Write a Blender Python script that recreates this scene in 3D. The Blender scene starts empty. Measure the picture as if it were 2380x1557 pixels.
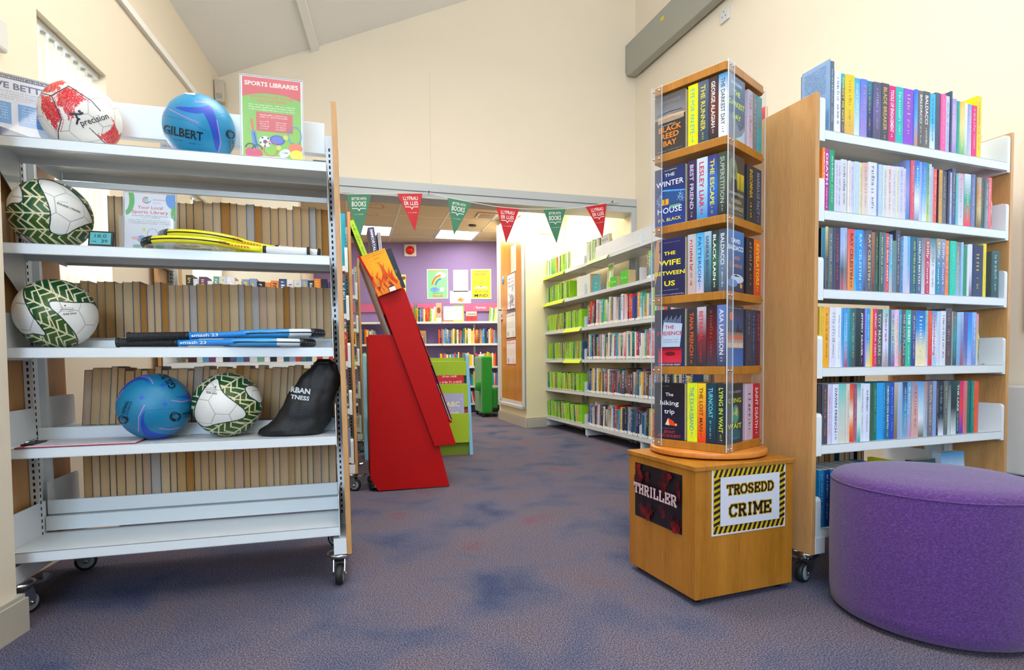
import bpy, math, random
import numpy as np
from mathutils import Matrix, Vector
from mathutils.noise import noise as pnoise

C = bpy.context.scene.collection
scene = bpy.context.scene
rnd = random.Random(7)
R = math.radians

# ------------------------------------------------------------------ camera
FPX, CYPX, PITCH, ROLL, EYE = 1324.11, 885.5, R(2.0507), R(-0.4437), 0.83
cp, sp, cr, sr = math.cos(PITCH), math.sin(PITCH), math.cos(ROLL), math.sin(ROLL)
_A = np.array([[1, 0, 0], [0, 0, -1], [0, 1, 0]], float)
_P = np.array([[1, 0, 0], [0, cp, -sp], [0, sp, cp]])
_Z = np.array([[cr, -sr, 0], [sr, cr, 0], [0, 0, 1]])
_M = _Z @ _P @ _A
cam = bpy.data.objects.new('camera', bpy.data.cameras.new('camera'))
C.objects.link(cam)
rot = Matrix(((_M[0][0], -_M[1][0], -_M[2][0]), (_M[0][1], -_M[1][1], -_M[2][1]), (_M[0][2], -_M[1][2], -_M[2][2])))
cam.matrix_world = Matrix.Translation((0, 0, EYE)) @ rot.to_4x4()
cam.data.sensor_width = 36
cam.data.lens = FPX / 2380 * 36
cam.data.shift_y = (CYPX - 778.5) / 2380
cam.data.clip_start = 0.02
scene.camera = cam

# ------------------------------------------------------------------ world, light, exposure
w = bpy.data.worlds.new('world')
scene.world = w
w.use_nodes = True
w.node_tree.nodes['Background'].inputs[0].default_value = (0.75, 0.87, 1.0, 1)
w.node_tree.nodes['Background'].inputs[1].default_value = 8.0
scene.view_settings.view_transform = 'Standard'
scene.view_settings.look = 'None'
scene.view_settings.exposure = 0.08
scene.view_settings.gamma = 1.0
scene.view_settings.use_curve_mapping = False

def area(name, loc, rot, size, power, col, sy=None):
    l = bpy.data.lights.new(name, 'AREA')
    l.energy = power
    l.color = col
    l.size = size
    if sy:
        l.shape = 'RECTANGLE'
        l.size_y = sy
    o = bpy.data.objects.new(name, l)
    C.objects.link(o)
    o.location = loc
    o.rotation_euler = rot
    return o

def aim(loc, tgt):
    return (Vector(tgt) - Vector(loc)).to_track_quat('-Z', 'Y').to_euler()

area('ceiling_lamp_front', (-0.3, 2.7, 3.6), (0, 0, R(17)), 1.5, 54, (1.0, 0.955, 0.89), 0.5)
area('ceiling_lamp_rear', (0.6, -0.2, 3.9), (0, 0, R(17)), 2.2, 60, (1.0, 0.965, 0.92), 1.0)
area('ceiling_fill', (0.3, 1.7, 3.0), (math.pi, 0, R(17)), 1.6, 84, (1.0, 0.97, 0.93), 0.8)  # added upward fill to brighten the ceiling and upper walls, no real fitting
area('cool_wall_fill', (-0.2, -2.6, 2.0), aim((-0.2, -2.6, 2.0), (2.3, 2.6, 1.9)), 2.0, 150, (0.55, 0.76, 1.0), 1.8)  # added cool fill from behind, whitens the right wall, no window stands here
area('window_glow', (-1.9, 2.62, 1.7), aim((-1.9, 2.62, 1.7), (0.0, 2.9, 1.0)), 0.45, 6, (0.95, 0.97, 1.0), 0.9)

# ------------------------------------------------------------------ colour helpers
def lin(c):
    return c / 12.92 if c <= 0.04045 else ((c + 0.055) / 1.055) ** 2.4
def H(h):
    return tuple(lin(int(h[i:i + 2], 16) / 255) for i in (0, 2, 4)) + (1.0,)

# ------------------------------------------------------------------ materials
MATS = {}
def mat(name, col=None, rough=0.5, metal=0.0, spec=0.5, bump=None, attr=False, vary=0.0, vscale=20, emit=None, estr=1.0, coat=0.0, sheen=0.0):
    if name in MATS:
        return MATS[name]
    m = bpy.data.materials.new(name)
    m.use_nodes = True
    nt = m.node_tree
    b = nt.nodes['Principled BSDF']
    b.inputs['Roughness'].default_value = rough
    b.inputs['Metallic'].default_value = metal
    b.inputs['Specular IOR Level'].default_value = spec
    if coat:
        b.inputs['Coat Weight'].default_value = coat
        b.inputs['Coat Roughness'].default_value = 0.15
    if sheen:
        b.inputs['Sheen Weight'].default_value = sheen
    tc = nt.nodes.new('ShaderNodeTexCoord')
    src = None
    if attr:
        a = nt.nodes.new('ShaderNodeVertexColor')
        a.layer_name = 'Col'
        src = a.outputs['Color']
    else:
        rgb = nt.nodes.new('ShaderNodeRGB')
        rgb.outputs[0].default_value = H(col) if isinstance(col, str) else tuple(col) + (1,)
        src = rgb.outputs[0]
    nz = nt.nodes.new('ShaderNodeTexNoise')
    nz.inputs['Scale'].default_value = vscale
    nz.inputs['Detail'].default_value = 5
    nt.links.new(tc.outputs['Object'], nz.inputs['Vector'])
    if vary:
        mr = nt.nodes.new('ShaderNodeMapRange')
        mr.inputs['To Min'].default_value = 1 - vary
        mr.inputs['To Max'].default_value = 1 + vary
        nt.links.new(nz.outputs['Fac'], mr.inputs['Value'])
        mx = nt.nodes.new('ShaderNodeVectorMath')
        mx.operation = 'SCALE'
        nt.links.new(src, mx.inputs[0])
        nt.links.new(mr.outputs[0], mx.inputs['Scale'])
        src = mx.outputs[0]
    nt.links.new(src, b.inputs['Base Color'])
    if bump:
        bp = nt.nodes.new('ShaderNodeBump')
        bp.inputs['Strength'].default_value = bump[1]
        bp.inputs['Distance'].default_value = 0.002
        n2 = nt.nodes.new('ShaderNodeTexNoise')
        n2.inputs['Scale'].default_value = bump[0]
        n2.inputs['Detail'].default_value = 3
        nt.links.new(tc.outputs['Object'], n2.inputs['Vector'])
        nt.links.new(n2.outputs['Fac'], bp.inputs['Height'])
        nt.links.new(bp.outputs[0], b.inputs['Normal'])
    if emit:
        b.inputs['Emission Color'].default_value = H(emit)
        b.inputs['Emission Strength'].default_value = estr
    MATS[name] = m
    return m

def wood(name, c1, c2, c3, rough=0.4, s=1.0):
    m = bpy.data.materials.new(name)
    m.use_nodes = True
    nt = m.node_tree
    b = nt.nodes['Principled BSDF']
    b.inputs['Roughness'].default_value = rough
    tc = nt.nodes.new('ShaderNodeTexCoord')
    mp = nt.nodes.new('ShaderNodeMapping')
    mp.inputs['Scale'].default_value = (14 * s, 14 * s, 0.9 * s)
    nt.links.new(tc.outputs['Object'], mp.inputs['Vector'])
    n1 = nt.nodes.new('ShaderNodeTexNoise')
    n1.inputs['Scale'].default_value = 1.0
    n1.inputs['Detail'].default_value = 3
    n1.inputs['Distortion'].default_value = 0.4
    nt.links.new(mp.outputs[0], n1.inputs['Vector'])
    mp2 = nt.nodes.new('ShaderNodeMapping')
    mp2.inputs['Scale'].default_value = (260 * s, 260 * s, 14 * s)
    nt.links.new(tc.outputs['Object'], mp2.inputs['Vector'])
    n2 = nt.nodes.new('ShaderNodeTexNoise')
    n2.inputs['Scale'].default_value = 1.0
    n2.inputs['Detail'].default_value = 2
    nt.links.new(mp2.outputs[0], n2.inputs['Vector'])
    ad = nt.nodes.new('ShaderNodeMath')
    ad.operation = 'MULTIPLY_ADD'
    ad.inputs[1].default_value = 0.45
    nt.links.new(n2.outputs['Fac'], ad.inputs[0])
    ml = nt.nodes.new('ShaderNodeMath')
    ml.operation = 'MULTIPLY'
    ml.inputs[1].default_value = 0.6
    nt.links.new(n1.outputs['Fac'], ml.inputs[0])
    nt.links.new(ml.outputs[0], ad.inputs[2])
    cr_ = nt.nodes.new('ShaderNodeValToRGB')
    e = cr_.color_ramp.elements
    e[0].position, e[0].color = 0.34, H(c1)
    e[1].position, e[1].color = 0.68, H(c3)
    k = e.new(0.5)
    k.color = H(c2)
    nt.links.new(ad.outputs[0], cr_.inputs[0])
    nt.links.new(cr_.outputs[0], b.inputs['Base Color'])
    MATS[name] = m
    return m

INK = mat('printed_card', attr=True, rough=0.42, vary=0.05, vscale=90)
GLOSS = mat('laminated_cover', attr=True, rough=0.36, spec=0.35, vary=0.10, vscale=45)
PAINT = mat('leather_print', attr=True, rough=0.35, vary=0.02, bump=(900, 0.25))
FLATINK = mat('flat_ink', attr=True, rough=0.6)
WHITE = mat('white_powder_coat', 'dbe1e4', rough=0.3, vary=0.02, vscale=6)
GREYM = mat('grey_steel_beam', 'b4b8b4', rough=0.3, vary=0.03)
SLOT = mat('slot_shadow', '1a1a1c', rough=0.8)
CHROME = mat('zinc_plated_steel', 'c4c6c4', rough=0.22, metal=1.0, vary=0.05)
RUBBER = mat('black_rubber', '17191a', rough=0.55)
HUBM = mat('grey_plastic_hub', '8f989a', rough=0.4)
BEECH = wood('beech_veneer', 'b07f4c', 'c29058', 'cd9c64')
BEECHD = wood('honey_beech', '945a14', 'a86c1c', 'b87a28', rough=0.35)
DOORW = wood('oak_door', 'b07018', 'c88420', 'd89428', rough=0.22)
RIMW = wood('turned_wood', 'b4661c', 'c8782a', 'd08434', rough=0.35)
REDL = mat('red_laminate', 'ac0000', rough=0.5, spec=0.25, vary=0.03, vscale=4)
LIME = mat('lime_laminate', 'a2c022', rough=0.4, vary=0.02)
LIMED = mat('dark_lime_laminate', '6f8a1c', rough=0.5)
SKYB = mat('sky_blue_laminate', '7fb8d8', rough=0.4)
GREENF = mat('green_upholstery', '0f8a1c', rough=0.8, vary=0.05, bump=(600, 0.3), sheen=0.3)
CREAM = mat('cream_wall_paint', 'e7dbc5', rough=0.75, bump=(350, 0.06), vary=0.02, vscale=3)
YCREAM = mat('yellow_cream_paint', 'efe2ba', rough=0.75, bump=(350, 0.06))
PURPLEW = mat('purple_wall_paint', '8a78b2', rough=0.7, bump=(350, 0.05))
CEILM = mat('white_ceiling_paint', 'f0eeea', rough=0.8, bump=(500, 0.15))
TRIMM = mat('pale_grey_gloss_trim', 'b4b9ba', rough=0.4)
SKIRT = mat('grey_skirting_paint', 'b9b3a4', rough=0.45)
PAGES = mat('page_edges', attr=True, rough=0.85, vary=0.12, vscale=160)
NYLON = mat('black_nylon', '08090b', rough=0.6, bump=(120, 0.5))
BLACKP = mat('black_plastic', '141517', rough=0.4)
HEATM = mat('heater_enamel', '9c9c90', rough=0.4)
PVC = mat('white_pvc', 'd4d4d0', rough=0.4)
LAMPP = mat('lit_diffuser', 'ffffff', emit='fff6e4', estr=7.0)
TILE = mat('mineral_ceiling_tile', 'c8baa0', rough=0.9, vary=0.04, vscale=60)
BLIND = mat('blind_fabric', 'e6e2cc', rough=0.8)

def acrylic():
    m = bpy.data.materials.new('clear_acrylic')
    m.use_nodes = True
    nt = m.node_tree
    for n in list(nt.nodes):
        nt.nodes.remove(n)
    o = nt.nodes.new('ShaderNodeOutputMaterial')
    t = nt.nodes.new('ShaderNodeBsdfTransparent')
    t.inputs[0].default_value = (0.985, 0.99, 0.995, 1)
    g = nt.nodes.new('ShaderNodeBsdfGlossy')
    g.inputs['Roughness'].default_value = 0.04
    d = nt.nodes.new('ShaderNodeBsdfDiffuse')
    d.inputs[0].default_value = (0.8, 0.82, 0.85, 1)
    lw = nt.nodes.new('ShaderNodeLayerWeight')
    lw.inputs['Blend'].default_value = 0.5
    pw_ = nt.nodes.new('ShaderNodeMath')
    pw_.operation = 'POWER'
    pw_.inputs[1].default_value = 5.0
    nt.links.new(lw.outputs['Facing'], pw_.inputs[0])
    fr = nt.nodes.new('ShaderNodeMath')
    fr.operation = 'MULTIPLY_ADD'
    fr.inputs[1].default_value = 0.35
    fr.inputs[2].default_value = 0.03
    nt.links.new(pw_.outputs[0], fr.inputs[0])
    m1 = nt.nodes.new('ShaderNodeMixShader')
    m1.inputs[0].default_value = 0.05
    nt.links.new(t.outputs[0], m1.inputs[1])
    nt.links.new(d.outputs[0], m1.inputs[2])
    m2 = nt.nodes.new('ShaderNodeMixShader')
    nt.links.new(fr.outputs[0], m2.inputs[0])
    nt.links.new(m1.outputs[0], m2.inputs[1])
    nt.links.new(g.outputs[0], m2.inputs[2])
    nt.links.new(m2.outputs[0], o.inputs[0])
    MATS['acrylic'] = m
    return m
ACR = acrylic()
ACE = mat('acrylic_edge', 'cfd6da', rough=0.15)

def carpet():
    m = bpy.data.materials.new('carpet_pile')
    m.use_nodes = True
    nt = m.node_tree
    b = nt.nodes['Principled BSDF']
    b.inputs['Roughness'].default_value = 0.95
    b.inputs['Specular IOR Level'].default_value = 0.1
    tc = nt.nodes.new('ShaderNodeTexCoord')
    def nz(sc, det, dist=0.0):
        n = nt.nodes.new('ShaderNodeTexNoise')
        n.inputs['Scale'].default_value = sc
        n.inputs['Detail'].default_value = det
        n.inputs['Distortion'].default_value = dist
        nt.links.new(tc.outputs['Object'], n.inputs['Vector'])
        return n
    def ramp(n, stops):
        r_ = nt.nodes.new('ShaderNodeValToRGB')
        e = r_.color_ramp.elements
        e[0].position, e[0].color = stops[0][0], H(stops[0][1])
        e[1].position, e[1].color = stops[-1][0], H(stops[-1][1])
        for p, c in stops[1:-1]:
            k = e.new(p)
            k.color = H(c)
        nt.links.new(n.outputs['Fac'], r_.inputs[0])
        return r_
    big = ramp(nz(2.7, 7, 0.4), [(0.27, '4e5a7e'), (0.38, '6a6e88'), (0.5, '7c778a'), (0.62, '827885'), (0.75, '905f72')])
    fine = ramp(nz(235, 3), [(0.36, '1c1c24'), (0.5, 'a8a8ac'), (0.62, 'ffffff')])
    mx = nt.nodes.new('ShaderNodeMix')
    mx.data_type = 'RGBA'
    mx.blend_type = 'MULTIPLY'
    mx.inputs['Factor'].default_value = 0.80
    nt.links.new(big.outputs[0], mx.inputs['A'])
    nt.links.new(fine.outputs[0], mx.inputs['B'])
    nt.links.new(mx.outputs['Result'], b.inputs['Base Color'])
    bp = nt.nodes.new('ShaderNodeBump')
    bp.inputs['Strength'].default_value = 0.6
    bp.inputs['Distance'].default_value = 0.004
    nt.links.new(nz(230, 2).outputs['Fac'], bp.inputs['Height'])
    nt.links.new(bp.outputs[0], b.inputs['Normal'])
    return m
CARPET = carpet()

def purple_fabric():
    m = bpy.data.materials.new('purple_wool_felt')
    m.use_nodes = True
    nt = m.node_tree
    b = nt.nodes['Principled BSDF']
    b.inputs['Roughness'].default_value = 0.9
    b.inputs['Sheen Weight'].default_value = 0.25
    tc = nt.nodes.new('ShaderNodeTexCoord')
    mp = nt.nodes.new('ShaderNodeMapping')
    mp.inputs['Scale'].default_value = (1, 1, 2.2)
    nt.links.new(tc.outputs['Object'], mp.inputs['Vector'])
    n = nt.nodes.new('ShaderNodeTexNoise')
    n.inputs['Scale'].default_value = 150
    n.inputs['Detail'].default_value = 4
    n.inputs['Roughness'].default_value = 0.75
    nt.links.new(mp.outputs[0], n.inputs['Vector'])
    r_ = nt.nodes.new('ShaderNodeValToRGB')
    e = r_.color_ramp.elements
    e[0].position, e[0].color = 0.32, H('341550')
    e[1].position, e[1].color = 0.72, H('704a92')
    k = e.new(0.52)
    k.color = H('522a70')
    nt.links.new(n.outputs['Fac'], r_.inputs[0])
    nt.links.new(r_.outputs[0], b.inputs['Base Color'])
    bp = nt.nodes.new('ShaderNodeBump')
    bp.inputs['Strength'].default_value = 0.35
    bp.inputs['Distance'].default_value = 0.002
    nt.links.new(n.outputs['Fac'], bp.inputs['Height'])
    nt.links.new(bp.outputs[0], b.inputs['Normal'])
    return m
PURPLEF = purple_fabric()

# ------------------------------------------------------------------ mesh builder
class MB:
    def __init__(s):
        s.v, s.f, s.m, s.c, s.smooth = [], [], [], [], []
        s.mats = []
        s.T = Matrix.Identity(4)
        s.warp = None
    def slot(s, m):
        if m not in s.mats:
            s.mats.append(m)
        return s.mats.index(m)
    def add(s, verts, faces, m, col=None, smooth=False):
        k = len(s.v)
        for i, p in enumerate(verts):
            q = s.T @ Vector(p)
            if s.warp:
                q = Vector(s.warp(q))
            s.v.append(tuple(q))
            if col is None:
                s.c.append((1, 1, 1, 1))
            elif isinstance(col, list):
                s.c.append(col[i])
            else:
                s.c.append(col)
        mi = s.slot(m)
        for f in faces:
            s.f.append(tuple(k + i for i in f))
            s.m.append(mi)
            s.smooth.append(smooth)
        return s
    def box(s, a, b, m, col=None):
        x0, y0, z0 = a
        x1, y1, z1 = b
        vs = [(x0, y0, z0), (x1, y0, z0), (x1, y1, z0), (x0, y1, z0), (x0, y0, z1), (x1, y0, z1), (x1, y1, z1), (x0, y1, z1)]
        fs = [(0, 3, 2, 1), (4, 5, 6, 7), (0, 1, 5, 4), (1, 2, 6, 5), (2, 3, 7, 6), (3, 0, 4, 7)]
        return s.add(vs, fs, m, col)
    def prism(s, poly, d0, d1, m, axis='y', col=None):
        n = len(poly)
        def P(p, d):
            return (p[0], d, p[1]) if axis == 'y' else ((d, p[0], p[1]) if axis == 'x' else (p[0], p[1], d))
        vs = [P(p, d0) for p in poly] + [P(p, d1) for p in poly]
        fs = [tuple(range(n)), tuple(range(2 * n - 1, n - 1, -1))]
        fs += [(i, i + n, (i + 1) % n + n, (i + 1) % n) for i in range(n)]
        return s.add(vs, fs, m, col)
    def lathe(s, prof, m, n=32, c=(0, 0, 0), axis='z', col=None, smooth=True):
        vs, fs = [], []
        for i in range(n):
            a = 2 * math.pi * i / n
            for r_, h in prof:
                x, y = r_ * math.cos(a), r_ * math.sin(a)
                p = (x, y, h) if axis == 'z' else ((h, x, y) if axis == 'x' else (x, h, y))
                vs.append((c[0] + p[0], c[1] + p[1], c[2] + p[2]))
        k = len(prof)
        for i in range(n):
            j = (i + 1) % n
            for q in range(k - 1):
                fs.append((i * k + q, j * k + q, j * k + q + 1, i * k + q + 1))
        return s.add(vs, fs, m, col, smooth)
    def tube(s, pts, r_, m, n=8, closed=False, col=None, flat=1.0):
        pts = [Vector(p) for p in pts]
        vs, fs = [], []
        N = len(pts)
        up = Vector((0, 0, 1))
        for i, p in enumerate(pts):
            a = pts[(i - 1) % N] if (closed or i > 0) else p
            b = pts[(i + 1) % N] if (closed or i < N - 1) else p
            t = (b - a).normalized()
            u = t.cross(up)
            if u.length < 1e-3:
                u = t.cross(Vector((1, 0, 0)))
            u.normalize()
            w_ = u.cross(t).normalized()
            rr = r_[i] if isinstance(r_, (list, tuple)) else r_
            for k in range(n):
                an = 2 * math.pi * k / n
                vs.append(tuple(p + u * math.cos(an) * rr * flat + w_ * math.sin(an) * rr))
        for i in range(N if closed else N - 1):
            j = (i + 1) % N
            for k in range(n):
                l = (k + 1) % n
                fs.append((i * n + k, j * n + k, j * n + l, i * n + l))
        if not closed:
            fs.append(tuple(range(n)))
            fs.append(tuple(range(N * n - 1, (N - 1) * n - 1, -1)))
        return s.add(vs, fs, m, col, True)
    def build(s, name, parent=None):
        me = bpy.data.meshes.new(name)
        me.from_pydata(s.v, [], s.f)
        for m in s.mats:
            me.materials.append(m)
        me.polygons.foreach_set('material_index', s.m)
        me.polygons.foreach_set('use_smooth', s.smooth)
        a = me.color_attributes.new('Col', 'FLOAT_COLOR', 'POINT')
        a.data.foreach_set('color', [x for c_ in s.c for x in c_])
        me.update()
        o = bpy.data.objects.new(name, me)
        C.objects.link(o)
        if parent:
            o.parent = parent
        return o

def tag(o, label=None, cat=None, group=None, kind=None):
    if label:
        o['label'] = label
    if cat:
        o['category'] = cat
    if group:
        o['group'] = group
    if kind:
        o['kind'] = kind
    return o

def empty(name, loc=(0, 0, 0), rz=0.0, label=None, cat=None, group=None):
    o = bpy.data.objects.new(name, None)
    C.objects.link(o)
    o.location = loc
    o.rotation_euler = (0, 0, rz)
    return tag(o, label, cat, group)

def copy_tree(o, parent=None):
    c = o.copy()
    C.objects.link(c)
    c.parent = parent
    for ch in list(o.children):
        copy_tree(ch, c)
    return c

def bevel(o, wd=0.002, seg=2):
    b = o.modifiers.new('bevel', 'BEVEL')
    b.width = wd
    b.segments = seg
    b.limit_method = 'ANGLE'
    return o

class Fr:                                    # a local frame standing on the floor
    def __init__(s, ox, oy, yaw, oz=0.0):
        s.o, s.y = (ox, oy, oz), R(yaw)
    def w(s, u, v, z=0.0):
        return (s.o[0] + u * math.cos(s.y) - v * math.sin(s.y), s.o[1] + u * math.sin(s.y) + v * math.cos(s.y), s.o[2] + z)
    def place(s, ob, u, v, z=0.0, rz=0.0):
        ob.location = s.w(u, v, z)
        ob.rotation_euler = (0, 0, s.y + rz)
        return ob

# ------------------------------------------------------------------ lettering
_tc = {}
def textmesh(t, bold=0.0, res=2):
    k = (t, bold)
    if k in _tc:
        return _tc[k]
    cu = bpy.data.curves.new('t', 'FONT')
    cu.body = t
    cu.size = 1.0
    cu.resolution_u = res
    cu.offset = bold
    ob = bpy.data.objects.new('t', cu)
    me = bpy.data.meshes.new_from_object(ob)
    vs = [(v.co.x, v.co.y) for v in me.vertices]
    fs = [tuple(p.vertices) for p in me.polygons]
    bpy.data.objects.remove(ob)
    bpy.data.meshes.remove(me)
    bpy.data.curves.remove(cu)
    if vs:
        x0 = min(v[0] for v in vs)
        vs = [(v[0] - x0, v[1]) for v in vs]
        wd = max(v[0] for v in vs)
    else:
        wd = 0.0
    _tc[k] = (vs, fs, wd)
    return _tc[k]

CAP = 0.73          # cap height of the built-in font at size 1
class Sheet:                                  # flat print: x right, y up, on a plane
    def __init__(s, mb, F, m=None, lift=0.0003):
        s.mb, s.F, s.m, s.l, s.step = mb, F, m or INK, 0.0, lift
        s.clip = None
    def put(s, vs, fs, col):
        if s.clip:
            a, b, c, d = s.clip
            vs = [(max(a, min(c, x)), max(b, min(d, y))) for x, y in vs]
        s.l += s.step
        s.mb.add([s.F(x, y, s.l) for x, y in vs], fs, s.m, col)
    def poly(s, pts, col):
        s.put(pts, [tuple(range(len(pts)))], col if not isinstance(col, str) else H(col))
    def rect(s, x0, y0, x1, y1, col, col2=None):
        if col2:
            s.put([(x0, y0), (x1, y0), (x1, y1), (x0, y1)], [(0, 1, 2, 3)], [H(col2), H(col2), H(col), H(col)])
        else:
            s.poly([(x0, y0), (x1, y0), (x1, y1), (x0, y1)], col)
    def disc(s, x, y, r_, col, ry=None, n=24, rot=0.0):
        ry = ry or r_
        ps = []
        for i in range(n):
            a = 2 * math.pi * i / n
            p, q = r_ * math.cos(a), ry * math.sin(a)
            ps.append((x + p * math.cos(rot) - q * math.sin(rot), y + p * math.sin(rot) + q * math.cos(rot)))
        s.poly(ps, col)
    def ring(s, x, y, r_, wd, col, ry=None, n=28, a0=0, a1=360):
        ry = ry or r_
        vs, fs = [], []
        for i in range(n + 1):
            a = R(a0 + (a1 - a0) * i / n)
            vs += [(x + r_ * math.cos(a), y + ry * math.sin(a)), (x + (r_ - wd) * math.cos(a), y + (ry - wd) * math.sin(a))]
        for i in range(n):
            fs.append((2 * i, 2 * i + 1, 2 * i + 3, 2 * i + 2))
        s.put(vs, fs, H(col))
    def line(s, pts, wd, col):
        vs, fs = [], []
        for i in range(len(pts) - 1):
            (x0, y0), (x1, y1) = pts[i], pts[i + 1]
            d = math.hypot(x1 - x0, y1 - y0) or 1
            nx, ny = -(y1 - y0) / d * wd / 2, (x1 - x0) / d * wd / 2
            k = len(vs)
            vs += [(x0 + nx, y0 + ny), (x0 - nx, y0 - ny), (x1 - nx, y1 - ny), (x1 + nx, y1 + ny)]
            fs.append((k, k + 1, k + 2, k + 3))
        s.put(vs, fs, H(col))
    def text(s, t, x, y, h, col, w=None, align='l', bold=0.0, rot=0.0, shear=0.0):
        vs, fs, wd = textmesh(t, bold)
        if not vs:
            return 0
        k = h / CAP
        kx = k
        if w:
            kx = w / wd
        tw = wd * kx
        ox = -tw / 2 if align == 'c' else (-tw if align == 'r' else 0)
        c_, s_ = math.cos(rot), math.sin(rot)
        out = []
        for a, b in vs:
            p, q = a * kx + ox + shear * b * k, b * k
            out.append((x + p * c_ - q * s_, y + p * s_ + q * c_))
        s.put(out, fs, H(col))
        return tw
    def scribble(s, x0, x1, y, h, col, seed=0, vert=False):      # unreadable small print
        g = random.Random(seed)
        vs, fs = [], []
        x = x0
        while x < x1 - h * 0.4:
            ww = h * g.uniform(0.25, 0.75)
            if g.random() < 0.14:
                x += h * 0.5
                continue
            a, b = 0, h * g.choice((0.7, 0.7, 0.8, 1.0))
            k = len(vs)
            t = h * 0.24
            segs = g.choice((0, 1, 2))
            rects = [(x, a, x + t, b)]
            if segs > 0:
                rects.append((x, b - t, x + ww, b))
            if segs > 1:
                rects.append((x + ww - t, a, x + ww, b))
            for (p0, q0, p1, q1) in rects:
                k = len(vs)
                if vert:
                    vs += [(y + q0, -p0), (y + q0, -p1), (y + q1, -p1), (y + q1, -p0)]
                else:
                    vs += [(p0, y + q0), (p1, y + q0), (p1, y + q1), (p0, y + q1)]
                fs.append((k, k + 1, k + 2, k + 3))
            x += ww + h * 0.28
        if vs:
            s.put(vs, fs, H(col))

ORD = ['', 'first', 'second', 'third', 'fourth', 'fifth', 'sixth', 'seventh', 'eighth', 'ninth', 'tenth', 'eleventh', 'twelfth', 'thirteenth',
       'fourteenth', 'fifteenth', 'sixteenth', 'seventeenth', 'eighteenth', 'nineteenth']
_T = {20: 'twent', 30: 'thirt', 40: 'fort', 50: 'fift', 60: 'sixt', 70: 'sevent', 80: 'eight', 90: 'ninet'}
def ordn(i):
    if i < 20:
        return ORD[i]
    t, u = i // 10 * 10, i % 10
    return _T[t] + ('ieth' if u == 0 else 'y-' + ORD[u])
PAL = dict(black=(20, 20, 24), charcoal=(70, 70, 78), grey=(135, 135, 140), white=(232, 232, 236), cream=(226, 214, 186), beige=(190, 170, 140), brown=(120, 80, 50),
           tan=(200, 150, 90), red=(205, 35, 40), coral=(235, 110, 90), orange=(238, 130, 40), yellow=(236, 205, 20), lime=(160, 215, 40), green=(30, 130, 70),
           teal=(20, 130, 130), turquoise=(30, 185, 180), blue=(30, 100, 200), navy=(30, 40, 85), purple=(120, 70, 180), lavender=(190, 180, 225), pink=(235, 150, 190),
           magenta=(205, 20, 110), burgundy=(130, 40, 70))
PAL['sky blue'] = (90, 175, 225)
PAL['slate blue'] = (90, 110, 150)
PAL['pale blue'] = (185, 205, 230)
PAL['dark green'] = (25, 65, 55)
def cname(h):
    c = [int(h[i:i + 2], 16) for i in (0, 2, 4)]
    return min(PAL, key=lambda k: sum((a - b) ** 2 for a, b in zip(PAL[k], c)))

# ------------------------------------------------------------------ the room
NR = Fr(1.24, 5.72, 15.65)        # wall with the opening
RW = Fr(1.24, 5.72, 109.5)        # right wall, u runs away from the camera, v into the room
LW = Fr(-2.36, 4.71, 100.7)       # left wall, u away, v out of the room
CL = Fr(0.176, 7.016, 107.73)     # cupboard face of the far pier
CR = Fr(0.176, 7.016, 30.74)      # vent face of the far pier

def fbox(mb, F, a, b, m, col=None):
    mb.T = Matrix.Translation(F.o) @ Matrix.Rotation(F.y, 4, 'Z')
    mb.box(a, b, m, col)
    mb.T = Matrix.Identity(4)
def struct(mb, name, label=None):
    return tag(mb.build(name), label, None, None, 'structure')

m = MB(); m.box((-4.6, -3.2, -0.06), (4.6, 10.4, 0.0), CARPET); struct(m, 'floor')
m = MB()
fbox(m, NR, (-3.9, 0, 2.40), (0.12, 0.22, 5.5), CREAM)
fbox(m, NR, (-3.9, 0, 0), (-3.15, 0.22, 2.40), CREAM)
struct(m, 'wall_back')
m = MB(); m.box((-4.6, -3.3, 0), (4.8, -3.16, 5.9), CREAM); struct(m, 'wall_front')
m = MB(); fbox(m, RW, (-9.6, -0.14, 0), (0.1, 0, 6.0), CREAM); struct(m, 'wall_right')
m = MB(); fbox(m, RW, (0.1, -0.14, 0), (1.75, 0, 2.9), YCREAM); struct(m, 'wall_right_far')
# left wall with two window openings
m = MB()
W1, W2 = (-2.39, -1.84, 1.17, 2.27), (-0.72, -0.06, 1.0, 2.05)
fbox(m, LW, (-8.3, 0, 0), (W1[0], 0.26, 3.3), CREAM)
fbox(m, LW, (W1[0], 0, 0), (W1[1], 0.26, W1[2]), CREAM)
fbox(m, LW, (W1[0], 0, W1[3]), (W1[1], 0.26, 3.3), CREAM)
fbox(m, LW, (W1[1], 0, 0), (W2[0], 0.26, 3.3), CREAM)
fbox(m, LW, (W2[0], 0, 0), (W2[1], 0.26, W2[2]), CREAM)
fbox(m, LW, (W2[0], 0, W2[3]), (W2[1], 0.26, 3.3), CREAM)
fbox(m, LW, (W2[1], 0, 0), (4.95, 0.26, 3.3), CREAM)
struct(m, 'wall_left')
def blindmat():
    m = bpy.data.materials.new('translucent_blind')
    m.use_nodes = True
    nt = m.node_tree
    o = nt.nodes['Material Output']
    nt.nodes.remove(nt.nodes['Principled BSDF'])
    d = nt.nodes.new('ShaderNodeBsdfDiffuse'); d.inputs[0].default_value = H('efecdc')
    t = nt.nodes.new('ShaderNodeBsdfTranslucent'); t.inputs[0].default_value = H('fbf8ee')
    x = nt.nodes.new('ShaderNodeMixShader'); x.inputs[0].default_value = 0.6
    nt.links.new(d.outputs[0], x.inputs[1]); nt.links.new(t.outputs[0], x.inputs[2])
    nt.links.new(x.outputs[0], o.inputs[0])
    return m
BLINDT = blindmat()
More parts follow.
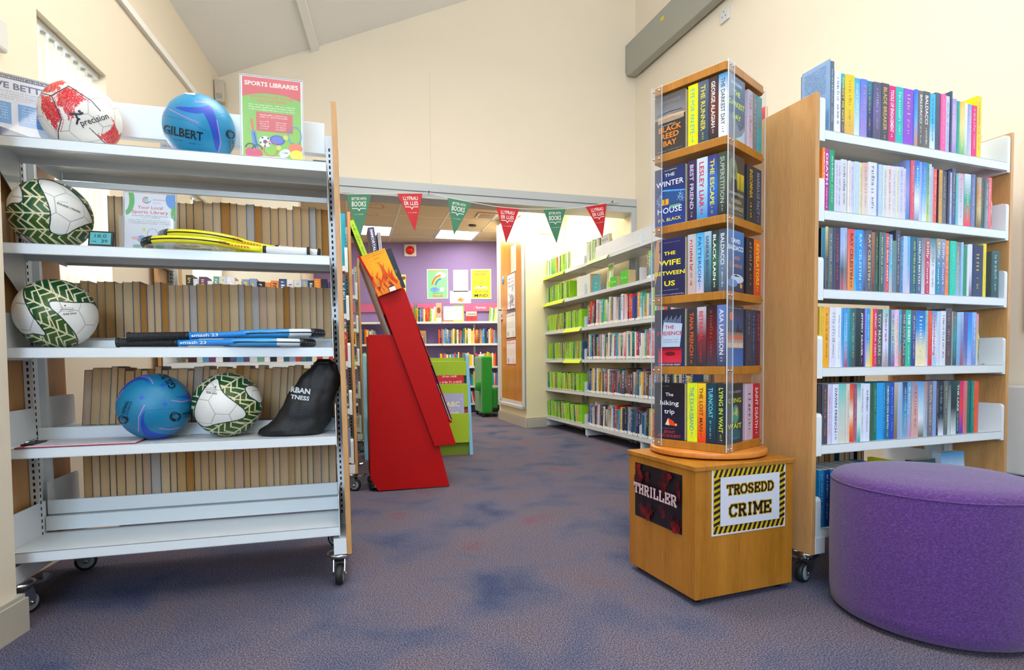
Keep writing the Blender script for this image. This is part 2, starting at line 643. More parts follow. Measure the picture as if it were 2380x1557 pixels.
for k, (a, b, z0, z1) in enumerate((W1, W2)):
    f = MB()
    for aa, bb in (((a, .17, z0), (a + .045, .23, z1)), ((b - .045, .17, z0), (b, .23, z1)), ((a, .17, z0), (b, .23, z0 + .05)), ((a, .17, z1 - .05), (b, .23, z1)), ((a, .17, z0 + .55), (b, .23, z0 + .59))):
        fbox(f, LW, aa, bb, PVC)
    fo = struct(f, 'window_%d' % (k + 1))
    g = MB(); fbox(g, LW, (a + .04, .195, z0 + .04), (b - .04, .2, z1 - .04), ACR); g.build('glass_pane', fo)
    s = MB(); fbox(s, LW, (a - .02, -.03, z0 - .03), (b + .02, .17, z0), PVC); s.build('window_sill', fo)
    r_ = empty('vertical_blind', label=('cream vertical blind in the left wall window above the ball shelves' if k == 0 else 'cream vertical blind in the further left window behind the white rack'), cat='blind')
    h = MB(); fbox(h, LW, (a + .01, .03, z1 - .030), (b - .01, .06, z1 - .005), PVC); h.build('head_rail', r_)
    n = 8
    for i in range(n):
        q = MB()
        u0 = a + .03 + (b - a - .06) * (i + .5) / n
        q.T = Matrix.Translation(LW.w(u0, .045)) @ Matrix.Rotation(LW.y - R(26), 4, 'Z')
        q.box((-.042, -.0008, z0 + .02), (.042, .0008, z1 - .060), BLINDT)
        q.box((-.012, -.001, z1 - .064), (.012, .001, z1 - .030), PVC)
        q.build('slat', r_)

# lintel, jamb and other trim
m = MB()
fbox(m, NR, (-3.2, -0.022, 2.345), (0.0, 0.0, 2.415), TRIMM)
fbox(m, NR, (-3.2, -0.014, 2.285), (0.0, 0.23, 2.34), TRIMM)
fbox(m, NR, (-3.2, -0.016, 2.338), (0.0, 0.0, 2.348), mat('trim_joint', '6f7578'))
struct(m, 'trim_1')
m = MB(); fbox(m, NR, (-0.055, -0.02, 0), (-0.004, 0.0, 2.30), TRIMM); struct(m, 'trim_2')
m = MB(); fbox(m, NR, (-2.03, -0.0012, 2.42), (-2.028, 0.0, 3.4), mat('filled_crack', 'c4b8a2')); struct(m, 'trim_3')

# sloping ceiling
dx, dy = math.cos(LW.y), math.sin(LW.y)
def zc(u): return 3.144 + .455 * (u + 3.74)
m = MB()
pts = []
for u in (-4.2, 2.6):
    p = NR.w(u, 0.1)
    for t in (0.0, -9.4):
        pts.append((p[0] + dx * t, p[1] + dy * t, zc(u)))
a, b, c_, d_ = pts[0], pts[2], pts[3], pts[1]
up = [(p[0], p[1], p[2] + .08) for p in (a, b, c_, d_)]
m.add([a, b, c_, d_] + up, [(0, 1, 2, 3), (7, 6, 5, 4), (0, 4, 5, 1), (1, 5, 6, 2), (2, 6, 7, 3), (3, 7, 4, 0)], CEILM)
struct(m, 'ceiling')
m = MB()
for (u0, wd, hh) in ((-3.02, .055, .03),):
    p0, p1 = NR.w(u0, 0), NR.w(u0 + wd, 0)
    q = [(p0[0], p0[1], zc(u0)), (p1[0], p1[1], zc(u0 + wd))]
    vs = []
    for t in (0.0, -7.0):
        for pp in q:
            vs.append((pp[0] + dx * t, pp[1] + dy * t, pp[2] + .01))
        for pp in reversed(q):
            vs.append((pp[0] + dx * t, pp[1] + dy * t, pp[2] - hh))
    m.add(vs, [(0, 1, 2, 3), (7, 6, 5, 4), (0, 4, 5, 1), (1, 5, 6, 2), (2, 6, 7, 3), (3, 7, 4, 0)], CEILM)
o = m.build('cable_trunking')
tag(o, 'long white cable trunking running down the sloping ceiling', 'trunking')

# pier on the near left, with skirting
PL = Fr(-1.535, 1.735, 97.7)
m = MB(); fbox(m, PL, (-3.4, 0, 0), (0, .30, 3.6), CREAM); struct(m, 'wall_left_pier')
m = MB()
fbox(m, PL, (-3.4, -.022, 0), (0.018, .30, .105), SKIRT)
fbox(m, PL, (-3.4, -.016, .105), (0.012, .30, .118), SKIRT)
struct(m, 'baseboard_left')

# the far room
m = MB(); m.box((-3.9, 9.44, 0), (0.7, 9.58, 2.85), PURPLEW); struct(m, 'wall_far')
m = MB()
m.prism([(.176, 7.016), (.72, 7.34), (1.1, 9.44), (.0, 9.44), (-.183, 8.141)], 0, 2.8, YCREAM, axis='z')
struct(m, 'wall_far_pier')
m = MB()
fbox(m, CL, (-.015, 0, 0), (1.18, .02, .10), SKIRT)
fbox(m, CL, (-.010, 0, .10), (1.18, .014, .12), SKIRT)
fbox(m, CR, (-.0, -.02, 0), (.5, 0, .10), SKIRT)
fbox(m, CR, (-.0, -.014, .10), (.5, 0, .12), SKIRT)
struct(m, 'baseboard_far')
# suspended ceiling with visible grid
CG = Fr(-1.064, 8.496, 15.65)
pa = [NR.w(-3.9, .2)[:2], NR.w(0.2, .2)[:2], RW.w(2.3, 0)[:2], (1.4, 9.5), (-3.9, 9.5)]
m = MB()
m.prism([tuple(p) for p in pa], 2.79, 2.83, TILE, axis='z')
for i in range(-5, 5):
    fbox(m, CG, (i * .65 - .012, -3.2, 2.786), (i * .65 + .012, 1.5, 2.792), PVC)
for j in range(-5, 3):
    fbox(m, CG, (-3.2, j * .65 - .012, 2.786), (3.0, j * .65 + .012, 2.792), PVC)
for (x, y, r1) in ((-1.70, 7.26, .115), (-1.84, 7.66, .075), (-.22, 9.2, .10)):
    vs, fs = [], []
    for i in range(29):
        a_ = 2 * math.pi * i / 28
        rr = r1 * (1 + .12 * math.sin(3 * a_ + x))
        vs += [(x + rr * math.cos(a_), y + rr * math.sin(a_), 2.7893), (x + rr * .8 * math.cos(a_), y + rr * .8 * math.sin(a_), 2.7893)]
    for i in range(28): fs.append((2 * i, 2 * i + 1, 2 * i + 3, 2 * i + 2))
    m.add(vs, fs, mat('water_stain', 'b8975c', rough=.9))
struct(m, 'ceiling_far')
for k, (iu, iv) in enumerate(((0, 0), (-2, 0), (0, -3), (-2, -3))):
    r_ = empty('ceiling_light', label=['square lit ceiling panel in the far room, right of the two by the purple wall', 'square lit ceiling panel in the far room, left one by the purple wall', 'square ceiling panel nearest the opening, right side', 'square ceiling panel nearest the opening, left side'][k], cat='light')
    CG.place(r_, iu * .65 + .325, iv * .65 + .325, 2.79)
    f = MB()
    for a_, b_ in (((-.31, -.31, -.014), (.31, -.29, 0)), ((-.31, .29, -.014), (.31, .31, 0)), ((-.31, -.29, -.014), (-.29, .29, 0)), ((.29, -.29, -.014), (.31, .29, 0))):
        f.box(a_, b_, PVC)
    f.build('frame', r_)
    f = MB(); f.box((-.29, -.29, -.010), (.29, .29, -.004), LAMPP); f.build('diffuser', r_)
pw = CG.w(.4, -.5)
area('far_room_lamp_a', (pw[0], pw[1], 2.72), (0, 0, 0), 1.6, 68, (1.0, .90, .75), 1.2)
pw = CG.w(.9, -2.2)
area('far_room_lamp_b', (pw[0], pw[1], 2.70), (0, 0, 0), 1.0, 36, (1.0, .90, .76), .8)
for (x, y, lab) in ((-.33, 7.75, 'v'), (-.554, 8.3, 's')):
    if lab == 'v':
        r_ = empty('ceiling_vent', (x, y, 2.786), NR.y, 'pale louvred square vent in the far room ceiling', 'vent')
        f = MB(); f.box((-.13, -.13, -.012), (.13, .13, 0), PVC); f.build('frame', r_)
        f = MB()
        for i in range(7):
            f.box((-.1, -.1 + i * .03, -.018), (.1, -.09 + i * .03, -.012), SKIRT)
        f.build('louvre', r_)
    else:
        f = MB(); f.lathe([(0, -.012), (.05, -.012), (.06, 0)], BLACKP, c=(x, y, 2.786))
        tag(f.build('ceiling_speaker'), 'small dark round disc in the far room ceiling', 'speaker')
for x, y, r1 in ((-1.75, 7.1, .16), (-1.6, 7.6, .11), (-.02, 8.95, .10)):
    pass

# cupboard door on the far pier
d = MB()
for a_, b_ in (((.0, -.0, .225), (.10, .022, 2.72)), ((1.0, 0, .225), (1.11, .022, 2.72)), ((.0, 0, .225), (1.11, .022, .31)), ((.0, 0, 2.63), (1.11, .022, 2.72))):
    fbox(d, CL, a_, b_, PVC)
for a_, b_ in (((.0, .0, .225), (.03, .04, 2.72)), ((1.08, 0, .225), (1.11, .04, 2.72)), ((.0, 0, .225), (1.11, .04, .26))):
    fbox(d, CL, a_, b_, PVC)
dr = struct(d, 'door_1')
p = MB(); fbox(p, CL, (.10, .0, .31), (1.0, .015, 2.63), DOORW)
p.build('door_leaf', dr)
hd = MB()
hd.T = Matrix.Translation(CL.w(.965, .015, 1.5)) @ Matrix.Rotation(CL.y, 4, 'Z')
hd.box((-.02, 0, -.03), (.02, .008, .06), CHROME)
hd.tube([(0, .008, .03), (0, .05, .03), (-.11, .055, .03)], .009, CHROME)
hd.lathe([(0, .0), (.022, .0), (.022, .012), (0, .014)], CHROME, c=(0, .0, -.10), axis='y', n=16)
hd.build('door_handle', dr)

def wallsheet(F, u, z, wdt, hgt, v=-0.004, flip=False, name='poster', label='', cat='poster', border=None, bg='f2f2f4', paint=None, th=.0012, rz=0.0):
    """paper on a wall; local x right as seen from the room, y up"""
    r_ = empty(name, label=label, cat=cat)
    F.place(r_, u, v, z, (math.pi if flip else 0) + rz)
    b = MB(); b.box((-wdt / 2, -th, 0), (wdt / 2, 0, hgt), INK, H(bg)); b.build('paper', r_)
    s = MB()
    sh = Sheet(s, lambda x, y, l: (x, -th - l, y))
    if border:
        t = border[1]
        sh.rect(-wdt / 2, 0, wdt / 2, hgt, border[0]); sh.rect(-wdt / 2 + t, t, wdt / 2 - t, hgt - t, bg)
    if paint:
        paint(sh, wdt, hgt)
    s.build('print', r_)
    return r_

# notices on the cupboard door (the face is seen with u running left, so the sheets are turned round)
def n_plain(sh, w_, h_):
    for i in range(9):
        sh.scribble(-w_ * .32, w_ * .3, h_ * (.88 - i * .09), .011, '8a8078', i)
def n_chal(sh, w_, h_):
    for i, t in enumerate(('AM HOLI', 'READY FOR A', 'CHALLENGE')):
        sh.text(t, 0, h_ * (.84 - i * .10), .032, '50508c', w_ * .8, 'c', .003)
    g = random.Random(3)
    for i in range(26):
        x, y = g.uniform(-.36, .3) * w_, g.uniform(.12, .55) * h_
        sh.line([(x, y), (x + g.uniform(.01, .06), y + g.uniform(-.05, .06)), (x + g.uniform(.0, .07), y + g.uniform(-.05, .05))], .006, '4a4a80')
    sh.rect(-w_ / 2, 0, w_ / 2, h_ * .045, '3a3a90')
def n_form(col):
    def f(sh, w_, h_):
        sh.scribble(-w_ * .4, 0, h_ * .9, .016, '303038', 5)
        sh.scribble(-w_ * .4, w_ * .35, h_ * .83, .010, '50505c', 6)
        for j in range(3):
            for i in range(6):
                sh.ring(-w_ * .36 + i * w_ * .14, h_ * (.42 + .09 * j), .010, .003, col, n=10)
        for i in range(4):
            sh.rect(-w_ * .32 + i * .012, h_ * .10, -w_ * .32 + i * .012 + .006, h_ * .26, '7a7a84')
        sh.ring(w_ * .28, h_ * .17, .03, .006, col, n=14); sh.ring(w_ * .3, h_ * .9, .02, .004, col, n=12)
    return f
CLr = Fr(CL.w(0, 0)[0], CL.w(0, 0)[1], 107.73 + 180)
def onCL(u, z, w_, h_, **k):
    return wallsheet(CLr, -u, z, w_, h_, v=-.016, **k)
onCL(.42, 1.98, .21, .34, name='notice', label='faded plain paper notice, highest on the wooden cupboard door', cat='notice', bg='e6ddc8', paint=n_plain)
onCL(.53, 1.49, .34, .48, name='notice', label='paper notice with purple drawings and a purple foot strip on the cupboard door', cat='notice', border=('3c3c48', .008), bg='f0eff2', paint=n_chal)
onCL(.555, 1.125, .42, .35, name='notice', label='white form in a dark border below the purple notice on the cupboard door', cat='notice', border=('3a4640', .014), bg='eeeeee', paint=n_form('8a9490'))
onCL(.55, .775, .42, .335, name='notice', label='white form in a red border, lowest on the cupboard door', cat='notice', border=('d8333c', .014), bg='f0eaea', paint=n_form('d89098'))
f = MB(); f.T = Matrix.Translation(CLr.w(-.90, -.016, 1.93)) @ Matrix.Rotation(CLr.y, 4, 'Z')
f.lathe([(0, -.002), (.055, -.002), (.055, 0)], mat('blue_safety_sign', '2070b8', rough=.4), axis='y', n=24)
sh = Sheet(f, lambda x, y, l: (x, -.0025 - l, y)); sh.scribble(-.03, .035, .01, .014, 'e8eef4', 2); sh.scribble(-.03, .035, -.02, .014, 'e8eef4', 3); sh.ring(0, 0, .05, .004, 'e8eef4')
tag(f.build('safety_sign'), 'small round blue sign on the wooden cupboard door beside the notices', 'sign')
# wall vent
r_ = empty('wall_vent', label='white louvred vent high on the cream far wall beside the cupboard', cat='vent')
CR.place(r_, .31, -.002, 2.49)
f = MB(); f.box((-.11, -.012, -.085), (.11, 0, .085), PVC); f.build('frame', r_)
f = MB()
for i in range(6):
    f.box((-.09, -.016, -.070 + i * .026), (.09, -.012, -.060 + i * .026), SKIRT)
f.build('louvre', r_)

# heater, sockets, sensors
hp = [(0.02, 3.66), (0.0, 3.63), (-.03, 3.595), (-.08, 3.585), (-2.9, 3.585), (-2.9, 3.9), (.0, 3.9), (.035, 3.87), (.04, 3.74)]
h = MB(); h.T = Matrix.Translation(RW.o) @ Matrix.Rotation(RW.y, 4, 'Z'); h.prism(hp, .03, .11, HEATM)
r_ = bevel(h.build('wall_heater'), .006)
tag(r_, 'long grey curved heater panel high on the right wall', 'heater')
k = MB(); k.T = Matrix.Translation(RW.o) @ Matrix.Rotation(RW.y, 4, 'Z'); k.box((-.9, .0, 3.62), (-.8, .03, 3.86), HEATM); k.box((-2.4, .0, 3.62), (-2.3, .03, 3.86), HEATM); k.build('wall_bracket', r_)
k = MB(); k.T = Matrix.Translation(RW.o) @ Matrix.Rotation(RW.y, 4, 'Z'); k.box((-.64, .1105, 3.80), (-.59, .1115, 3.83), mat('warning_label', 'd8c81a')); k.build('warning_label', r_)
def socket(u, z, lab, w_=.10, hh=.10):
    r_ = empty('wall_socket', label=lab, cat='socket')
    RW.place(r_, u, 0, z, math.pi)
    f = MB(); f.box((-w_ / 2, -.022, -hh / 2), (w_ / 2, 0, hh / 2), PVC); bevel(f.build('plate', r_), .004)
    f = MB()
    for x, y in ((0, .022), (-.018, -.012), (.018, -.012)):
        f.box((x - .003, -.0228, y - .006), (x + .003, -.022, y + .006), BLACKP)
    f.build('pin_slot', r_)
socket(-1.30, 3.48, 'white plug socket plate below the grey heater on the right wall')
socket(-1.75, 3.60, 'white box at the top edge of the photo on the right wall', .14, .12)
# motion sensor in the corner
r_ = empty('motion_sensor', (-2.30, 4.60, 2.98), R(20), 'small cream motion sensor in the back left corner below the ceiling', 'sensor')
f = MB(); f.prism([(-.035, -.09), (.035, -.09), (.04, .085), (-.04, .085)], -.03, .04, SKIRT); bevel(f.build('housing', r_), .01)
f = MB(); f.box((-.022, -.032, -.065), (.018, -.0305, -.025), HEATM); f.build('lens', r_)
f = MB(); f.lathe([(0, -.034), (.006, -.032), (.006, -.03)], mat('red_indicator', 'ff4030', emit='ff3020', estr=2), axis='y', n=12, c=(-.01, 0, .0)); f.build('indicator_light', r_)
f = MB(); f.T = Matrix.Translation(LW.w(-2.655, -.0, 2.03)) @ Matrix.Rotation(LW.y, 4, 'Z'); f.box((-.04, -.03, -.06), (.04, 0, .06), PVC)
bevel(tag(f.build('wall_camera'), 'small white box on the left wall at the left edge of the photo', 'sensor'), .012)
# conduit on the left wall
f = MB(); f.T = Matrix.Translation(LW.o) @ Matrix.Rotation(LW.y, 4, 'Z')
f.box((-4.2, -.024, 2.722), (-.48, 0, 2.762), CEILM); f.box((-.55, -.018, 2.50), (-.53, 0, 2.73), CEILM)
tag(f.build('cable_conduit'), 'long pale conduit along the left wall above the window', 'conduit')
# white radiator and a window on the right
r_ = empty('panel_radiator', label='white panel radiator behind the right bookcase at the right edge', cat='radiator')
RW.place(r_, -3.75, 0, 0)
f = MB(); f.box((-.62, .03, .30), (.62, .10, .70), PVC); f.box((-.62, .03, .12), (.62, .10, .292), PVC); bevel(f.build('body', r_), .008)
f = MB(); f.tube([(.55, .11, .62), (.52, .115, .58), (.46, .115, .40), (.45, .11, .2), (.45, .07, .1), (.45, .06, .0)], .007, PVC); f.build('cable', r_)
W3 = (-4.6, -3.32, .95, 2.9)
f = MB()
for aa, bb in (((W3[0], 0, W3[2]), (W3[0] + .06, .03, W3[3])), ((W3[1] - .06, 0, W3[2]), (W3[1], .03, W3[3])), ((W3[0], 0, W3[2]), (W3[1], .03, W3[2] + .06)), ((W3[0], 0, W3[3] - .06), (W3[1], .03, W3[3]))):
    fbox(f, RW, aa, bb, PVC)
fo = struct(f, 'window_3')
g = MB(); fbox(g, RW, (W3[0] + .05, .002, W3[2] + .05), (W3[1] - .05, .008, W3[3] - .05), mat('sky_lit_pane', 'dfe9f6', rough=.2, emit='cfe0fa', estr=.9)); g.build('glass_pane', fo)

# red bell on the purple wall
r_ = empty('alarm_sounder', (-1.655, 9.44, 2.65), 0, 'round red alarm sounder high on the purple wall', 'alarm')
f = MB(); f.box((-.10, -.03, -.10), (.10, 0, .10), PVC); bevel(f.build('base_plate', r_), .02)
f = MB(); f.lathe([(0, -.10), (.03, -.098), (.06, -.075), (.072, -.03)], mat('red_dome', 'd01818', rough=.25), axis='y', n=24); f.build('dome', r_)

# posters on the purple wall
WF = Fr(0, 9.44, 0)
def p_rain(sh, w_, h_):
    sh.text('READING FOR', -.02, h_ * .90, .028, 'e86a38', w_ * .62, 'c', .012)
    sh.disc(.06, h_ * .80, .085, 'f4f4ee', .045); sh.text('PLEASURE', .06, h_ * .78, .026, 'e86a38', .13, 'c', .01)
    for i, c_ in enumerate(('e04a38', 'f0943c', 'f0d048', '3c9ad8', '2c6cc0')):
        sh.ring(.07, h_ * .42, .17 - i * .016, .016, c_, ry=.19 - i * .016, a0=95, a1=172, n=14)
    sh.disc(-.045, h_ * .31, .06, '6a9ad8', .045); sh.disc(-.09, h_ * .31, .03, '6a9ad8'); sh.disc(0, h_ * .31, .03, '6a9ad8')
    for x in (-.06, -.03): sh.disc(x, h_ * .33, .007, '26365c', n=10)
    sh.disc(.075, h_ * .31, .034, 'f0e2dc', .04); sh.disc(.065, h_ * .33, .004, '26365c', n=8); sh.disc(.088, h_ * .33, .004, '26365c', n=8)
    sh.text('IS BETTER THAN', 0, h_ * .16, .02, '3a8a58', w_ * .5, 'c'); sh.text('TREASURE', 0, h_ * .06, .034, 'e86a38', w_ * .5, 'c', .014)
def p_book(sh, w_, h_):
    sh.text('OPEN A', 0, h_ * .88, .032, '50501a', w_ * .62, 'c', .004); sh.text('BOOK', 0, h_ * .79, .034, '50501a', w_ * .5, 'c', .008)
    sh.poly([(-.13, h_ * .33), (-.09, h_ * .40), (-.02, h_ * .42), (0, h_ * .39), (.02, h_ * .42), (.09, h_ * .40), (.13, h_ * .33), (.05, h_ * .355), (0, h_ * .335), (-.05, h_ * .355)], 'f6f6ea')
    sh.line([(0, h_ * .40), (-.02, h_ * .50), (.03, h_ * .58), (0, h_ * .62), (.04, h_ * .66)], .004, '50501a')
    for a_ in ((-.03, .55), (.03, .52), (.045, .62)): sh.line([(0, h_ * .5), (a_[0], h_ * a_[1])], .003, '50501a')
    sh.disc(0, h_ * .415, .012, '303010', .006)
    sh.text('GROW YOUR', 0, h_ * .22, .026, '50501a', w_ * .7, 'c', .004); sh.text('MIND', 0, h_ * .07, .050, '2e2e12', w_ * .66, 'c', .006)
def p_list(sh, w_, h_):
    for i in range(10):
        sh.scribble(-w_ * .42, 0, h_ * (.88 - i * .07), .008, 'a0a0b0', i); sh.scribble(w_ * .1, w_ * .4, h_ * (.88 - i * .07), .008, 'a0a0b0', i + 20)
def p_fox(sh, w_, h_):
    sh.scribble(-w_ * .4, w_ * .4, h_ * .62, .014, 'c0b0a8', 4)
    sh.poly([(-.05, h_ * .3), (0, h_ * .5), (.03, h_ * .38), (.08, h_ * .36), (.03, h_ * .25), (.06, h_ * .12), (-.03, h_ * .2)], 'f08a20')
def p_recipe(sh, w_, h_):
    sh.rect(-w_ / 2 + .02, .03, w_ / 2 - .02, h_ * .5, 'a8d030'); sh.ring(.06, h_ * .12, .05, .012, 'c08a30'); sh.disc(.02, h_ * .86, .035, 'b06a40'); sh.disc(.09, h_ * .84, .03, '8a4a30')
    for i in range(5): sh.scribble(-w_ * .3, w_ * .4, h_ * (.65 - i * .08), .014, 'f4f4e0', i)
wallsheet(WF, -1.215, 1.86, .345, .485, bg='7fd09a', border=('eef0ea', .012), label='green poster with a rainbow and blue character on the purple wall', paint=p_rain)
for o_ in ():
    pass
wallsheet(WF, -.832, 1.97, .245, .36, bg='e8e6f4', label='white printed list on the purple wall between the two posters', name='notice', cat='notice', paint=p_list)
wallsheet(WF, -.84, 1.775, .345, .21, v=-.004, bg='eeeef8', label='white sheet with an orange shape below the printed list on the purple wall', name='notice', cat='notice', paint=p_fox)
wallsheet(WF, -.497, 1.85, .335, .49, bg='e8d810', border=('f4f4ec', .014), label='yellow poster reading OPEN A BOOK GROW YOUR MIND on the purple wall', paint=p_book)
wallsheet(WF, -1.86, 1.90, .25, .36, bg='e8e89a', border=('d8dc70', .008), label='lime and yellow poster on the purple wall beside the red display', paint=p_recipe)
def bandp(t):
    def f(sh, w_, h_):
        sh.text(t, .0, h_ * .33, .042, 'f6e6f0', None, 'c', .01)
    return f
wallsheet(WF, -.52, 1.645, .62, .135, v=-.02, bg='c0608e', name='shelf_sign', cat='sign', label='pink strip sign reading Storiau above the far shelves at right', paint=bandp('- Storiau'), th=.01)
wallsheet(WF, -2.1, 1.645, 1.0, .135, v=-.02, bg='c0608e', name='shelf_sign', cat='sign', label='pink strip sign ending in au above the far shelves, behind the red display', paint=bandp('Storiau'), th=.01)
wallsheet(WF, -1.20, 1.645, .70, .135, v=-.02, bg='c0608e', name='shelf_sign', cat='sign', label='pink strip sign behind the framed neurodiversity notice on the far shelves', th=.01)

# ------------------------------------------------------------------ books
def book_mesh(wd, ht, dp, bands, face=None, detail=True, flip=False, pagecol='d8c8a4'):
    """spine faces -y at y=0, width along x, height along z"""
    mb = MB()
    bc = [H(b) for b in bands]
    n = len(bc)
    cov = H(face) if face else bc[n // 2]
    t = .0012
    e = min(.0025, wd * .18)
    # spine strip with softly rounded edges: columns of points
    cols = [(0, e), (e, 0), (wd - e, 0), (wd, e)]
    vs, cs, fs = [], [], []
    lv = n if n > 1 else 2
    for i in range(lv):
        z = ht * (1 - i / (lv - 1))
        for x, y in cols:
            vs.append((x, y, z)); cs.append(bc[min(i, n - 1)])
    for i in range(lv - 1):
        for j in range(3):
            a_ = i * 4 + j
            fs.append((a_, a_ + 4, a_ + 5, a_ + 1))
    mb.add(vs, fs, GLOSS, cs)
    mb.box((0, e, 0), (t, dp, ht), GLOSS, cov)
    mb.box((wd - t, e, 0), (wd, dp, ht), GLOSS, cov)
    pg = MB() if detail else mb
    q = .0015
    pg.box((t, e, q), (wd - t, dp - .001, ht - q), PAGES, H(pagecol))
    return mb, (pg if detail else None)

def spine_print(o, wd, ht, col, title, seed, parent=None, bold=.006):
    mb = MB()
    # text runs down the spine, letter tops towards +x
    sh = Sheet(mb, lambda x, y, l: (wd / 2 + y, -.0002 - l, ht - x), GLOSS, .0001)
    if title == '~':
        g = random.Random(seed)
        hh = wd * g.uniform(.26, .38)
        a_ = g.uniform(.06, .12)
        b_ = g.uniform(.5, .62)
        sh.scribble(ht * a_, ht * b_, -hh / 2, hh, col, seed)
        sh.scribble(ht * (b_ + .04), ht * .86, -hh * .35, hh * .7, col, seed + 1)
    else:
        hh = wd * .42
        sh.text(title, ht * .07, -hh / 2, hh, col, ht * (.74 if len(title) > 8 else .5), 'l', .016)
        sh.scribble(ht * .84 if len(title) > 8 else ht * .62, ht * .95, -hh * .25, hh * .5, col, seed)
    return mb.build('spine_lettering', parent)

LASTBOOK = [None]
def near_book(F, u, v, z, wd, ht, dp, bands, tcol, title, label, group, seed, lean=0.0, name='paperback_book', rz=0.0):
    r_ = empty(name, label=label, cat='book', group=group)
    r_.matrix_world = Matrix.Translation(F.w(u, v, z)) @ Matrix.Rotation(F.y + rz, 4, 'Z') @ Matrix.Rotation(lean, 4, 'Y')
    mb, pg = book_mesh(wd, ht, dp, bands)
    LASTBOOK[0] = r_
    mb.build('cover', r_)
    pg.build('page_block', r_)
    if title and title != '':
        spine_print(r_, wd, ht, tcol, title, seed, r_)
    return r_

# ------------------------------------------------------------------ castors
def castor(parent, u, v, ztop, az, braked=False):
    """all in the parent's local frame"""
    T = Matrix.Translation((u, v, 0)) @ Matrix.Rotation(az, 4, 'Z')
    k = MB(); k.T = T
    k.lathe([(0, ztop), (.030, ztop), (.047, ztop - .006), (.047, ztop - .014), (.040, ztop - .020), (.032, ztop - .032), (0, ztop - .034)], CHROME, n=28)
    for s_ in (-1, 1):
        k.prism([(-.030, ztop - .020), (.030, ztop - .020), (.042, .052), (.036, .030), (.018, .030), (-.012, .055)], s_ * .020 - .0015, s_ * .020 + .0015, CHROME, axis='y')
    k.tube([(.027, -.026, .038), (.027, .026, .038)], .006, CHROME)
    if braked:
        k.prism([(-.01, ztop - .022), (.085, ztop - .028), (.10, ztop - .010), (.095, ztop - .006), (.075, ztop - .022), (-.01, ztop - .016)], -.016, .016, CHROME, axis='y')
    c_ = k.build('castor', parent)
    wv = MB(); wv.T = T
    wv.lathe([(.020, -.013), (.034, -.013), (.038, -.009), (.038, .009), (.034, .013), (.020, .013)], RUBBER, n=32, c=(.027, 0, .038), axis='y')
    wv.lathe([(0, -.015), (.024, -.015), (.028, -.0135)], HUBM, n=24, c=(.027, 0, .038), axis='y')
    wv.lathe([(0, .015), (.024, .015), (.028, .0135)], HUBM, n=24, c=(.027, 0, .038), axis='y')
    wv.build('wheel', c_)

# ------------------------------------------------------------------ mobile double sided shelving
def shelf_mesh(u0, u1, z, v0, v1, front=-1, warp=None):
    """z = underside of the lip"""
    s = MB(); s.warp = warp
    t = .034
    s.box((u0, v0, z + t - .0025), (u1, v1, z + t), WHITE)
    lip, back = (v0, v1) if front < 0 else (v1, v0)
    d = 1 if front < 0 else -1
    s.box((u0, min(lip, lip + d * .002), z), (u1, max(lip, lip + d * .002), z + t), WHITE)
    s.box((u0, min(lip, lip + d * .014), z), (u1, max(lip, lip + d * .014), z + .002), WHITE)
    s.box((u0, min(back, back - d * .002), z + .008), (u1, max(back, back - d * .002), z + t), WHITE)
    return s
def bracket_mesh(u0, u1, z, v0, v1, up=True, warp=None, hgt=.155):
    s = MB(); s.warp = warp
    if up:
        r_ = .014
        pr = [(v0 + .001, z - .006), (v1, z - .006), (v1, z + hgt), (v0 + r_, z + hgt), (v0 + r_ * .3, z + hgt - r_ * .3), (v0 + .001, z + hgt - r_)]
        if v0 > v1:
            pr = [(v0 - .001, z - .006), (v1, z - .006), (v1, z + hgt), (v0 - r_, z + hgt), (v0 - r_ * .3, z + hgt - r_ * .3), (v0 - .001, z + hgt - r_)]
    else:
        pr = [(v0, z + .034), (v1, z + .034), (v1, z - .13), (v1 - (v1 - v0) * .1, z - .13), (v0, z - .002)]
    s.prism(pr, u0, u1, WHITE, axis='x')
    return s

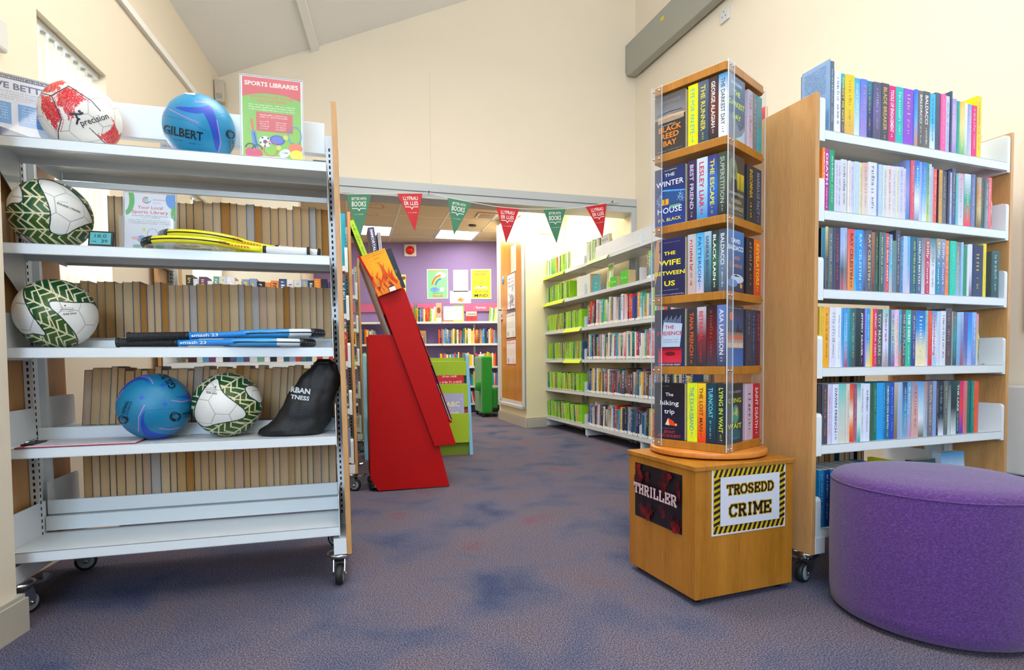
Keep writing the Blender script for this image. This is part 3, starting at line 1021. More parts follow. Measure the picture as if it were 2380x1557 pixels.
def rack(F, name, label, ua, ub, front, rear, lean=0.0, foot=.075, brk=None, ztop=1.77, slots=True, bw=.020, tilt0=0.0, back=None, group=None):
    r_ = empty(name, F.w(0, 0), F.y, label, 'shelving', group)
    wp = (lambda p: (p.x - lean * p.z, p.y, p.z)) if lean else None
    D = .52
    for (a_, b_) in ((ua - .018, ua), (ub, ub + .018)):
        m_ = MB(); m_.warp = wp; m_.box((a_, 0, .115), (b_, D, ztop), BEECH); bevel(m_.build('end_panel', r_), .001)
    for (a_, b_, s_) in ((ua, ua + .045, 1), (ub - .045, ub, -1)):
        m_ = MB(); m_.warp = wp
        m_.box((a_, -.002, .118), (b_, D + .002, .176), WHITE)
        m_.build('base_foot', r_)
        m_ = MB(); m_.warp = wp
        a2, b2 = (ua + .002, ua + .028) if s_ > 0 else (ub - .028, ub - .002)
        for v0, v1 in ((.205, .225), (.295, .315)):
            m_.box((a2, v0, .176), (b2, v1, ztop - .05), WHITE)
        m_.box((a2 + (0 if s_ > 0 else .022), .225, .176), (a2 + (.004 if s_ > 0 else .026), .295, ztop - .05), WHITE)
        if slots:
            um = (a2 + b2) / 2
            uf = b2 if s_ > 0 else a2
            for i in range(int((ztop - .30) / .0225)):
                z = .22 + i * .0225
                m_.box((um - .003, .2042, z), (um + .003, .2055, z + .012), SLOT)
                m_.box((uf - .0006, .211, z), (uf + .0006, .218, z + .012), SLOT)
        m_.build('upright', r_)
    sa, sb = ua + .027, ub - .024
    if brk is None:
        brk = {}
    for i, z in enumerate(front):
        dv = .25 if i == 0 else .203
        shelf_mesh(sa, sb, z, 0, dv, -1, wp).build('shelf', r_)
        up = brk.get(i, True)
        for a_, b_ in ((sa - bw, sa - .0005), (sb + .0005, sb + min(bw, .019))):
            bracket_mesh(a_, b_, z, 0 if up else .02, dv, up, wp, .15).build('shelf_bracket', r_)
    for i, z in enumerate(rear):
        dv = .27 if i == 0 else .317
        shelf_mesh(sa, sb, z, dv, D, 1, wp).build('rear_shelf', r_)
        for a_, b_ in ((sa - bw, sa - .0005), (sb + .0005, sb + min(bw, .019))):
            bracket_mesh(a_, b_, z, D, dv, True, wp, .15).build('shelf_bracket', r_)
    for z in (.23, ztop - .115):
        m_ = MB(); m_.warp = wp
        m_.box((ua + .03, .235, z), (ub - .03, .262, z + .05), WHITE)
        m_.build('cross_rail', r_)
    if back:
        for (v, z0, z1) in back:
            m_ = MB(); m_.warp = wp; m_.box((ua + .03, v, z0), (ub - .03, v + .012, z1), WHITE); bevel(m_.build('back_strip', r_), .002)
    return r_

LB = Fr(-.60, 2.10, 16.06)
LL = .0165
lbf = [.188, .526, .850, 1.182, 1.517]
lbr = [.250, .560, .895, 1.225, 1.56]
rk = rack(LB, 'mobile_bookcase', 'white shelving trolley on castors holding balls and rackets, nearest at left', -1.085, -.018, lbf, lbr, LL, brk={3: False, 4: False}, bw=.003,
          back=[(.252, .285, .335), (.214, .560, .604), (.214, .885, .915), (.240, 1.20, 1.235), (.222, 1.655, 1.775), (.252, 1.47, 1.49)])
for (u, v, az, b_) in ((-.045, .045, R(-95), False), (-1.06, .045, R(60), True), (-1.06, .47, R(20), True), (-.045, .47, R(150), False)):
    castor(rk, u, v, .118, az, b_)

# two more trolleys behind, seen edge on
for k, (x, y, lab) in enumerate(((-.994, 3.615, 'second shelving trolley, directly behind the one with the balls'), (-1.36, 5.197, 'third shelving trolley, furthest back behind the red display'))):
    F2 = Fr(x, y, 16.06)
    if k == 0:
        U2 = F2
    else:
        U3 = F2
    r2 = rack(F2, 'mobile_bookcase', lab, -1.075, -.009, [.188, .50, .80, 1.10, 1.40], [.25, .56, .86, 1.16], LL * .8)
    for (u, v, az, b_) in ((-.04, .045, R(-20), True), (-1.05, .045, R(60), False), (-.04, .47, R(-40), True)):
        castor(r2, u, v, .118, az, b_)

RB = Fr(1.02, 2.02, 20.4)
rbf = [.173, .481, .763, 1.045, 1.326, 1.609]
rbr = [.24, .53, .82, 1.10, 1.38, 1.62]
rr_ = rack(RB, 'mobile_bookcase', 'tall beech ended bookcase of paperbacks behind the purple stool', .083, 1.155, rbf, rbr, 0.0, ztop=1.77, bw=.026, slots=False, back=[(.225, .90, .98)])
for (u, v, az, b_) in ((.105, .055, R(-165), True), (1.13, .055, R(30), False), (.105, .47, R(90), False)):
    castor(rr_, u, v, .118, az, b_)

# wire book ends on the right bookcase
def bookend(F, u, z, lab, v=.03):
    r_ = empty('wire_bookend', label=lab, cat='bookend', group=None)
    F.place(r_, u, v, z)
    f = MB()
    f.tube([(0, .12, .001), (0, .0, .001), (.0, .0, .01), (.0, -.002, .10), (0, .004, .145), (0, .02, .15), (0, .10, .15), (0, .118, .14), (0, .12, .001)], .0022, CHROME, n=8)
    f.tube([(0, .12, .0012), (.04, .12, .0012), (.04, .0, .0012), (0, 0, .0012)], .0022, CHROME, n=8)
    f.build('bent_wire', r_)
    return r_
rowname = {1: 'top', 2: 'second', 3: 'third', 4: 'fourth', 5: 'fifth', 6: 'bottom'}
bookend(RB, 1.005, 1.6445, 'chrome wire bookend after the tall yellow book, top shelf of the right bookcase')
bookend(RB, 1.085, 1.3615, 'chrome wire bookend after the coral book, second shelf of the right bookcase')
bookend(RB, 1.02, .7985, 'chrome wire bookend at the open end of the fourth shelf, right bookcase')

ROWS = [
 (1.643,0.136,'''5;256;7f9cc0;-;
22;251;5a6a78;c8d0d8;~
31;222;dfe0e6>e6dce0;6a86b0;~
20;215;35b3bd>5e5a62>5e5a62>5e5a62;e8e32a;FORGET ME NOT
48;216;e3c400>e3c400>d8a850;c09020;~
31;212;1fa7d8>cfe0ee;d8f0ff;~
32;212;5a78d0>9a88d0;d890c0;~
31;211;0f7d94>2a3f6e>203060;c8b050;~
40;211;50506a>6a5f90>504a60;a8a0b8;~
44;214;4a4448>3e3f4c;d8b050;BLADE BREAKER
41;213;d4006e;f8f0f4;TOOLS OF ENGAGEMENT
41;215;16b5ae;c8ece0;~
56;215;8a45c8;e0b090;~
19;218;2a70d0>5aa0e0>d08850;-;
29;216;6f6664>5a5552;e8e4e0;BALDACCI
40;219;55504f>6a6058;f0ece8;BALDACCI
33;217;2fb0dd>2fb0dd>dfe8ee;406080;~
30;226;46526a>3a4660;-;
29;224;ee5f9a;f8a0c0;~
25;221;c3cbe0>b0b0d0;8088a8;~
11;242;3a4a66;-;
35;218;a98fd0>c9a8d0>9a8ac0;d8c8e8;~
15;212;1e9e8a>20a890;-;
28;212;f0b850>e9d98a>60b070;d8e8c0;~
19;210;e0dcc8>d8e0d0>a0c8a0;-;
23;208;8f94d0>c9bfe6;f0ecf8;~
33;207;e0256a;f8c0d0;~
32;250;ecc800;b0a030;~'''),
 (1.36,0.107,'''13;223;f0822a;f8e0c0;DEATH
25;221;c0209a>a02888;f4e0f0;DEATH
23;220;0f9a70;e8f4ee;~
16;186;cfc9de>d0c8e0;8890b0;~
19;187;c8cade;d07070;~
30;194;d0d0d8;7080a0;~
15;191;dcd8d0;d0a0a8;~
17;190;d8cbe0;a070a0;~
28;192;b5cde8;e8f0f8;~
14;191;ddd3a0;a09860;~
29;192;dca8a0>dccfc8;a0a0a0;~
45;198;d5d7e2;8088a0;~
13;198;6c83c0;b8c4e0;~
20;196;b5cbd8;e0e8ec;~
22;195;ccd2d4;90a0a8;~
28;196;e2c8c8>e2d3d0;b08890;~
22;197;d3d2dc;a0a0c0;~
14;198;d8d6c0;a0a080;~
26;198;c0c4e8>cdcbe4;9090c0;~
15;195;d8c9e0;c080b0;~
21;228;3a70b8>9098d0>2a80c8;-;
22;229;d8506a;f0c0c8;~
28;232;1565c0>1c9ae0>e0eaf4>8090b0;e8f0f8;~
18;230;7f98e0>d0d4e8;a0a8c8;~
25;230;3f70c8>60a8e0>e0e4ee;b0b8d0;~
15;229;1a9080>b8d05a;304080;~
18;229;c0c8e0>bcd0b8;90a8a0;~
9;219;aab0d8;-;
20;212;e8604e;f8d0c0;~
6;211;3a2530;-;
23;211;d9a04a;a87830;~
31;210;45474f>6a6c70;b8b0a0;~
13;211;2e3150>4a4060;-;
17;209;a8a0c8>c0d0e0>7fb8dc;d070a0;~
21;227;3f4f6e>50588a;e0d060;~
13;205;6fb6c4;-;
38;211;c8a0b0>cfd8e4;a0b0c0;~
40;212;cfdbe4>23a083>f4284a;f8c8d0;~
25;214;5c6a98>7080b0;c0c8e0;~
13;212;34384a;-;
26;205;b09890>c98a5a>c9b27a>705040;e0d0a0;~
23;201;15584f>15584f;e06830;~
22;205;60666c>8c94a0;e8e8ec;~
27;213;f2646a;f8b0b0;~'''),
 (1.077,0.109,'''20;223;1a80a0>201810;-;
15;228;d8c080>46464c>46464c;e0b860;~
19;225;59666c>505a58;c8d0d0;~
8;226;1b2548;-;
31;227;3a2a4a>2f2b55>402848;c05040;~
18;229;8fb0e0>a0b0dc>405060>b85060;-;
18;230;a0b0d8>b0b8d0>707478>b08090;60709a;~
33;227;e0404e>e0704a>e08a2e;3a2418;RAY CELESTIN
16;227;16a0e8>30b0f0;104878;~
30;228;1a93e0>1a80c8;b0dcf0;RAY CELESTIN
16;227;353c66>7080c0>303a60;-;
30;229;4c4c60>505068;e0c880;RAY CELESTIN
15;224;b06030>5a2418;e08040;~
21;225;302a28>1f4a38;70d080;~
25;226;506a60>35544f;d0e0d8;~
13;227;157a80>5a70a0;-;
18;226;dd3b46;f4e4e4;NO BAD DEED
17;222;7f8fb8>3ab0d0>c8b8b0;e8ecf4;~
20;199;5d8878>607898;-;
23;241;3c4058>50505c;d8d8e0;~
16;218;2b6fa0>4878a8;a8d0e8;~
22;221;a8c4ee>b8c0e8;-;
21;222;59b0e4>80b8e4>d8c0d0;8090c0;~
10;221;0f5a86;-;
24;222;175a70;b0d050;AND THEN SHE RAN
28;221;50688a>2a6070>405a80;e8e8f0;HARLAN MATCH
20;222;707078>c8ccd8;-;
29;223;906860>c22c54>c22c54>c22c54;f0d8dc;Dilly Court
35;223;1f7a88>d8dbe4>d8dbe4;8088a0;~
26;224;b09868>0f82a4>0f82a4;d0e8f0;Dilly Court
28;224;9098b0>5f76a8>5f76a8;d8dcec;Dilly Court
25;221;f08a3a>f0684a>f08030;f8e0a0;~
36;220;10c0a8;60e0d0;~
32;219;707880>7f9ab0>90b0c8;e0d840;~
15;219;8fb8dc;d8e8f0;~
23;208;0e8a5a;-;
11;210;d8daec;-;
23;215;d5d6ec>d5d6ec>5a5a58;-;
66;214;10184a>12325e;c0a840;~
21;222;e6cf10;b0a020;~'''),
 (0.795,0.104,'''22;219;d8ae20;e8cc60;~
26;220;f0a410;6a4a10;~
32;220;d8d9e8;9098b0;~
24;220;dfe2ef;7088c0;~
15;219;60a8e0>4fa0dc>b0c8e8;-;
18;219;2b8fd0>60b0e0>b04070;e0f0f8;~
14;219;1a98b0>127f98;-;
23;219;2a5560>127888>404c58;d8c848;~
28;220;12303a>0a2028;-;
19;219;171a26;f0f0f4;JEFFERY DEAVER
7;220;5a2a90;-;
8;219;8f9be0;-;
23;220;1592d8>1592d8>e8d890;f0e0d0;~
14;219;f5b010;-;
17;220;e00a6a;f8e0ec;after the rain
34;219;4d5054;c8c8c0;TOY MAKERS
30;220;80c8b0>cfd8f0>cfd8f0>a08890;c84070;Secret
13;220;3f5f80>306080;-;
26;219;b8a0d8>c0d0c0>a0b8d8>7a4a90;303050;~
20;220;e6b4dc>e8d0b8>e6b4dc;c060a0;~
13;221;1e9ac0>1e9ac0>e08040;e8f4f8;~
22;220;4c4f5e>504c58;c8c8c8;THE SAFE PLACE
30;220;12b4a4>18b898;f0faf6;THE HERD
23;219;4a5078>2a3f90;e0e4f4;~
56;219;1060b8>1a88d8>e8dcb0>f0e0b8;c8e8f8;~
20;220;70c0b8>e0dbe8;b06a50;~
23;220;e8503e>d83048;f8c040;~
31;220;2f9cd0>d8e4f4>a0c8e8;e03878;Oversharing
16;219;b8cce0>cfd4e0;-;
31;220;d6dae8;485070;~
39;232;4f4c5a>5a4c50;a08080;~
8;220;c89090>60a0c0;-;
23;219;5a6a58>1a94a0>40484a;b0b860;~
20;218;9ac0e4>6fa0d0;-;
22;219;9cb8dc>8090c0>a05868;-;
25;220;4050a0>5068b8>8090c0;d04060;~
25;219;1a70e0>40a8f0>b0b8e8;-;
27;219;88b0e8>7090d0;f0f0f4;~
17;214;d880a0>d8c080>c0d0d0;-;'''),
 (0.515,0.102,'''18;218;2a2830;-;
27;219;454652;d87838;~
23;219;ccc6e2;d080a0;~
29;219;d6dbee;404a70;DAWN FRENCH
43;219;68c0b8>b8ccc4>cfccc0;-;
18;219;d0cbc0;d08080;~
19;218;d83828>e07040>e8e0c8>f07020>d83020;-;
18;218;8a4a66>a86078;c8a0b0;~
18;218;13a0a4>d8e4e0>d0e4e0>13a0a4;-;
17;219;cfdbe4;a07090;~
32;218;d4daf0;303858;~
17;218;25523f>306048;-;
20;219;176a5c;90c8b0;~
34;219;0e9be0;-;
13;219;1a7fc0;a0e0f0;~
19;219;156a8c;f0f4f0;HEAVEN ON EARTH
26;219;1848b8;80b0e8;~
18;219;c0b0a0>8c8f70>806050;-;
19;219;a8b8d8>90a8d0;-;
13;219;7fb4d4>a0b8c8;-;
26;219;203870>3f8fc4>7aa8c8;e8ecf0;~
25;219;58a8d4>80b0d8>c090b8;e0e8f4;~
37;219;8888a8>d0a8a0>d0a0a0;c04850;~
30;219;3a94dc>a0c8e8>d8e0ee>606048;-;
19;219;b07868>a8b8c8>9fb4cc;a0707a;~
31;220;6a6878>706878;c8b8a0;PHILIPPA GREGORY
21;220;8098c8>7f9fd0;-;
14;219;2e3a4c;d0a0c0;~
35;219;182438>182438>182438>e0e4f0;90a8a8;~
25;219;5c6670;d0c840;~
19;217;2c3438>c0d0c8;a0c8e0;~
30;218;123f4a>123038>d8e0ec;-;
23;218;15544a>15545a;eef4f0;THE LAKE
24;217;d0206a>e83a4a>3040c0;-;
22;217;d06a80>d87070;e0a050;~
22;217;0f6a62;-;
18;217;1a8078;c0c860;~
13;215;f0521a;-;
19;213;e04a28>d07060;-;'''),
]
for ri, (zb, u0, txt) in enumerate(ROWS):
    u = u0
    g = random.Random(100 + ri)
    for bi, ln in enumerate(txt.strip().split('\n')):
        p = ln.split(';')
        if p[2] == '-':
            wd, ht, bands, tc_, tt = int(p[0]) / 1000, int(p[1]) / 1000, p[2], None, None
        wd, ht = int(p[0]) / 1000, int(p[1]) / 1000
        bands = p[2].split('>')
        tcol = p[3]
        title = p[4] if len(p) > 4 else ''
        if tcol == '-':
            tcol, title = 'ffffff', ''
        if ri == 1 and bi == 0 or ri == 3 and bi == 0:
            pass
        dd = g.uniform(.118, .13)
        near_book(RB, u + .0002, .006 + g.uniform(0, .006), zb + .0004, wd - .0006, ht, dd, bands, tcol, title,
                  '%s spine, %s from the left on the %s shelf of the right bookcase' % (cname(bands[len(bands) // 2]), ordn(bi + 1), rowname[ri + 1]),
                  'paperbacks on the %s shelf of the right bookcase' % rowname[ri + 1], ri * 100 + bi)
        if ri == 0 and bi == 0:
            bk = MB()
            sh = Sheet(bk, lambda x, y, l: (-.0003 - l, x, y), GLOSS)
            for i in range(22):
                sh.scribble(.014, .108, .236 - i * .0085 - (.012 if i > 11 else 0), .0036, '3a4c78', 40 + i)
            bk.build('back_cover_print', LASTBOOK[0])
        u += wd
# last book of the third shelf, turned so its cover shows
near_book(RB, 1.062, .010, 1.0775, .030, .195, .125, ['4f6f74', '406068'], 'c0d0d0', '~', 'dark green book turned outwards at the right end of the third shelf, right bookcase', None, 730, rz=R(-26))
# bottom shelf books and the two face-out ones
cols6 = ['1a7ab0', '123f80', '1a80c8', '0f4a90', '2a6a9a', '184878', '2a90c0', '223a6a', '3a6a80', '1a5a90']
u = .115
for i, c_ in enumerate(cols6):
    wd = .024 + .006 * (i % 3)
    near_book(RB, u, .012, .2075, wd - .0005, .212, .125, [c_], 'a0c8e8', '~', '%s spine, %s book from the left on the bottom shelf of the right bookcase' % (cname(c_), ordn(i + 1)),
              'paperbacks on the bottom shelf of the right bookcase', 700 + i)
    u += wd
def faceout(F, u, v, z, w_, h_, th, bg, paint, label, lean=-.12, rz=0.0, name='paperback_book', cat='book', group=None, pagecol='cdb888', bg2=None):
    r_ = empty(name, label=label, cat=cat, group=group)
    r_.matrix_world = Matrix.Translation(F.w(u, v, z)) @ Matrix.Rotation(F.y + rz, 4, 'Z') @ Matrix.Rotation(lean, 4, 'X')
    b = MB()
    b.box((0, 0, 0), (w_, .001, h_), GLOSS, H(bg)); b.box((0, th - .001, 0), (w_, th, h_), GLOSS, H(bg)); b.box((0, .001, 0), (.001, th - .001, h_), GLOSS, H(bg))
    b.build('cover', r_)
    b = MB(); b.box((.001, .001, .001), (w_ - .001, th - .001, h_ - .001), PAGES, H(pagecol)); b.build('page_block', r_)
    if paint:
        b = MB(); sh = Sheet(b, lambda x, y, l: (x, -l, y), GLOSS, .00025)
        if bg2: sh.rect(0, 0, w_, h_, bg, bg2)
        paint(sh, w_, h_); b.build('cover_print', r_)
    return r_
def c_dinah(sh, w_, h_):
    sh.rect(0, h_ * .74, w_, h_, '2f86c4', 'a8c4d8'); sh.text('DINAH', w_ * .5, h_ * .62, .014, '4a5a70', w_ * .4, 'c'); sh.text('JEFFERIES', w_ * .5, h_ * .50, .020, '3c4454', w_ * .86, 'c', .004)
    sh.rect(0, 0, w_, h_ * .3, '8ab0c0', 'c8c0a8')
def c_wire(sh, w_, h_):
    sh.text('WIRE', w_ * .5, h_ * .80, .026, 'd83c3c', w_ * .7, 'c', .03)
faceout(RB, .835, .04, .2075, .145, .225, .035, 'b8c8d4', c_dinah, 'pale blue book facing out on the bottom shelf, right of the stool top', -.06)
faceout(RB, .635, .02, .2075, .135, .210, .03, '173a48', c_wire, 'dark teal book with red lettering facing out on the bottom shelf', -.06)
near_book(RB, .53, .02, .2075, .016, .215, .125, ['d8cc10'], '505010', '~', 'thin yellow book alone on the bottom shelf of the right bookcase', None, 720)
near_book(RB, .40, .015, .2075, .022, .214, .125, ['3a6aa0'], 'a0b8d8', '~', 'blue book leaning on the bottom shelf beside the yellow one', None, 721, lean=.12)
near_book(RB, .45, .02, .2075, .030, .206, .125, ['706a90'], 'a0b8d8', '~', 'mauve book leaning on the bottom shelf beside the yellow one', None, 722, lean=.10)
# books on the far side of the right bookcase, their page edges towards the front
def rear_row(F, u0, u1, vback, z, seed, hr, label, group, lean=0.0, wr=(.022, .036), pal=None, name='novel', dp=.13, gap=None):
    g = random.Random(seed)
    u = u0
    i = 1
    pal = pal or ['d4b084', 'cca472', 'd8b48c', 'c89e68', 'd8b68a', 'd2ae84', 'cca888', 'ceae84', 'd6b48e', 'b87c34', 'c8a06a', 'beb2a8', 'd2b086', 'cda678']
    covs = ['2a2a30', '404850', '2a5a5a', '8a8a90', '101418', '3a6a8a', '6a6a40', '50302a', 'a0a0a8', '704a3a']
    while u < u1 - .012:
        wd = min(g.uniform(*wr), u1 - u)
        if wd < .012:
            break
        ht = g.uniform(*hr)
        cv = g.choice(covs)
        r_ = empty(name, label=label % ordn(i), cat='book', group=group)
        le = lean * (1 + g.uniform(-.1, .1)) if lean else 0
        r_.matrix_world = Matrix.Translation(F.w(u - LL * z * (1 if F is LB else 0), vback, z)) @ Matrix.Rotation(F.y, 4, 'Z') @ Matrix.Rotation(lean, 4, 'Y')
        b = MB()
        b.box((0, -dp, 0), (.0011, 0, ht), GLOSS, H(cv)); b.box((wd - .0016, -dp, 0), (wd - .0005, 0, ht), GLOSS, H(cv)); b.box((0, -.0011, 0), (wd - .0005, 0, ht), GLOSS, H(cv))
        b.build('cover', r_)
        b = MB()
        nn = 5
        z0, z1 = .0015, ht - .0015
        # concave fore edge
        pr = []
        for k in range(nn + 1):
            t = k / nn
            pr.append((.0011 + (wd - .0027) * t, -dp + .002 + .004 * (1 - (2 * t - 1) ** 2)))
        pr += [(wd - .0016, -.0012), (.0011, -.0012)]
        b.prism(pr, z0, z1, PAGES, axis='z', col=H(g.choice(pal)))
        b.build('page_block', r_)
        u += wd
        i += 1
        if gap and g.random() < gap:
            u += g.uniform(.01, .03)
    return i
for i, (z, lab) in enumerate(((.2755, 'bottom'), (.5655, 'second lowest'), (.8555, 'third lowest'))):
    rear_row(RB, .12, .80, .50, z + .0005, 300 + i, (.19, .205), 'page edges, %s book from the left, ' + lab + ' rear shelf of the right bookcase', 'books on the rear of the right bookcase', gap=.25)
# a few taller ones showing above the top, behind the end panel
tops = [('e07a5a', .030, .255), ('d84030', .012, .245), ('2a1c22', .012, .20), ('d8c8b0', .022, .20), ('f0944c', .012, .225), ('e8d8a0', .010, .225), ('50b820', .030, .205), ('90c0a0', .020, .195)]
RBr = Fr(RB.w(1.24, .52)[0], RB.w(1.24, .52)[1], 20.4 + 180)
u = 1.06
for i, (c_, wd, ht) in enumerate(tops):
    near_book(RBr, u, .006, 1.6545, wd, ht, .13, [c_], 'ffffff', '', '%s book on the rear top shelf of the right bookcase, %s along' % (cname(c_), ordn(i + 1)), None, 0)
    u -= wd + .012

# rows behind the ball shelves: page edges face the camera
lbnames = ['bottom', 'second lowest', 'third lowest', 'fourth lowest']
specs = [(0, .2845, (-.985, -.055), (.205, .222), 0.0), (1, .5945, (-.98, -.045), (.208, .226), .07), (2, .9295, (-.995, -.05), (.210, .222), 0.0), (3, 1.2595, (-.86, -.05), (.205, .222), 0.0)]
for i, z, (a_, b_), hr, le in specs:
    rear_row(LB, a_, b_, .50, z + .0005, 40 + i, hr, 'beige page edges, %s book from the left, ' + lbnames[i] + ' rear row of the ball trolley', 'books shelved on the rear of the ball trolley, page edges out', lean=le)
# slivers of spines on the trolley behind
def spine_row(F, u0, u1, v, z, seed, pal, hr, label, group, wr=(.015, .035), dp=.13, name='library_book', scrib=True, lean=0.0, bot=None):
    g = random.Random(seed)
    u = u0
    i = 1
    while u < u1 - wr[0]:
        wd = g.uniform(*wr)
        c1 = g.choice(pal)
        ht = g.uniform(*hr)
        b, _ = book_mesh(wd - .0006, ht, dp * g.uniform(.95, 1.0), [c1, c1] if g.random() < .7 else [c1, g.choice(pal)], detail=False)
        if scrib:
            sh = Sheet(b, lambda x, y, l: (wd / 2 + y, -.0003 - l, ht - x), GLOSS, .0003)
            tc_ = g.choice(['f0f0f0', 'f0f0f0', '202028', 'e8d040'])
            sh.scribble(ht * .08, ht * g.uniform(.5, .78), -wd * .22, wd * .44, tc_, seed * 50 + i)
        if bot:
            sh = Sheet(b, lambda x, y, l: (x, -.0008 - l, y), GLOSS, .0003)
            sh.rect(.001, .004, wd - .0016, bot * g.uniform(.7, 1.1), 'eef0ec')
        o = b.build(name)
        le = lean * g.uniform(.7, 1.2)
        o.matrix_world = Matrix.Translation(F.w(u, v + g.uniform(0, .006), z)) @ Matrix.Rotation(F.y, 4, 'Z') @ Matrix.Rotation(le, 4, 'Y')
        tag(o, label % (cname(c1), ordn(i)), 'book', group)
        u += wd
        i += 1
MIX = ['d8d8e0', '3a4a7a', 'b04040', '4a8ab0', '2a2a34', 'e0d0b0', '6a9a8a', 'd88040', '8090b0', '5a3a6a', 'c0c8d0', '2a5a70']
for i, (z, lab) in enumerate(((.2225, 'bottom'), (.5345, 'second'), (.8345, 'third'), (1.1345, 'fourth'), (1.4345, 'top'))):
    spine_row(U2, -.95, -.045 if i < 4 else -.20, .01, z + .0005, 60 + i, MIX, (.18, .215), '%s book, %s from the left on the ' + lab + ' shelf of the second trolley', 'books on the second trolley', wr=(.030, .046), name='trolley_book')  # library books, same thin covered mesh as on the wall shelves

faceout(U2, -.17, .03, 1.4345, .125, .335, .012, '18a0b8', lambda s, w_, h_: (s.rect(.012, .05, w_ - .03, h_ - .02, 'e8ecec'), s.disc(w_ * .6, h_ * .25, .015, '20242c', .04), s.line([(w_ * .4, h_ * .5), (w_ * .55, h_ * .53), (w_ * .6, h_ * .5)], .003, '303038')), 'tall turquoise and white picture book at the right end of the second trolley', -.04, name='picture_book')

# ------------------------------------------------------------------ the balls
def ico_dirs(level):
    t = (1 + 5 ** .5) / 2
    v = np.array([(-1, t, 0), (1, t, 0), (-1, -t, 0), (1, -t, 0), (0, -1, t), (0, 1, t), (0, -1, -t), (0, 1, -t), (t, 0, -1), (t, 0, 1), (-t, 0, -1), (-t, 0, 1)], float)
    f = np.array([(0, 11, 5), (0, 5, 1), (0, 1, 7), (0, 7, 10), (0, 10, 11), (1, 5, 9), (5, 11, 4), (11, 10, 2), (10, 7, 6), (7, 1, 8), (3, 9, 4), (3, 4, 2), (3, 2, 6), (3, 6, 8), (3, 8, 9), (4, 9, 5), (2, 4, 11), (6, 2, 10), (8, 6, 7), (9, 8, 1)])
    v /= np.linalg.norm(v, axis=1)[:, None]
    base_v, base_f = v.copy(), f.copy()
    for _ in range(level):
        e = np.sort(np.concatenate([f[:, [0, 1]], f[:, [1, 2]], f[:, [2, 0]]]), axis=1)
        ue, inv = np.unique(e, axis=0, return_inverse=True)
        inv = inv.reshape(-1)
        mid = v[ue[:, 0]] + v[ue[:, 1]]
        mid /= np.linalg.norm(mid, axis=1)[:, None]
        n = len(v)
        nf = len(f)
        a, b, c = n + inv[:nf], n + inv[nf:2 * nf], n + inv[2 * nf:]
        v = np.concatenate([v, mid])
        f = np.concatenate([np.stack([f[:, 0], a, c], 1), np.stack([f[:, 1], b, a], 1), np.stack([f[:, 2], c, b], 1), np.stack([a, b, c], 1)])
    return v, f, base_v, base_f
SV, SF, BV, BF = ico_dirs(7)
hexc = BV[BF].sum(axis=1); hexc /= np.linalg.norm(hexc, axis=1)[:, None]
PC = np.concatenate([BV, hexc])                 # 12 pentagon + 20 hexagon centres
offs = np.concatenate([np.full(12, -.035), np.zeros(20)])
_d = SV @ PC.T + offs
_s = np.sort(_d, axis=1)
PANEL = np.argmax(_d, axis=1)
EDGE = _s[:, -1] - _s[:, -2]                    # 0 on a seam
LON = np.arctan2(SV[:, 1], SV[:, 0])
LAT = np.arcsin(np.clip(SV[:, 2], -1, 1))
def nz3(v, sc, seed=0):
    g = np.random.RandomState(seed)
    out = np.zeros(len(v))
    for k in range(6):
        d = g.normal(size=3) * sc
        out += np.sin(v @ d + g.uniform(0, 6.28))
    return out / 6 ** .5
def lc3(h): return np.array(H(h)[:3])

def inpoly(X, Y, poly):
    r_ = np.zeros(len(X), bool)
    n = len(poly)
    for i in range(n):
        x0, y0 = poly[i]; x1, y1 = poly[(i + 1) % n]
        if y0 == y1: continue
        c = ((Y < y0) != (Y < y1)) & (X < (x1 - x0) * (Y - y0) / (y1 - y0) + x0)
        r_ ^= c
    return r_
def near(X, Y, pts, wd):
    m_ = np.zeros(len(X), bool)
    for (x0, y0), (x1, y1) in zip(pts[:-1], pts[1:]):
        dx_, dy_ = x1 - x0, y1 - y0
        t = np.clip(((X - x0) * dx_ + (Y - y0) * dy_) / (dx_ * dx_ + dy_ * dy_), 0, 1)
        m_ |= (X - x0 - t * dx_) ** 2 + (Y - y0 - t * dy_) ** 2 < wd * wd
    return m_
def nrm(pts, cx, cy, rx, ry):
    return [((x - cx) / rx, (cy - y) / ry) for x, y in pts]
def smooth(poly, it=2):
    for _ in range(it):
        q = []
        for i in range(len(poly)):
            a, b = poly[i], poly[(i + 1) % len(poly)]
            q += [(a[0] * .75 + b[0] * .25, a[1] * .75 + b[1] * .25), (a[0] * .25 + b[0] * .75, a[1] * .25 + b[1] * .75)]
        poly = q
    return poly
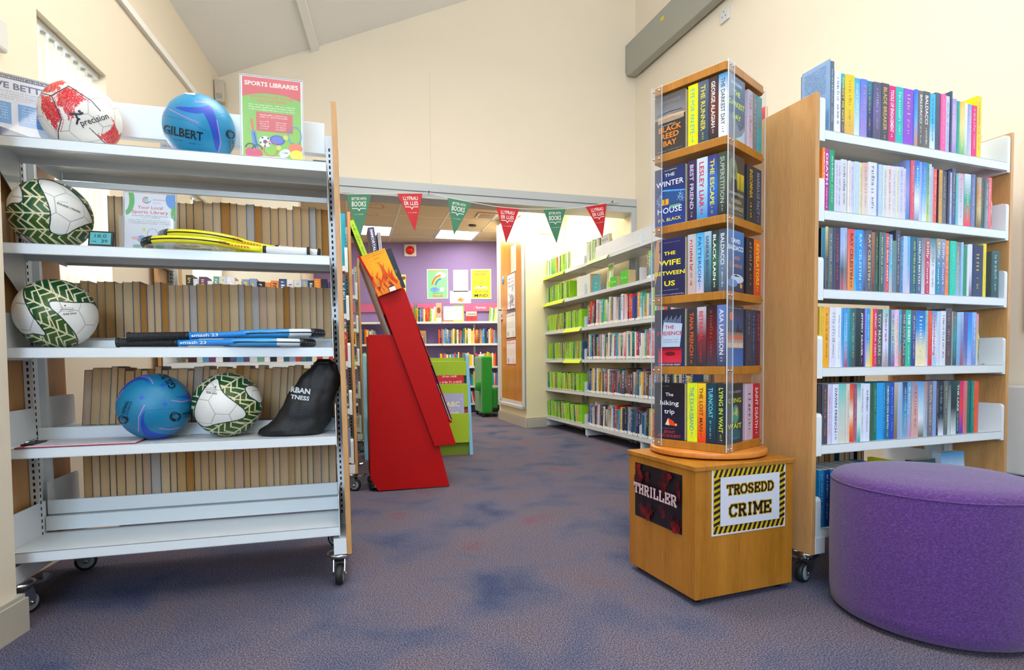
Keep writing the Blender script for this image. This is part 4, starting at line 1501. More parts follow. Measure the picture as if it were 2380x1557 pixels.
def col_green(V, whites, rot=0.3):
    X, Y, Zf = V[:, 0], V[:, 1], V[:, 2]
    fr = Zf > 0
    q = LAT - .62 * np.sin(2 * LON)
    band = np.abs(q) < .45
    edge = np.abs(np.abs(q) - .45) < .03
    wf = np.zeros(len(X), bool); ef = np.zeros(len(X), bool)
    for w_ in whites:
        s_ = smooth(w_)
        wf |= inpoly(X, Y, s_)
        ef |= near(X, Y, s_ + s_[:1], .016)
    band = np.where(fr, ~wf, band); edge = np.where(fr, ef, edge)
    c = np.tile(lc3('e4e2dc'), (len(X), 1))
    t = nz3(V, 2.6, 4)[:, None]
    c[band] = (lc3('124a22') * (1 - (t > .1)) + lc3('33560e') * (t > .1))[band]
    a = X * math.cos(rot) + Y * math.sin(rot); b = -X * math.sin(rot) + Y * math.cos(rot)
    a = a * 3.0; b = b * 3.0
    tri = np.abs((b + 20) % 1.3 - .65)
    ch = np.abs((a + tri * .8 + 20) % .62 - .31) < .070
    ln = tri < .06
    x2 = np.abs((a * .8 + b * .9 + 20) % 1.25 - .62) < .055
    lat = (ch | ln | x2) & band
    c[lat] = lc3('dcd3ae')
    seam = (EDGE < .006) & ~band
    c[seam] = lc3('b4b2aa')
    c[edge] = lc3('14322a')
    return c
def col_red(V):
    X, Y, Zf = V[:, 0], V[:, 1], V[:, 2]
    fr = Zf > 0
    N_ = lambda p: nrm(p, 333, 266, 273, 204)
    polys = [[(110, 120), (170, 85), (260, 85), (200, 120), (160, 160), (80, 168)], [(172, 168), (265, 112), (375, 155), (300, 200), (272, 300), (235, 232), (198, 236)],
             [(84, 190), (150, 182), (205, 285), (182, 362), (96, 275)], [(520, 215), (590, 320), (590, 358), (520, 403), (450, 340), (542, 275)], [(592, 380), (604, 420), (560, 468), (505, 440)], [(60, 230), (74, 300), (66, 330), (58, 280)]]
    jx, jy = X + .035 * nz3(V, 22, 7) + .02 * nz3(V, 70, 8), Y + .035 * nz3(V, 22, 9) + .02 * nz3(V, 70, 10)
    red = np.zeros(len(X), bool); core = red.copy()
    for p in polys:
        red |= inpoly(jx, jy, N_(p)); core |= inpoly(X, Y, N_(p))
    red = np.where(fr, red, np.isin(PANEL, [1, 4, 8, 14, 20, 24, 28]) & (nz3(V, 8, 3) > -.4))
    c = np.tile(lc3('e4e0d8'), (len(X), 1))
    spk = nz3(V, 110, 2) + .6 * nz3(V, 200, 5)
    c[red] = lc3('cc1020')
    c[red & (spk > 1.0)] = lc3('f0c8c4')
    halo = fr & ~red & inpoly(X * .93, Y * .93, N_(polys[1])) & (spk > .6)
    c[halo] = lc3('d84a50')
    seam = EDGE < .006
    c[seam & ~red] = lc3('c0b8ae')
    for pts, wd, cc in (([(75, 172), (160, 178), (265, 108), (400, 160), (455, 205)], .013, '2a2c4c'), ([(160, 178), (215, 290), (190, 360), (190, 425)], .013, '2a2c4c'), ([(385, 310), (520, 405), (595, 370)], .011, '2a2c4c'),
                        ([(185, 182), (268, 122), (395, 172)], .007, 'c03040'), ([(175, 185), (228, 295), (205, 360)], .007, 'c03040'), ([(78, 182), (156, 190), (205, 290)], .007, 'c03040')):
        c[near(X, Y, N_(pts), wd) & fr] = lc3(cc)
    return c
def col_blue(V, deep, pink, stars, lines, tint='1486b4'):
    X, Y, Zf = V[:, 0], V[:, 1], V[:, 2]
    fr = Zf > 0
    c = np.tile(lc3(tint), (len(X), 1))
    for p in deep:
        s_ = smooth(p); c[inpoly(X, Y, s_) & fr] = lc3('1a48b8')
    q = LAT - .35 * np.sin(2 * LON + .6)
    c[(np.abs(q + .5 * np.sin(LON)) < .14) & ~fr] = lc3('1a48b8')
    for p in pink: c[near(X, Y, p, .014) & fr] = lc3('a878c8')
    for p in lines: c[near(X, Y, p, .007) & fr] = lc3('0e6288')
    for (x, y) in stars:
        st = (np.sqrt(np.abs(X - x)) + np.sqrt(np.abs(Y - y)) < .36) & fr
        c[st] = lc3('2450c0')
    return c
BR = .117
def ball(name, kind, F, u, v, zs, label, paint, prints):
    r_ = empty(name, label=label, cat='ball')
    r_.location = F.w(u, v, zs + BR)
    n = (Vector((0, 0, EYE)) - Vector(r_.location)).normalized()
    right = Vector((0, 0, 1)).cross(n).normalized()
    up = n.cross(right)
    B = np.array([right, up, n])                      # rows
    # turn the panel layout a little differently on every ball
    Q = np.array(Matrix.Rotation(u * 9 + zs * 5, 3, Vector((.3, .8, .5)).normalized()))
    W = SV @ Q.T
    L = W @ B.T                                       # coordinates seen from the front
    c = paint(L)
    g = np.clip(EDGE / (.010 if kind != 'blue' else .005), 0, 1)
    rr_ = BR * (1 - (.012 if kind != 'blue' else .004) * (1 - g) ** 2)
    V = W * rr_[:, None]
    me = bpy.data.meshes.new('ball_' + kind)
    me.vertices.add(len(V)); me.vertices.foreach_set('co', V.ravel())
    nf = len(SF)
    me.loops.add(nf * 3); me.loops.foreach_set('vertex_index', SF.ravel().astype(np.int32))
    me.polygons.add(nf); me.polygons.foreach_set('loop_start', np.arange(0, nf * 3, 3, dtype=np.int32))
    me.polygons.foreach_set('use_smooth', np.ones(nf, bool))
    me.materials.append(PAINT)
    me.update(calc_edges=True)
    a = me.color_attributes.new('Col', 'FLOAT_COLOR', 'POINT')
    a.data.foreach_set('color', np.concatenate([np.clip(c, 0, 1), np.ones((len(c), 1))], 1).ravel())
    s = bpy.data.objects.new('leather_shell', me)
    C.objects.link(s); s.parent = r_
    mb = MB()
    def mp(x, y, l):
        d = min(.999, math.hypot(x, y))
        k = d / (math.hypot(x, y) or 1)
        q = right * (x * k) + up * (y * k) + n * math.sqrt(1 - d * d)
        return tuple(q * (BR * 1.0015 + .0011 + l))
    sh = Sheet(mb, mp, PAINT, .0001)
    prints(sh)
    mb.build('ball_print', r_)
    return r_
def pr_precision(sh):
    sh.text('precision', .02, -.20, .165, '23242e', .72, 'l', .004, rot=.50)
    sh.disc(-.03, .17, .035, '23242e', n=12)
    sh.line([(-.26, .05), (-.12, .09), (-.02, .10), (.05, .16)], .045, '23242e')
    sh.line([(-.12, .09), (-.08, -.02), (-.02, -.03)], .05, '23242e'); sh.line([(-.07, -.04), (-.10, -.18)], .04, '23242e')
def pr_found(sh):
    sh.text('FOUND', .13, .33, .052, '2e4038', .26, 'l', .02, rot=-.30); sh.text('A', .39, .24, .07, 'e0a030', .05, 'l', .03, rot=-.30); sh.text('TION', .44, .23, .052, '2e4038', .20, 'l', .02, rot=-.34)
    sh.scribble(.15, .36, .40, .018, '7aa0a0', 3)
def pr_size5(sh):
    sh.disc(.19, .24, .020, '202020', n=10)
    for i in range(3): sh.scribble(.08, .38, .17 - i * .05, .022, '505850', i)
    sh.text('SIZE FIVE', .14, -.02, .042, '384840', .30, 'l', .02, rot=.12)
def pr_size4(sh):
    sh.disc(-.31, .54, .020, '202020', n=10)
    for i in range(3): sh.scribble(-.58, -.30, .50 - i * .05, .022, '505850', i)
    sh.text('SIZE FIVE', -.56, .36, .045, '384840', .28, 'l', .02, rot=-.2)
def netlogo(sh, x, y, r_, rot, txt=True):
    sh.disc(x, y, r_, '101c28')
    for a0, ox, oy in ((40, .2, .1), (150, .3, .3), (-60, -.4, -.3), (220, 0, .5)): sh.ring(x + ox * r_, y + oy * r_, r_ * .8, r_ * .12, '1486b4', n=14, a0=a0, a1=a0 + 110)
    if txt:
        c_, s_ = math.cos(rot), math.sin(rot)
        sh.text('NETBALL', x + c_ * r_ * 1.3 - s_ * .01, y + s_ * r_ * 1.3 + c_ * .01, .075, '101c28', .38, 'l', .02, rot=rot)
        sh.text('FOUNDATION', x + c_ * r_ * 1.3 + s_ * .07, y + s_ * r_ * 1.3 - c_ * .07, .045, '101c28', .38, 'l', .01, rot=rot)
def pr_gil1(sh):
    sh.text('GILBERT', .07, -.30, .24, '101c28', 1.02, 'r', .02, rot=-.05)
    sh.scribble(-.70, -.45, -.40, .04, '143040', 4); sh.scribble(-.28, .0, -.43, .04, '143040', 5)
    netlogo(sh, .81, .0, .13, -1.45)
    sh.rect(-.38, .90, -.10, .975, 'd8e4ec')
def pr_gil2(sh):
    sh.text('GILBERT', .56, .56, .20, '101c28', .90, 'l', .02, rot=2.1)
    netlogo(sh, .50, -.33, .15, .10); netlogo(sh, -.79, -.34, .13, 1.25)
tz = [z + .034 for z in lbf]
def lu(u, z): return u

A1 = lambda p: nrm(p, 1069, 350, 224, 178)
A2 = lambda p: nrm(p, 385, 362, 323, 270)
G5 = lambda p: nrm(p, 995, 350, 297, 262)
G3 = lambda p: nrm(p, 570, 857, 530, 368)
G4 = lambda p: nrm(p, 360, 488, 312, 238)
ball('football', 'red', LB, -.865, .120, tz[4], 'red and white football on the top shelf of the left trolley', col_red, pr_precision)
ball('netball', 'blue', LB, -.500, .120, tz[4], 'blue netball on the top shelf of the left trolley',
     lambda L: col_blue(L, [A1([(900, 260), (1080, 245), (1140, 212), (1100, 272), (1000, 280)]), A1([(1075, 255), (1140, 212), (1172, 300), (1188, 400), (1165, 465), (1135, 340), (1100, 275)]), A1([(880, 470), (1000, 496), (1090, 525), (960, 525), (900, 500)])],
                        [A1([(895, 275), (960, 295), (1060, 318)]), A1([(1170, 292), (1192, 400), (1172, 470)]), A1([(890, 455), (980, 480), (1030, 485)]), A1([(1045, 218), (1130, 208)])], A1([(1065, 467), (1188, 498), (865, 292)]), [A1([(850, 310), (1000, 318), (1130, 360)])]), pr_gil1)
ball('football', 'green', LB, -.960, .118, tz[3], 'green and white football beside the small clock, second shelf from the top',
     lambda L: col_green(L, [G3([(420, 495), (650, 505), (850, 590), (1000, 720), (1095, 890), (1040, 890), (860, 960), (740, 1040), (620, 1052), (530, 1010), (560, 900), (560, 800), (500, 660), (440, 570)]), G3([(50, 740), (120, 620), (200, 560), (255, 650), (258, 775), (110, 780), (55, 860)]), G3([(190, 1050), (330, 1150), (480, 1220), (330, 1225), (200, 1150)]), G3([(830, 1150), (1020, 1130), (930, 1225), (780, 1235)])], .1), pr_found)
ball('football', 'green', LB, -.955, .118, tz[2], 'green and white football left of the blue rackets',
     lambda L: col_green(L, [G4([(305, 398), (480, 410), (610, 395), (665, 430), (680, 500), (655, 610), (560, 680), (500, 710), (502, 640), (440, 560), (370, 490), (315, 450)]), G4([(50, 400), (150, 290), (138, 380), (180, 480), (240, 560), (298, 642), (200, 620), (130, 640), (60, 570), (40, 490)])], -.5), pr_size5)
ball('netball', 'blue', LB, -.668, .120, tz[1], 'blue netball on the lower shelf beside the green and white football',
     lambda L: col_blue(L, [A2([(85, 260), (190, 135), (300, 108), (362, 190), (290, 140), (200, 160), (120, 240)]), A2([(310, 378), (285, 470), (330, 555), (450, 595), (560, 600), (420, 632), (300, 610), (262, 520), (275, 430)]), A2([(535, 292), (630, 285), (690, 250), (640, 170), (705, 260), (708, 320), (620, 305)])],
                        [A2([(300, 350), (252, 440), (245, 555)]), A2([(520, 320), (600, 335), (705, 318)]), A2([(415, 540), (500, 555), (610, 545)]), A2([(280, 120), (345, 130), (375, 180)]), A2([(75, 300), (130, 225)])], A2([(452, 193), (280, 290), (465, 350)]), [A2([(310, 392), (700, 382)]), A2([(440, 100), (560, 300)])], '127aa4'), pr_gil2)
ball('football', 'green', LB, -.432, .120, tz[1], 'green and white football between the lower blue netball and the black bag',
     lambda L: col_green(L, [G5([(925, 135), (935, 210), (965, 265), (1060, 340), (1142, 405), (1142, 460), (1050, 485), (900, 500), (800, 532), (730, 475), (718, 400), (760, 290), (830, 190), (880, 150)]), G5([(1125, 208), (1240, 198), (1300, 290), (1280, 365), (1205, 312), (1165, 290)])], .6), pr_size4)

# ------------------------------------------------------------------ rackets
def racket(name, label, M_, L, hw, hl, colA, colB, grip, gripend, bumper, text, tcol, stringc='e8e4e0', mark=None):
    r_ = empty(name, label=label, cat='racket', group=None)
    r_.matrix_world = M_
    cx = L - hl
    A = mat('racket_frame_' + colA, colA, rough=.25, coat=.5)
    B = mat('racket_frame_' + colB, colB, rough=.3, coat=.5)
    f = MB()
    pts, ptsb = [], []
    for i in range(64):
        a = 2 * math.pi * i / 64
        pts.append((cx + hl * math.cos(a), hw * math.sin(a), 0))
    for seg, mt in ((pts[6:59] if False else pts, A),):
        f.tube(seg, .0130, mt, n=8, closed=True, flat=.55)
    tb = .30 * L
    for s_ in (-1, 1):
        q = []
        for i in range(9):
            t = i / 8
            q.append((tb + (cx - hl * .62 - tb) * t, s_ * (.010 + (hw * .78 - .010) * t ** 1.4), 0))
        f.tube(q, .0100, B, n=8, flat=.8)
    f.tube([(.28 * L, 0, 0), (tb + .02, 0, 0)], .0135, B, n=10, flat=.9)
    # dark grommet groove along the outer rim
    for a0, a1 in ((30, 160), (200, 330)):
        g = []
        for i in range(24):
            a = R(a0 + (a1 - a0) * i / 23)
            g.append((cx + (hl + .0068) * math.cos(a), (hw + .0068) * math.sin(a), 0))
        f.tube(g, .0024, BLACKP, n=6)
    if grip == '1c1d20':
        WB = mat('racket_white_band', 'd8e4ec', rough=.25, coat=.5)
        for a0, a1 in ((44, 78), (-78, -44)):
            f.tube([(cx + hl * math.cos(R(a0 + (a1 - a0) * i / 9)), hw * math.sin(R(a0 + (a1 - a0) * i / 9)), 0) for i in range(10)], .0133, WB, n=8, flat=.56)
    f.build('racket_frame', r_)
    b = MB(); g = []
    for i in range(15):
        a = R(-46 + 92 * i / 14)
        g.append((cx + (hl + .004) * math.cos(a), (hw + .004) * math.sin(a), 0))
    b.tube(g, .0142, BLACKP, n=8, flat=.6)
    for i in range(-6, 7):
        a = R(i * 6.4)
        b.lathe([(0, .0002), (.0022, .0002), (.0022, -.0008)], PVC, n=8, c=(cx + (hl + .012) * math.cos(a), (hw + .012) * math.sin(a), 0), axis='z')
    b.build('bumper_guard', r_)
    s = MB(); SM = mat('string_' + stringc, stringc, rough=.4)
    n = 15
    for i in range(-n // 2 + 1, n // 2 + 1):
        y = i * hw * 2 / (n + 1)
        dx_ = hl * math.sqrt(max(0, 1 - (y / hw) ** 2)) - .004
        s.tube([(cx - dx_, y, 0), (cx + dx_, y, 0)], .0008, SM, n=4)
    for i in range(-8, 9):
        x = i * hl * 2 / 18
        dy_ = hw * math.sqrt(max(0, 1 - (x / hl) ** 2)) - .004
        s.tube([(cx + x, -dy_, .001), (cx + x, dy_, .001)], .0008, SM, n=4)
    if mark:
        for x0, y0, x1, y1 in ((-.05, -.04, .04, .0), (.04, .0, -.02, .05), (-.05, -.04, -.03, .03)):
            s.box((cx + min(x0, x1), min(y0, y1), .0015), (cx + max(x0, x1), min(y0, y1) + .008, .0022), BLACKP)
    s.build('strings', r_)
    h = MB(); GM = mat('grip_' + grip, grip, rough=.7, bump=(200, .4))
    h.tube([(.0, 0, 0), (.004, 0, 0), (.27 * L, 0, 0)], [.0165, .0150, .0140], GM, n=8)
    for i in range(10):
        x = .012 + i * .27 * L / 10.5
        h.tube([(x, 0, 0), (x + .0022, 0, 0)], .0152, GM, n=10)
    h.build('grip', r_)
    h = MB(); h.tube([(-.006, 0, 0), (.002, 0, 0)], .0172, BLACKP, n=10); h.tube([(.265 * L, 0, 0), (.285 * L, 0, 0)], .0150, BLACKP, n=10); h.build('butt_cap', r_)
    if text:
        t = MB()
        for sd in (-1, 1):
            sh = Sheet(t, (lambda x, y, l, sd=sd: (.30 * L + (x if sd < 0 else .12 - x), sd * (.0192 + (hw * .78 - .010) * (max(0, (x if sd < 0 else .12 - x)) / (cx - hl * .62 - .30 * L)) ** 1.4 + l), y)), GLOSS)
            sh.text(text, .0, -.005, .011, tcol, .085, 'l', .01)
        t.build('racket_lettering', r_)
    return r_
def Mx(F, u, v, z, yaw, pitch=0, roll=0):
    return Matrix.Translation(F.w(u, v, z)) @ Matrix.Rotation(F.y + R(yaw), 4, 'Z') @ Matrix.Rotation(R(pitch), 4, 'Y') @ Matrix.Rotation(R(roll), 4, 'X')
# yellow pair: heads at the left, grips at the right
racket('tennis_racket', 'yellow racket with a white grip, front one of the yellow pair', Mx(LB, -.138, .040, tz[3] + .0178, 177, -.6, 4), .53, .095, .150, 'e6dc10', 'f0e41c', 'e8e8e6', 'd', 'b', 'Zoom', 'd04020', mark=True)
racket('tennis_racket', 'yellow racket with a white grip, lying behind and over the other yellow one', Mx(LB, -.102, .066, tz[3] + .0185, 174.5, -4.4, 6), .53, .095, .150, 'e6dc10', 'f0e41c', 'ece6dc', 'd', 'b', 'Zoom', 'd04020', mark=True)
# blue pair: grips at the left
racket('tennis_racket', 'blue racket with a black grip, lower one of the blue pair', Mx(LB, -.748, .040, tz[2] + .0175, 3, 0, 0), .62, .105, .150, '3aa0e0', '1a88dc', '1c1d20', 'd', 'b', 'smash 23', 'e8f2f8', stringc='30343a')
racket('tennis_racket', 'blue racket with a black grip, upper one of the blue pair', Mx(LB, -.712, .030, tz[2] + .036, 6, -1.8, 0), .62, .105, .150, '2d96dc', '1a88dc', '1c1d20', 'd', 'b', 'smash 23', 'e8f2f8', stringc='30343a')

# ------------------------------------------------------------------ black drawstring bag
def make_bag():
    r_ = empty('drawstring_bag', label='black drawstring bag slumped against the right end of the lower ball shelf', cat='bag')
    LB.place(r_, -.20, .095, tz[1] + .001)
    # outline rings: (height, centre x, half width, half depth)
    prof = [(.000, .010, .085, .066), (.006, .004, .100, .076), (.022, .008, .104, .078), (.045, .026, .100, .076), (.096, .046, .092, .070), (.144, .066, .087, .064), (.175, .080, .080, .060), (.210, .094, .070, .054), (.235, .104, .058, .046), (.258, .112, .046, .036), (.272, .113, .030, .024), (.281, .112, .016, .012)]
    def ringp(t, a):
        k = t * (len(prof) - 1)
        i = min(int(k), len(prof) - 2)
        fr = k - i
        z, cx, hw, hd = [prof[i][j] * (1 - fr) + prof[i + 1][j] * fr for j in range(4)]
        ca, sa_ = math.cos(a), math.sin(a)
        e = .75
        x = cx + hw * math.copysign(abs(ca) ** e, ca)
        y = hd * math.copysign(abs(sa_) ** e, sa_)
        n_ = pnoise(Vector((x * 16, y * 16, z * 13))) * .011 + pnoise(Vector((x * 45, y * 45, z * 30 + 5))) * .004
        if t > .7:
            n_ += .006 * math.sin(a * 9) * (t - .7) / .3
        n_ *= min(1, t * 6)
        d = Vector((ca, sa_, 0))
        p = Vector((x, y, z)) + d * n_
        # pointed lower left corner
        if ca < -.5:
            p.x -= .034 * max(0, 1 - z / .06) * (-ca - .5) * 2
        return p
    N, Mr = 72, 60
    vs, fs = [], []
    for i in range(Mr + 1):
        for k in range(N):
            vs.append(tuple(ringp(i / Mr, 2 * math.pi * k / N)))
    for i in range(Mr):
        for k in range(N):
            l = (k + 1) % N
            fs.append((i * N + k, i * N + l, (i + 1) * N + l, (i + 1) * N + k))
    fs.append(tuple(range(N - 1, -1, -1))); fs.append(tuple(Mr * N + k for k in range(N)))
    b = MB(); b.add(vs, fs, NYLON, None, True); b.build('fabric_body', r_)
    b = MB(); b.tube([ringp(.86, 2 * math.pi * k / 30) * 1.0 + Vector((0, 0, .002)) for k in range(30)], .0028, BLACKP, n=6, closed=True)
    b.tube([Vector((.112, -.02, .26)), Vector((.128, -.026, .24)), Vector((.130, -.022, .20)), Vector((.120, -.02, .17))], .0024, BLACKP, n=6)
    b.build('drawcord', r_)
    def surf(x, z):
        best = None
        t = 0
        for i in range(121):
            p = ringp(i / 120, -math.pi / 2)
            if best is None or abs(p.z - z) < best:
                best, t = abs(p.z - z), i / 120
        bx, bp_ = 9, None
        for j in range(41):
            a = -math.pi + math.pi * j / 40
            p = ringp(t, a)
            if abs(p.x - x) < bx:
                bx, bp_ = abs(p.x - x), p
        return bp_
    mb = MB()
    cache = {}
    def F_(x, y, l):
        xx = x * math.cos(-.14) - y * math.sin(-.14) + .030
        zz = x * math.sin(-.14) + y * math.cos(-.14) + .152
        k = (round(xx, 3), round(zz, 3))
        if k not in cache:
            p = surf(xx, zz)
            cache[k] = p.y
        return (xx, cache[k] - .0022 - l, zz)
    sh = Sheet(mb, F_, mat('white_screen_print', 'c8d0d4', rough=.5))
    sh.text('RBAN', -.040, .004, .019, 'c8d0d4', .070, 'l', .04)
    sh.text('TNESS', -.036, -.020, .015, 'c8d0d4', .066, 'l', .03)
    mb.build('bag_lettering', r_)
make_bag()

# ------------------------------------------------------------------ things standing on the left trolley
def holder(F, u, v, z, w_, h_, lean, bg, paint, label, name='poster_holder', foot=.07, border=None, rz=0.0):
    r_ = empty(name, label=label, cat='sign holder')
    r_.matrix_world = Matrix.Translation(F.w(u, v, z)) @ Matrix.Rotation(F.y + rz, 4, 'Z')
    T = Matrix.Rotation(lean, 4, 'X')
    a = MB(); a.T = T
    a.box((-w_ / 2 - .003, -.0062, .002), (w_ / 2 + .003, -.0052, h_ + .003), ACR); a.box((-w_ / 2 - .003, .0012, .002), (w_ / 2 + .003, .0024, h_ + .003), ACR)
    a.box((-w_ / 2 - .0045, -.0024, .002), (-w_ / 2 - .003, .0026, h_ + .003), ACE); a.box((w_ / 2 + .003, -.0024, .002), (w_ / 2 + .0045, .0026, h_ + .003), ACE)
    a.box((-w_ / 2 - .0045, -.0024, h_ + .003), (w_ / 2 + .0045, .0026, h_ + .0045), ACE)
    a.T = Matrix.Identity(4)
    a.box((-w_ / 2 - .003, -.002, 0), (w_ / 2 + .003, foot, .0025), ACR)
    a.build('acrylic_stand', r_)
    b = MB(); b.T = T; b.box((-w_ / 2, -.0004, .003), (w_ / 2, .0004, h_), INK, H(bg)); b.build('paper', r_)
    b = MB(); b.T = T; sh = Sheet(b, lambda x, y, l: (x, -.0005 - l, y + .003), INK, .00004); sh.clip = (-w_ / 2, 0, w_ / 2, h_ - .003); paint(sh, w_, h_); b.build('print', r_)
    return r_
def p_sports(sh, w_, h_):
    x0, x1 = -w_ / 2, w_ / 2
    sh.rect(x0 + .004, h_ * .80, x1 - .004, h_ * .985, 'd8423e')
    sh.rect(x0 + .004, h_ * .02, x1 - .004, h_ * .80, '78b828', '92cc30')
    for k in range(10):
        a = k / 10
    sh.poly([(x0 + .004, h_ * .80), (x0 + .004, h_ * .745), (x0 + .05, h_ * .79), (0, h_ * .81), (x1 - .05, h_ * .79), (x1 - .004, h_ * .745), (x1 - .004, h_ * .80), (x1 - .004, h_ * .83), (x0 + .004, h_ * .83)], 'd8423e')
    sh.text('SPORTS LIBRARIES', 0, h_ * .885, .0155, 'fbf4ee', w_ * .88, 'c', .02)
    sh.text('Get more active through', 0, h_ * .745, .011, 'e8603a', w_ * .72, 'c', .02); sh.text('your local library!', 0, h_ * .695, .011, 'e8603a', w_ * .5, 'c', .02)
    for i in range(3): sh.scribble(-w_ * .38, w_ * .38, h_ * (.65 - i * .028), .005, 'eef6d0', i)
    sh.rect(-w_ * .26, h_ * .345, w_ * .34, h_ * .575, 'd8483e')
    sh.scribble(-w_ * .2, w_ * .26, h_ * .535, .005, 'fbf0ea', 11); sh.scribble(-w_ * .2, w_ * .26, h_ * .51, .005, 'fbf0ea', 12)
    for i in range(4): sh.scribble(-w_ * .2, -w_ * .05, h_ * (.455 - i * .028), .0045, 'fbf0ea', 13 + i); sh.scribble(w_ * .06, w_ * .24, h_ * (.455 - i * .028), .0045, 'fbf0ea', 18 + i)
    sh.line([(-w_ * .34, h_ * .48), (-w_ * .31, h_ * .34)], .008, 'e8602c'); sh.line([(-w_ * .31, h_ * .34), (-w_ * .27, h_ * .14)], .016, '3c8ad0'); sh.line([(-w_ * .30, h_ * .32), (-w_ * .26, h_ * .18)], .004, '203c80')
    sh.disc(-w_ * .12, h_ * .22, .020, 'f4f4f4'); sh.disc(-w_ * .12, h_ * .22, .008, '282c34', n=5)
    for a in range(5): sh.disc(-w_ * .12 + .016 * math.cos(a * 1.257 + .9), h_ * .22 + .016 * math.sin(a * 1.257 + .9), .004, '282c34', n=5)
    sh.disc(w_ * .08, h_ * .25, .026, '3848a8', .018); sh.disc(w_ * .08, h_ * .252, .020, '5a70d0', .013)
    sh.ring(w_ * .37, h_ * .32, .024, .003, '3c84d8', ry=.034); sh.line([(w_ * .28, h_ * .18), (w_ * .34, h_ * .24)], .003, '3c84d8'); sh.disc(w_ * .22, h_ * .29, .009, 'd8e038')
    sh.ring(-w_ * .03, h_ * .14, .024, .003, 'e0503c', ry=.028); sh.disc(w_ * .1, h_ * .16, .009, 'd8e038')
    sh.disc(w_ * .38, h_ * .17, .024, 'f07840', .017); sh.disc(w_ * .40, h_ * .085, .024, 'f0e428', .019)
    sh.disc(w_ * .2, h_ * .10, .020, 'e8ecf4', .014, rot=.5); sh.scribble(w_ * .14, w_ * .26, h_ * .095, .006, '3a3a8a', 9)
    sh.disc(-w_ * .36, h_ * .08, .017, 'e03c68'); sh.disc(-w_ * .25, h_ * .07, .017, 'e03c68'); sh.ring(-w_ * .36, h_ * .13, .018, .004, '28303c', a0=0, a1=180); sh.ring(-w_ * .25, h_ * .12, .018, .004, '28303c', a0=0, a1=180)
    sh.poly([(x0 + .004, h_ * .01), (x0 + .004, h_ * .02), (-.03, h_ * .045), (.03, h_ * .05), (x1 - .004, h_ * .02), (x1 - .004, h_ * .01)], 'f4f4f4')
holder(LB, -.250, .045, tz[4], .203, .298, R(-2), 'f2f2f2', p_sports, 'acrylic stand with a red and green poster reading SPORTS LIBRARIES', foot=.09)
def p_local(sh, w_, h_):
    x0, x1 = -w_ / 2, w_ / 2
    sh.rect(x0, 0, x1, h_, 'dcdfe8')
    sh.ring(x0 - .0, h_ * .86, .030, .016, '2ea838', ry=.055, a0=-80, a1=75); sh.disc(x1 - .004, h_ * .90, .026, '2a8ad8', .035); sh.disc(x1 + .0, h_ * .66, .014, '2ea838', .026)
    sh.rect(x1 + .0, 0, x1 + .02, h_, 'dcdfe8') if False else None
    sh.ring(-.012, h_ * .87, .012, .003, 'd85040', a0=60, a1=300); sh.ring(-.008, h_ * .87, .010, .003, '3aa050', a0=90, a1=330); sh.ring(-.004, h_ * .87, .007, .003, '40a0d8', a0=120, a1=360)
    sh.text('Llyfrgelloedd', .008, h_ * .875, .0055, 'c8604c', .042, 'l'); sh.text('Libraries', .008, h_ * .82, .005, '5a90c8', .024, 'l')
    sh.text('Your Local', 0, h_ * .72, .0115, 'd8403c', w_ * .50, 'c', .012); sh.text('Sports Library', 0, h_ * .64, .0115, 'd8403c', w_ * .72, 'c', .012)
    sh.scribble(-w_ * .36, w_ * .36, h_ * .59, .0045, '6aa0a0', 1); sh.scribble(-w_ * .18, w_ * .2, h_ * .56, .0045, '6aa0a0', 2)
    for i in range(3): sh.scribble(-w_ * .42, w_ * .42, h_ * (.52 - i * .03), .0035, '60686c', i + 5)
    sh.ring(.008, h_ * .28, .017, .002, '3c90d8', ry=.022); sh.disc(-.018, h_ * .36, .006, 'd8dc30'); sh.disc(-.026, h_ * .20, .014, '2080c8', .012); sh.disc(-.045, h_ * .21, .012, 'e8a0a0', .006)
    sh.rect(.028, h_ * .16, .046, h_ * .34, '3a90d0'); sh.line([(.03, h_ * .18), (.04, h_ * .34)], .004, 'd03848'); sh.disc(-.04, h_ * .07, .012, '50a080', .007); sh.disc(.0, h_ * .07, .012, '8a4ab0', .007); sh.disc(.03, h_ * .08, .014, '6ab8a0', .008)
def leaflet_box():
    r_ = holder(LB, -.655, .070, tz[3], .155, .205, R(-6), 'dcdfe8', p_local, 'acrylic leaflet holder with leaflets reading Your Local Sports Library', name='leaflet_holder')
    a = MB(); a.box((-.082, -.03, .0), (.082, -.0285, .11), ACR); a.box((-.082, -.03, 0), (-.0805, .03, .12), ACR); a.box((.0805, -.03, 0), (.082, .03, .12), ACR)
    a.build('acrylic_pocket', r_)
leaflet_box()
def p_move(sh, w_, h_):
    x0, x1 = -w_ / 2, w_ / 2
    sh.rect(x0, 0, x1, h_, 'd6dcea'); sh.rect(x0, h_ * .93, x1, h_, '2c2a58'); sh.scribble(x0 + .01, x1 - .01, h_ * .945, .007, 'c8d0e8', 3)
    sh.text('BETTER. MOVE BETTER', 0, h_ * .79, .022, '2c3c6c', w_ * .94, 'c', .03)
    for i in range(4): sh.scribble(x0 + .01, x1 - .01, h_ * (.735 - i * .035), .005, '8a94b0', i)
    for k in range(3): sh.rect(x0 + .01 + k * w_ * .33, h_ * .26, x0 + w_ * .31 + k * w_ * .33, h_ * .58, '2a90d8')
    for k in range(3):
        for i in range(6): sh.scribble(x0 + .02 + k * w_ * .33, x0 + w_ * .29 + k * w_ * .33, h_ * (.53 - i * .04), .005, 'c8e4f8', i + 10 * k)
    sh.poly([(x0, 0), (x1, 0), (x1, h_ * .04), (x0 + w_ * .55, h_ * .20), (x0, h_ * .33)], '24306c')
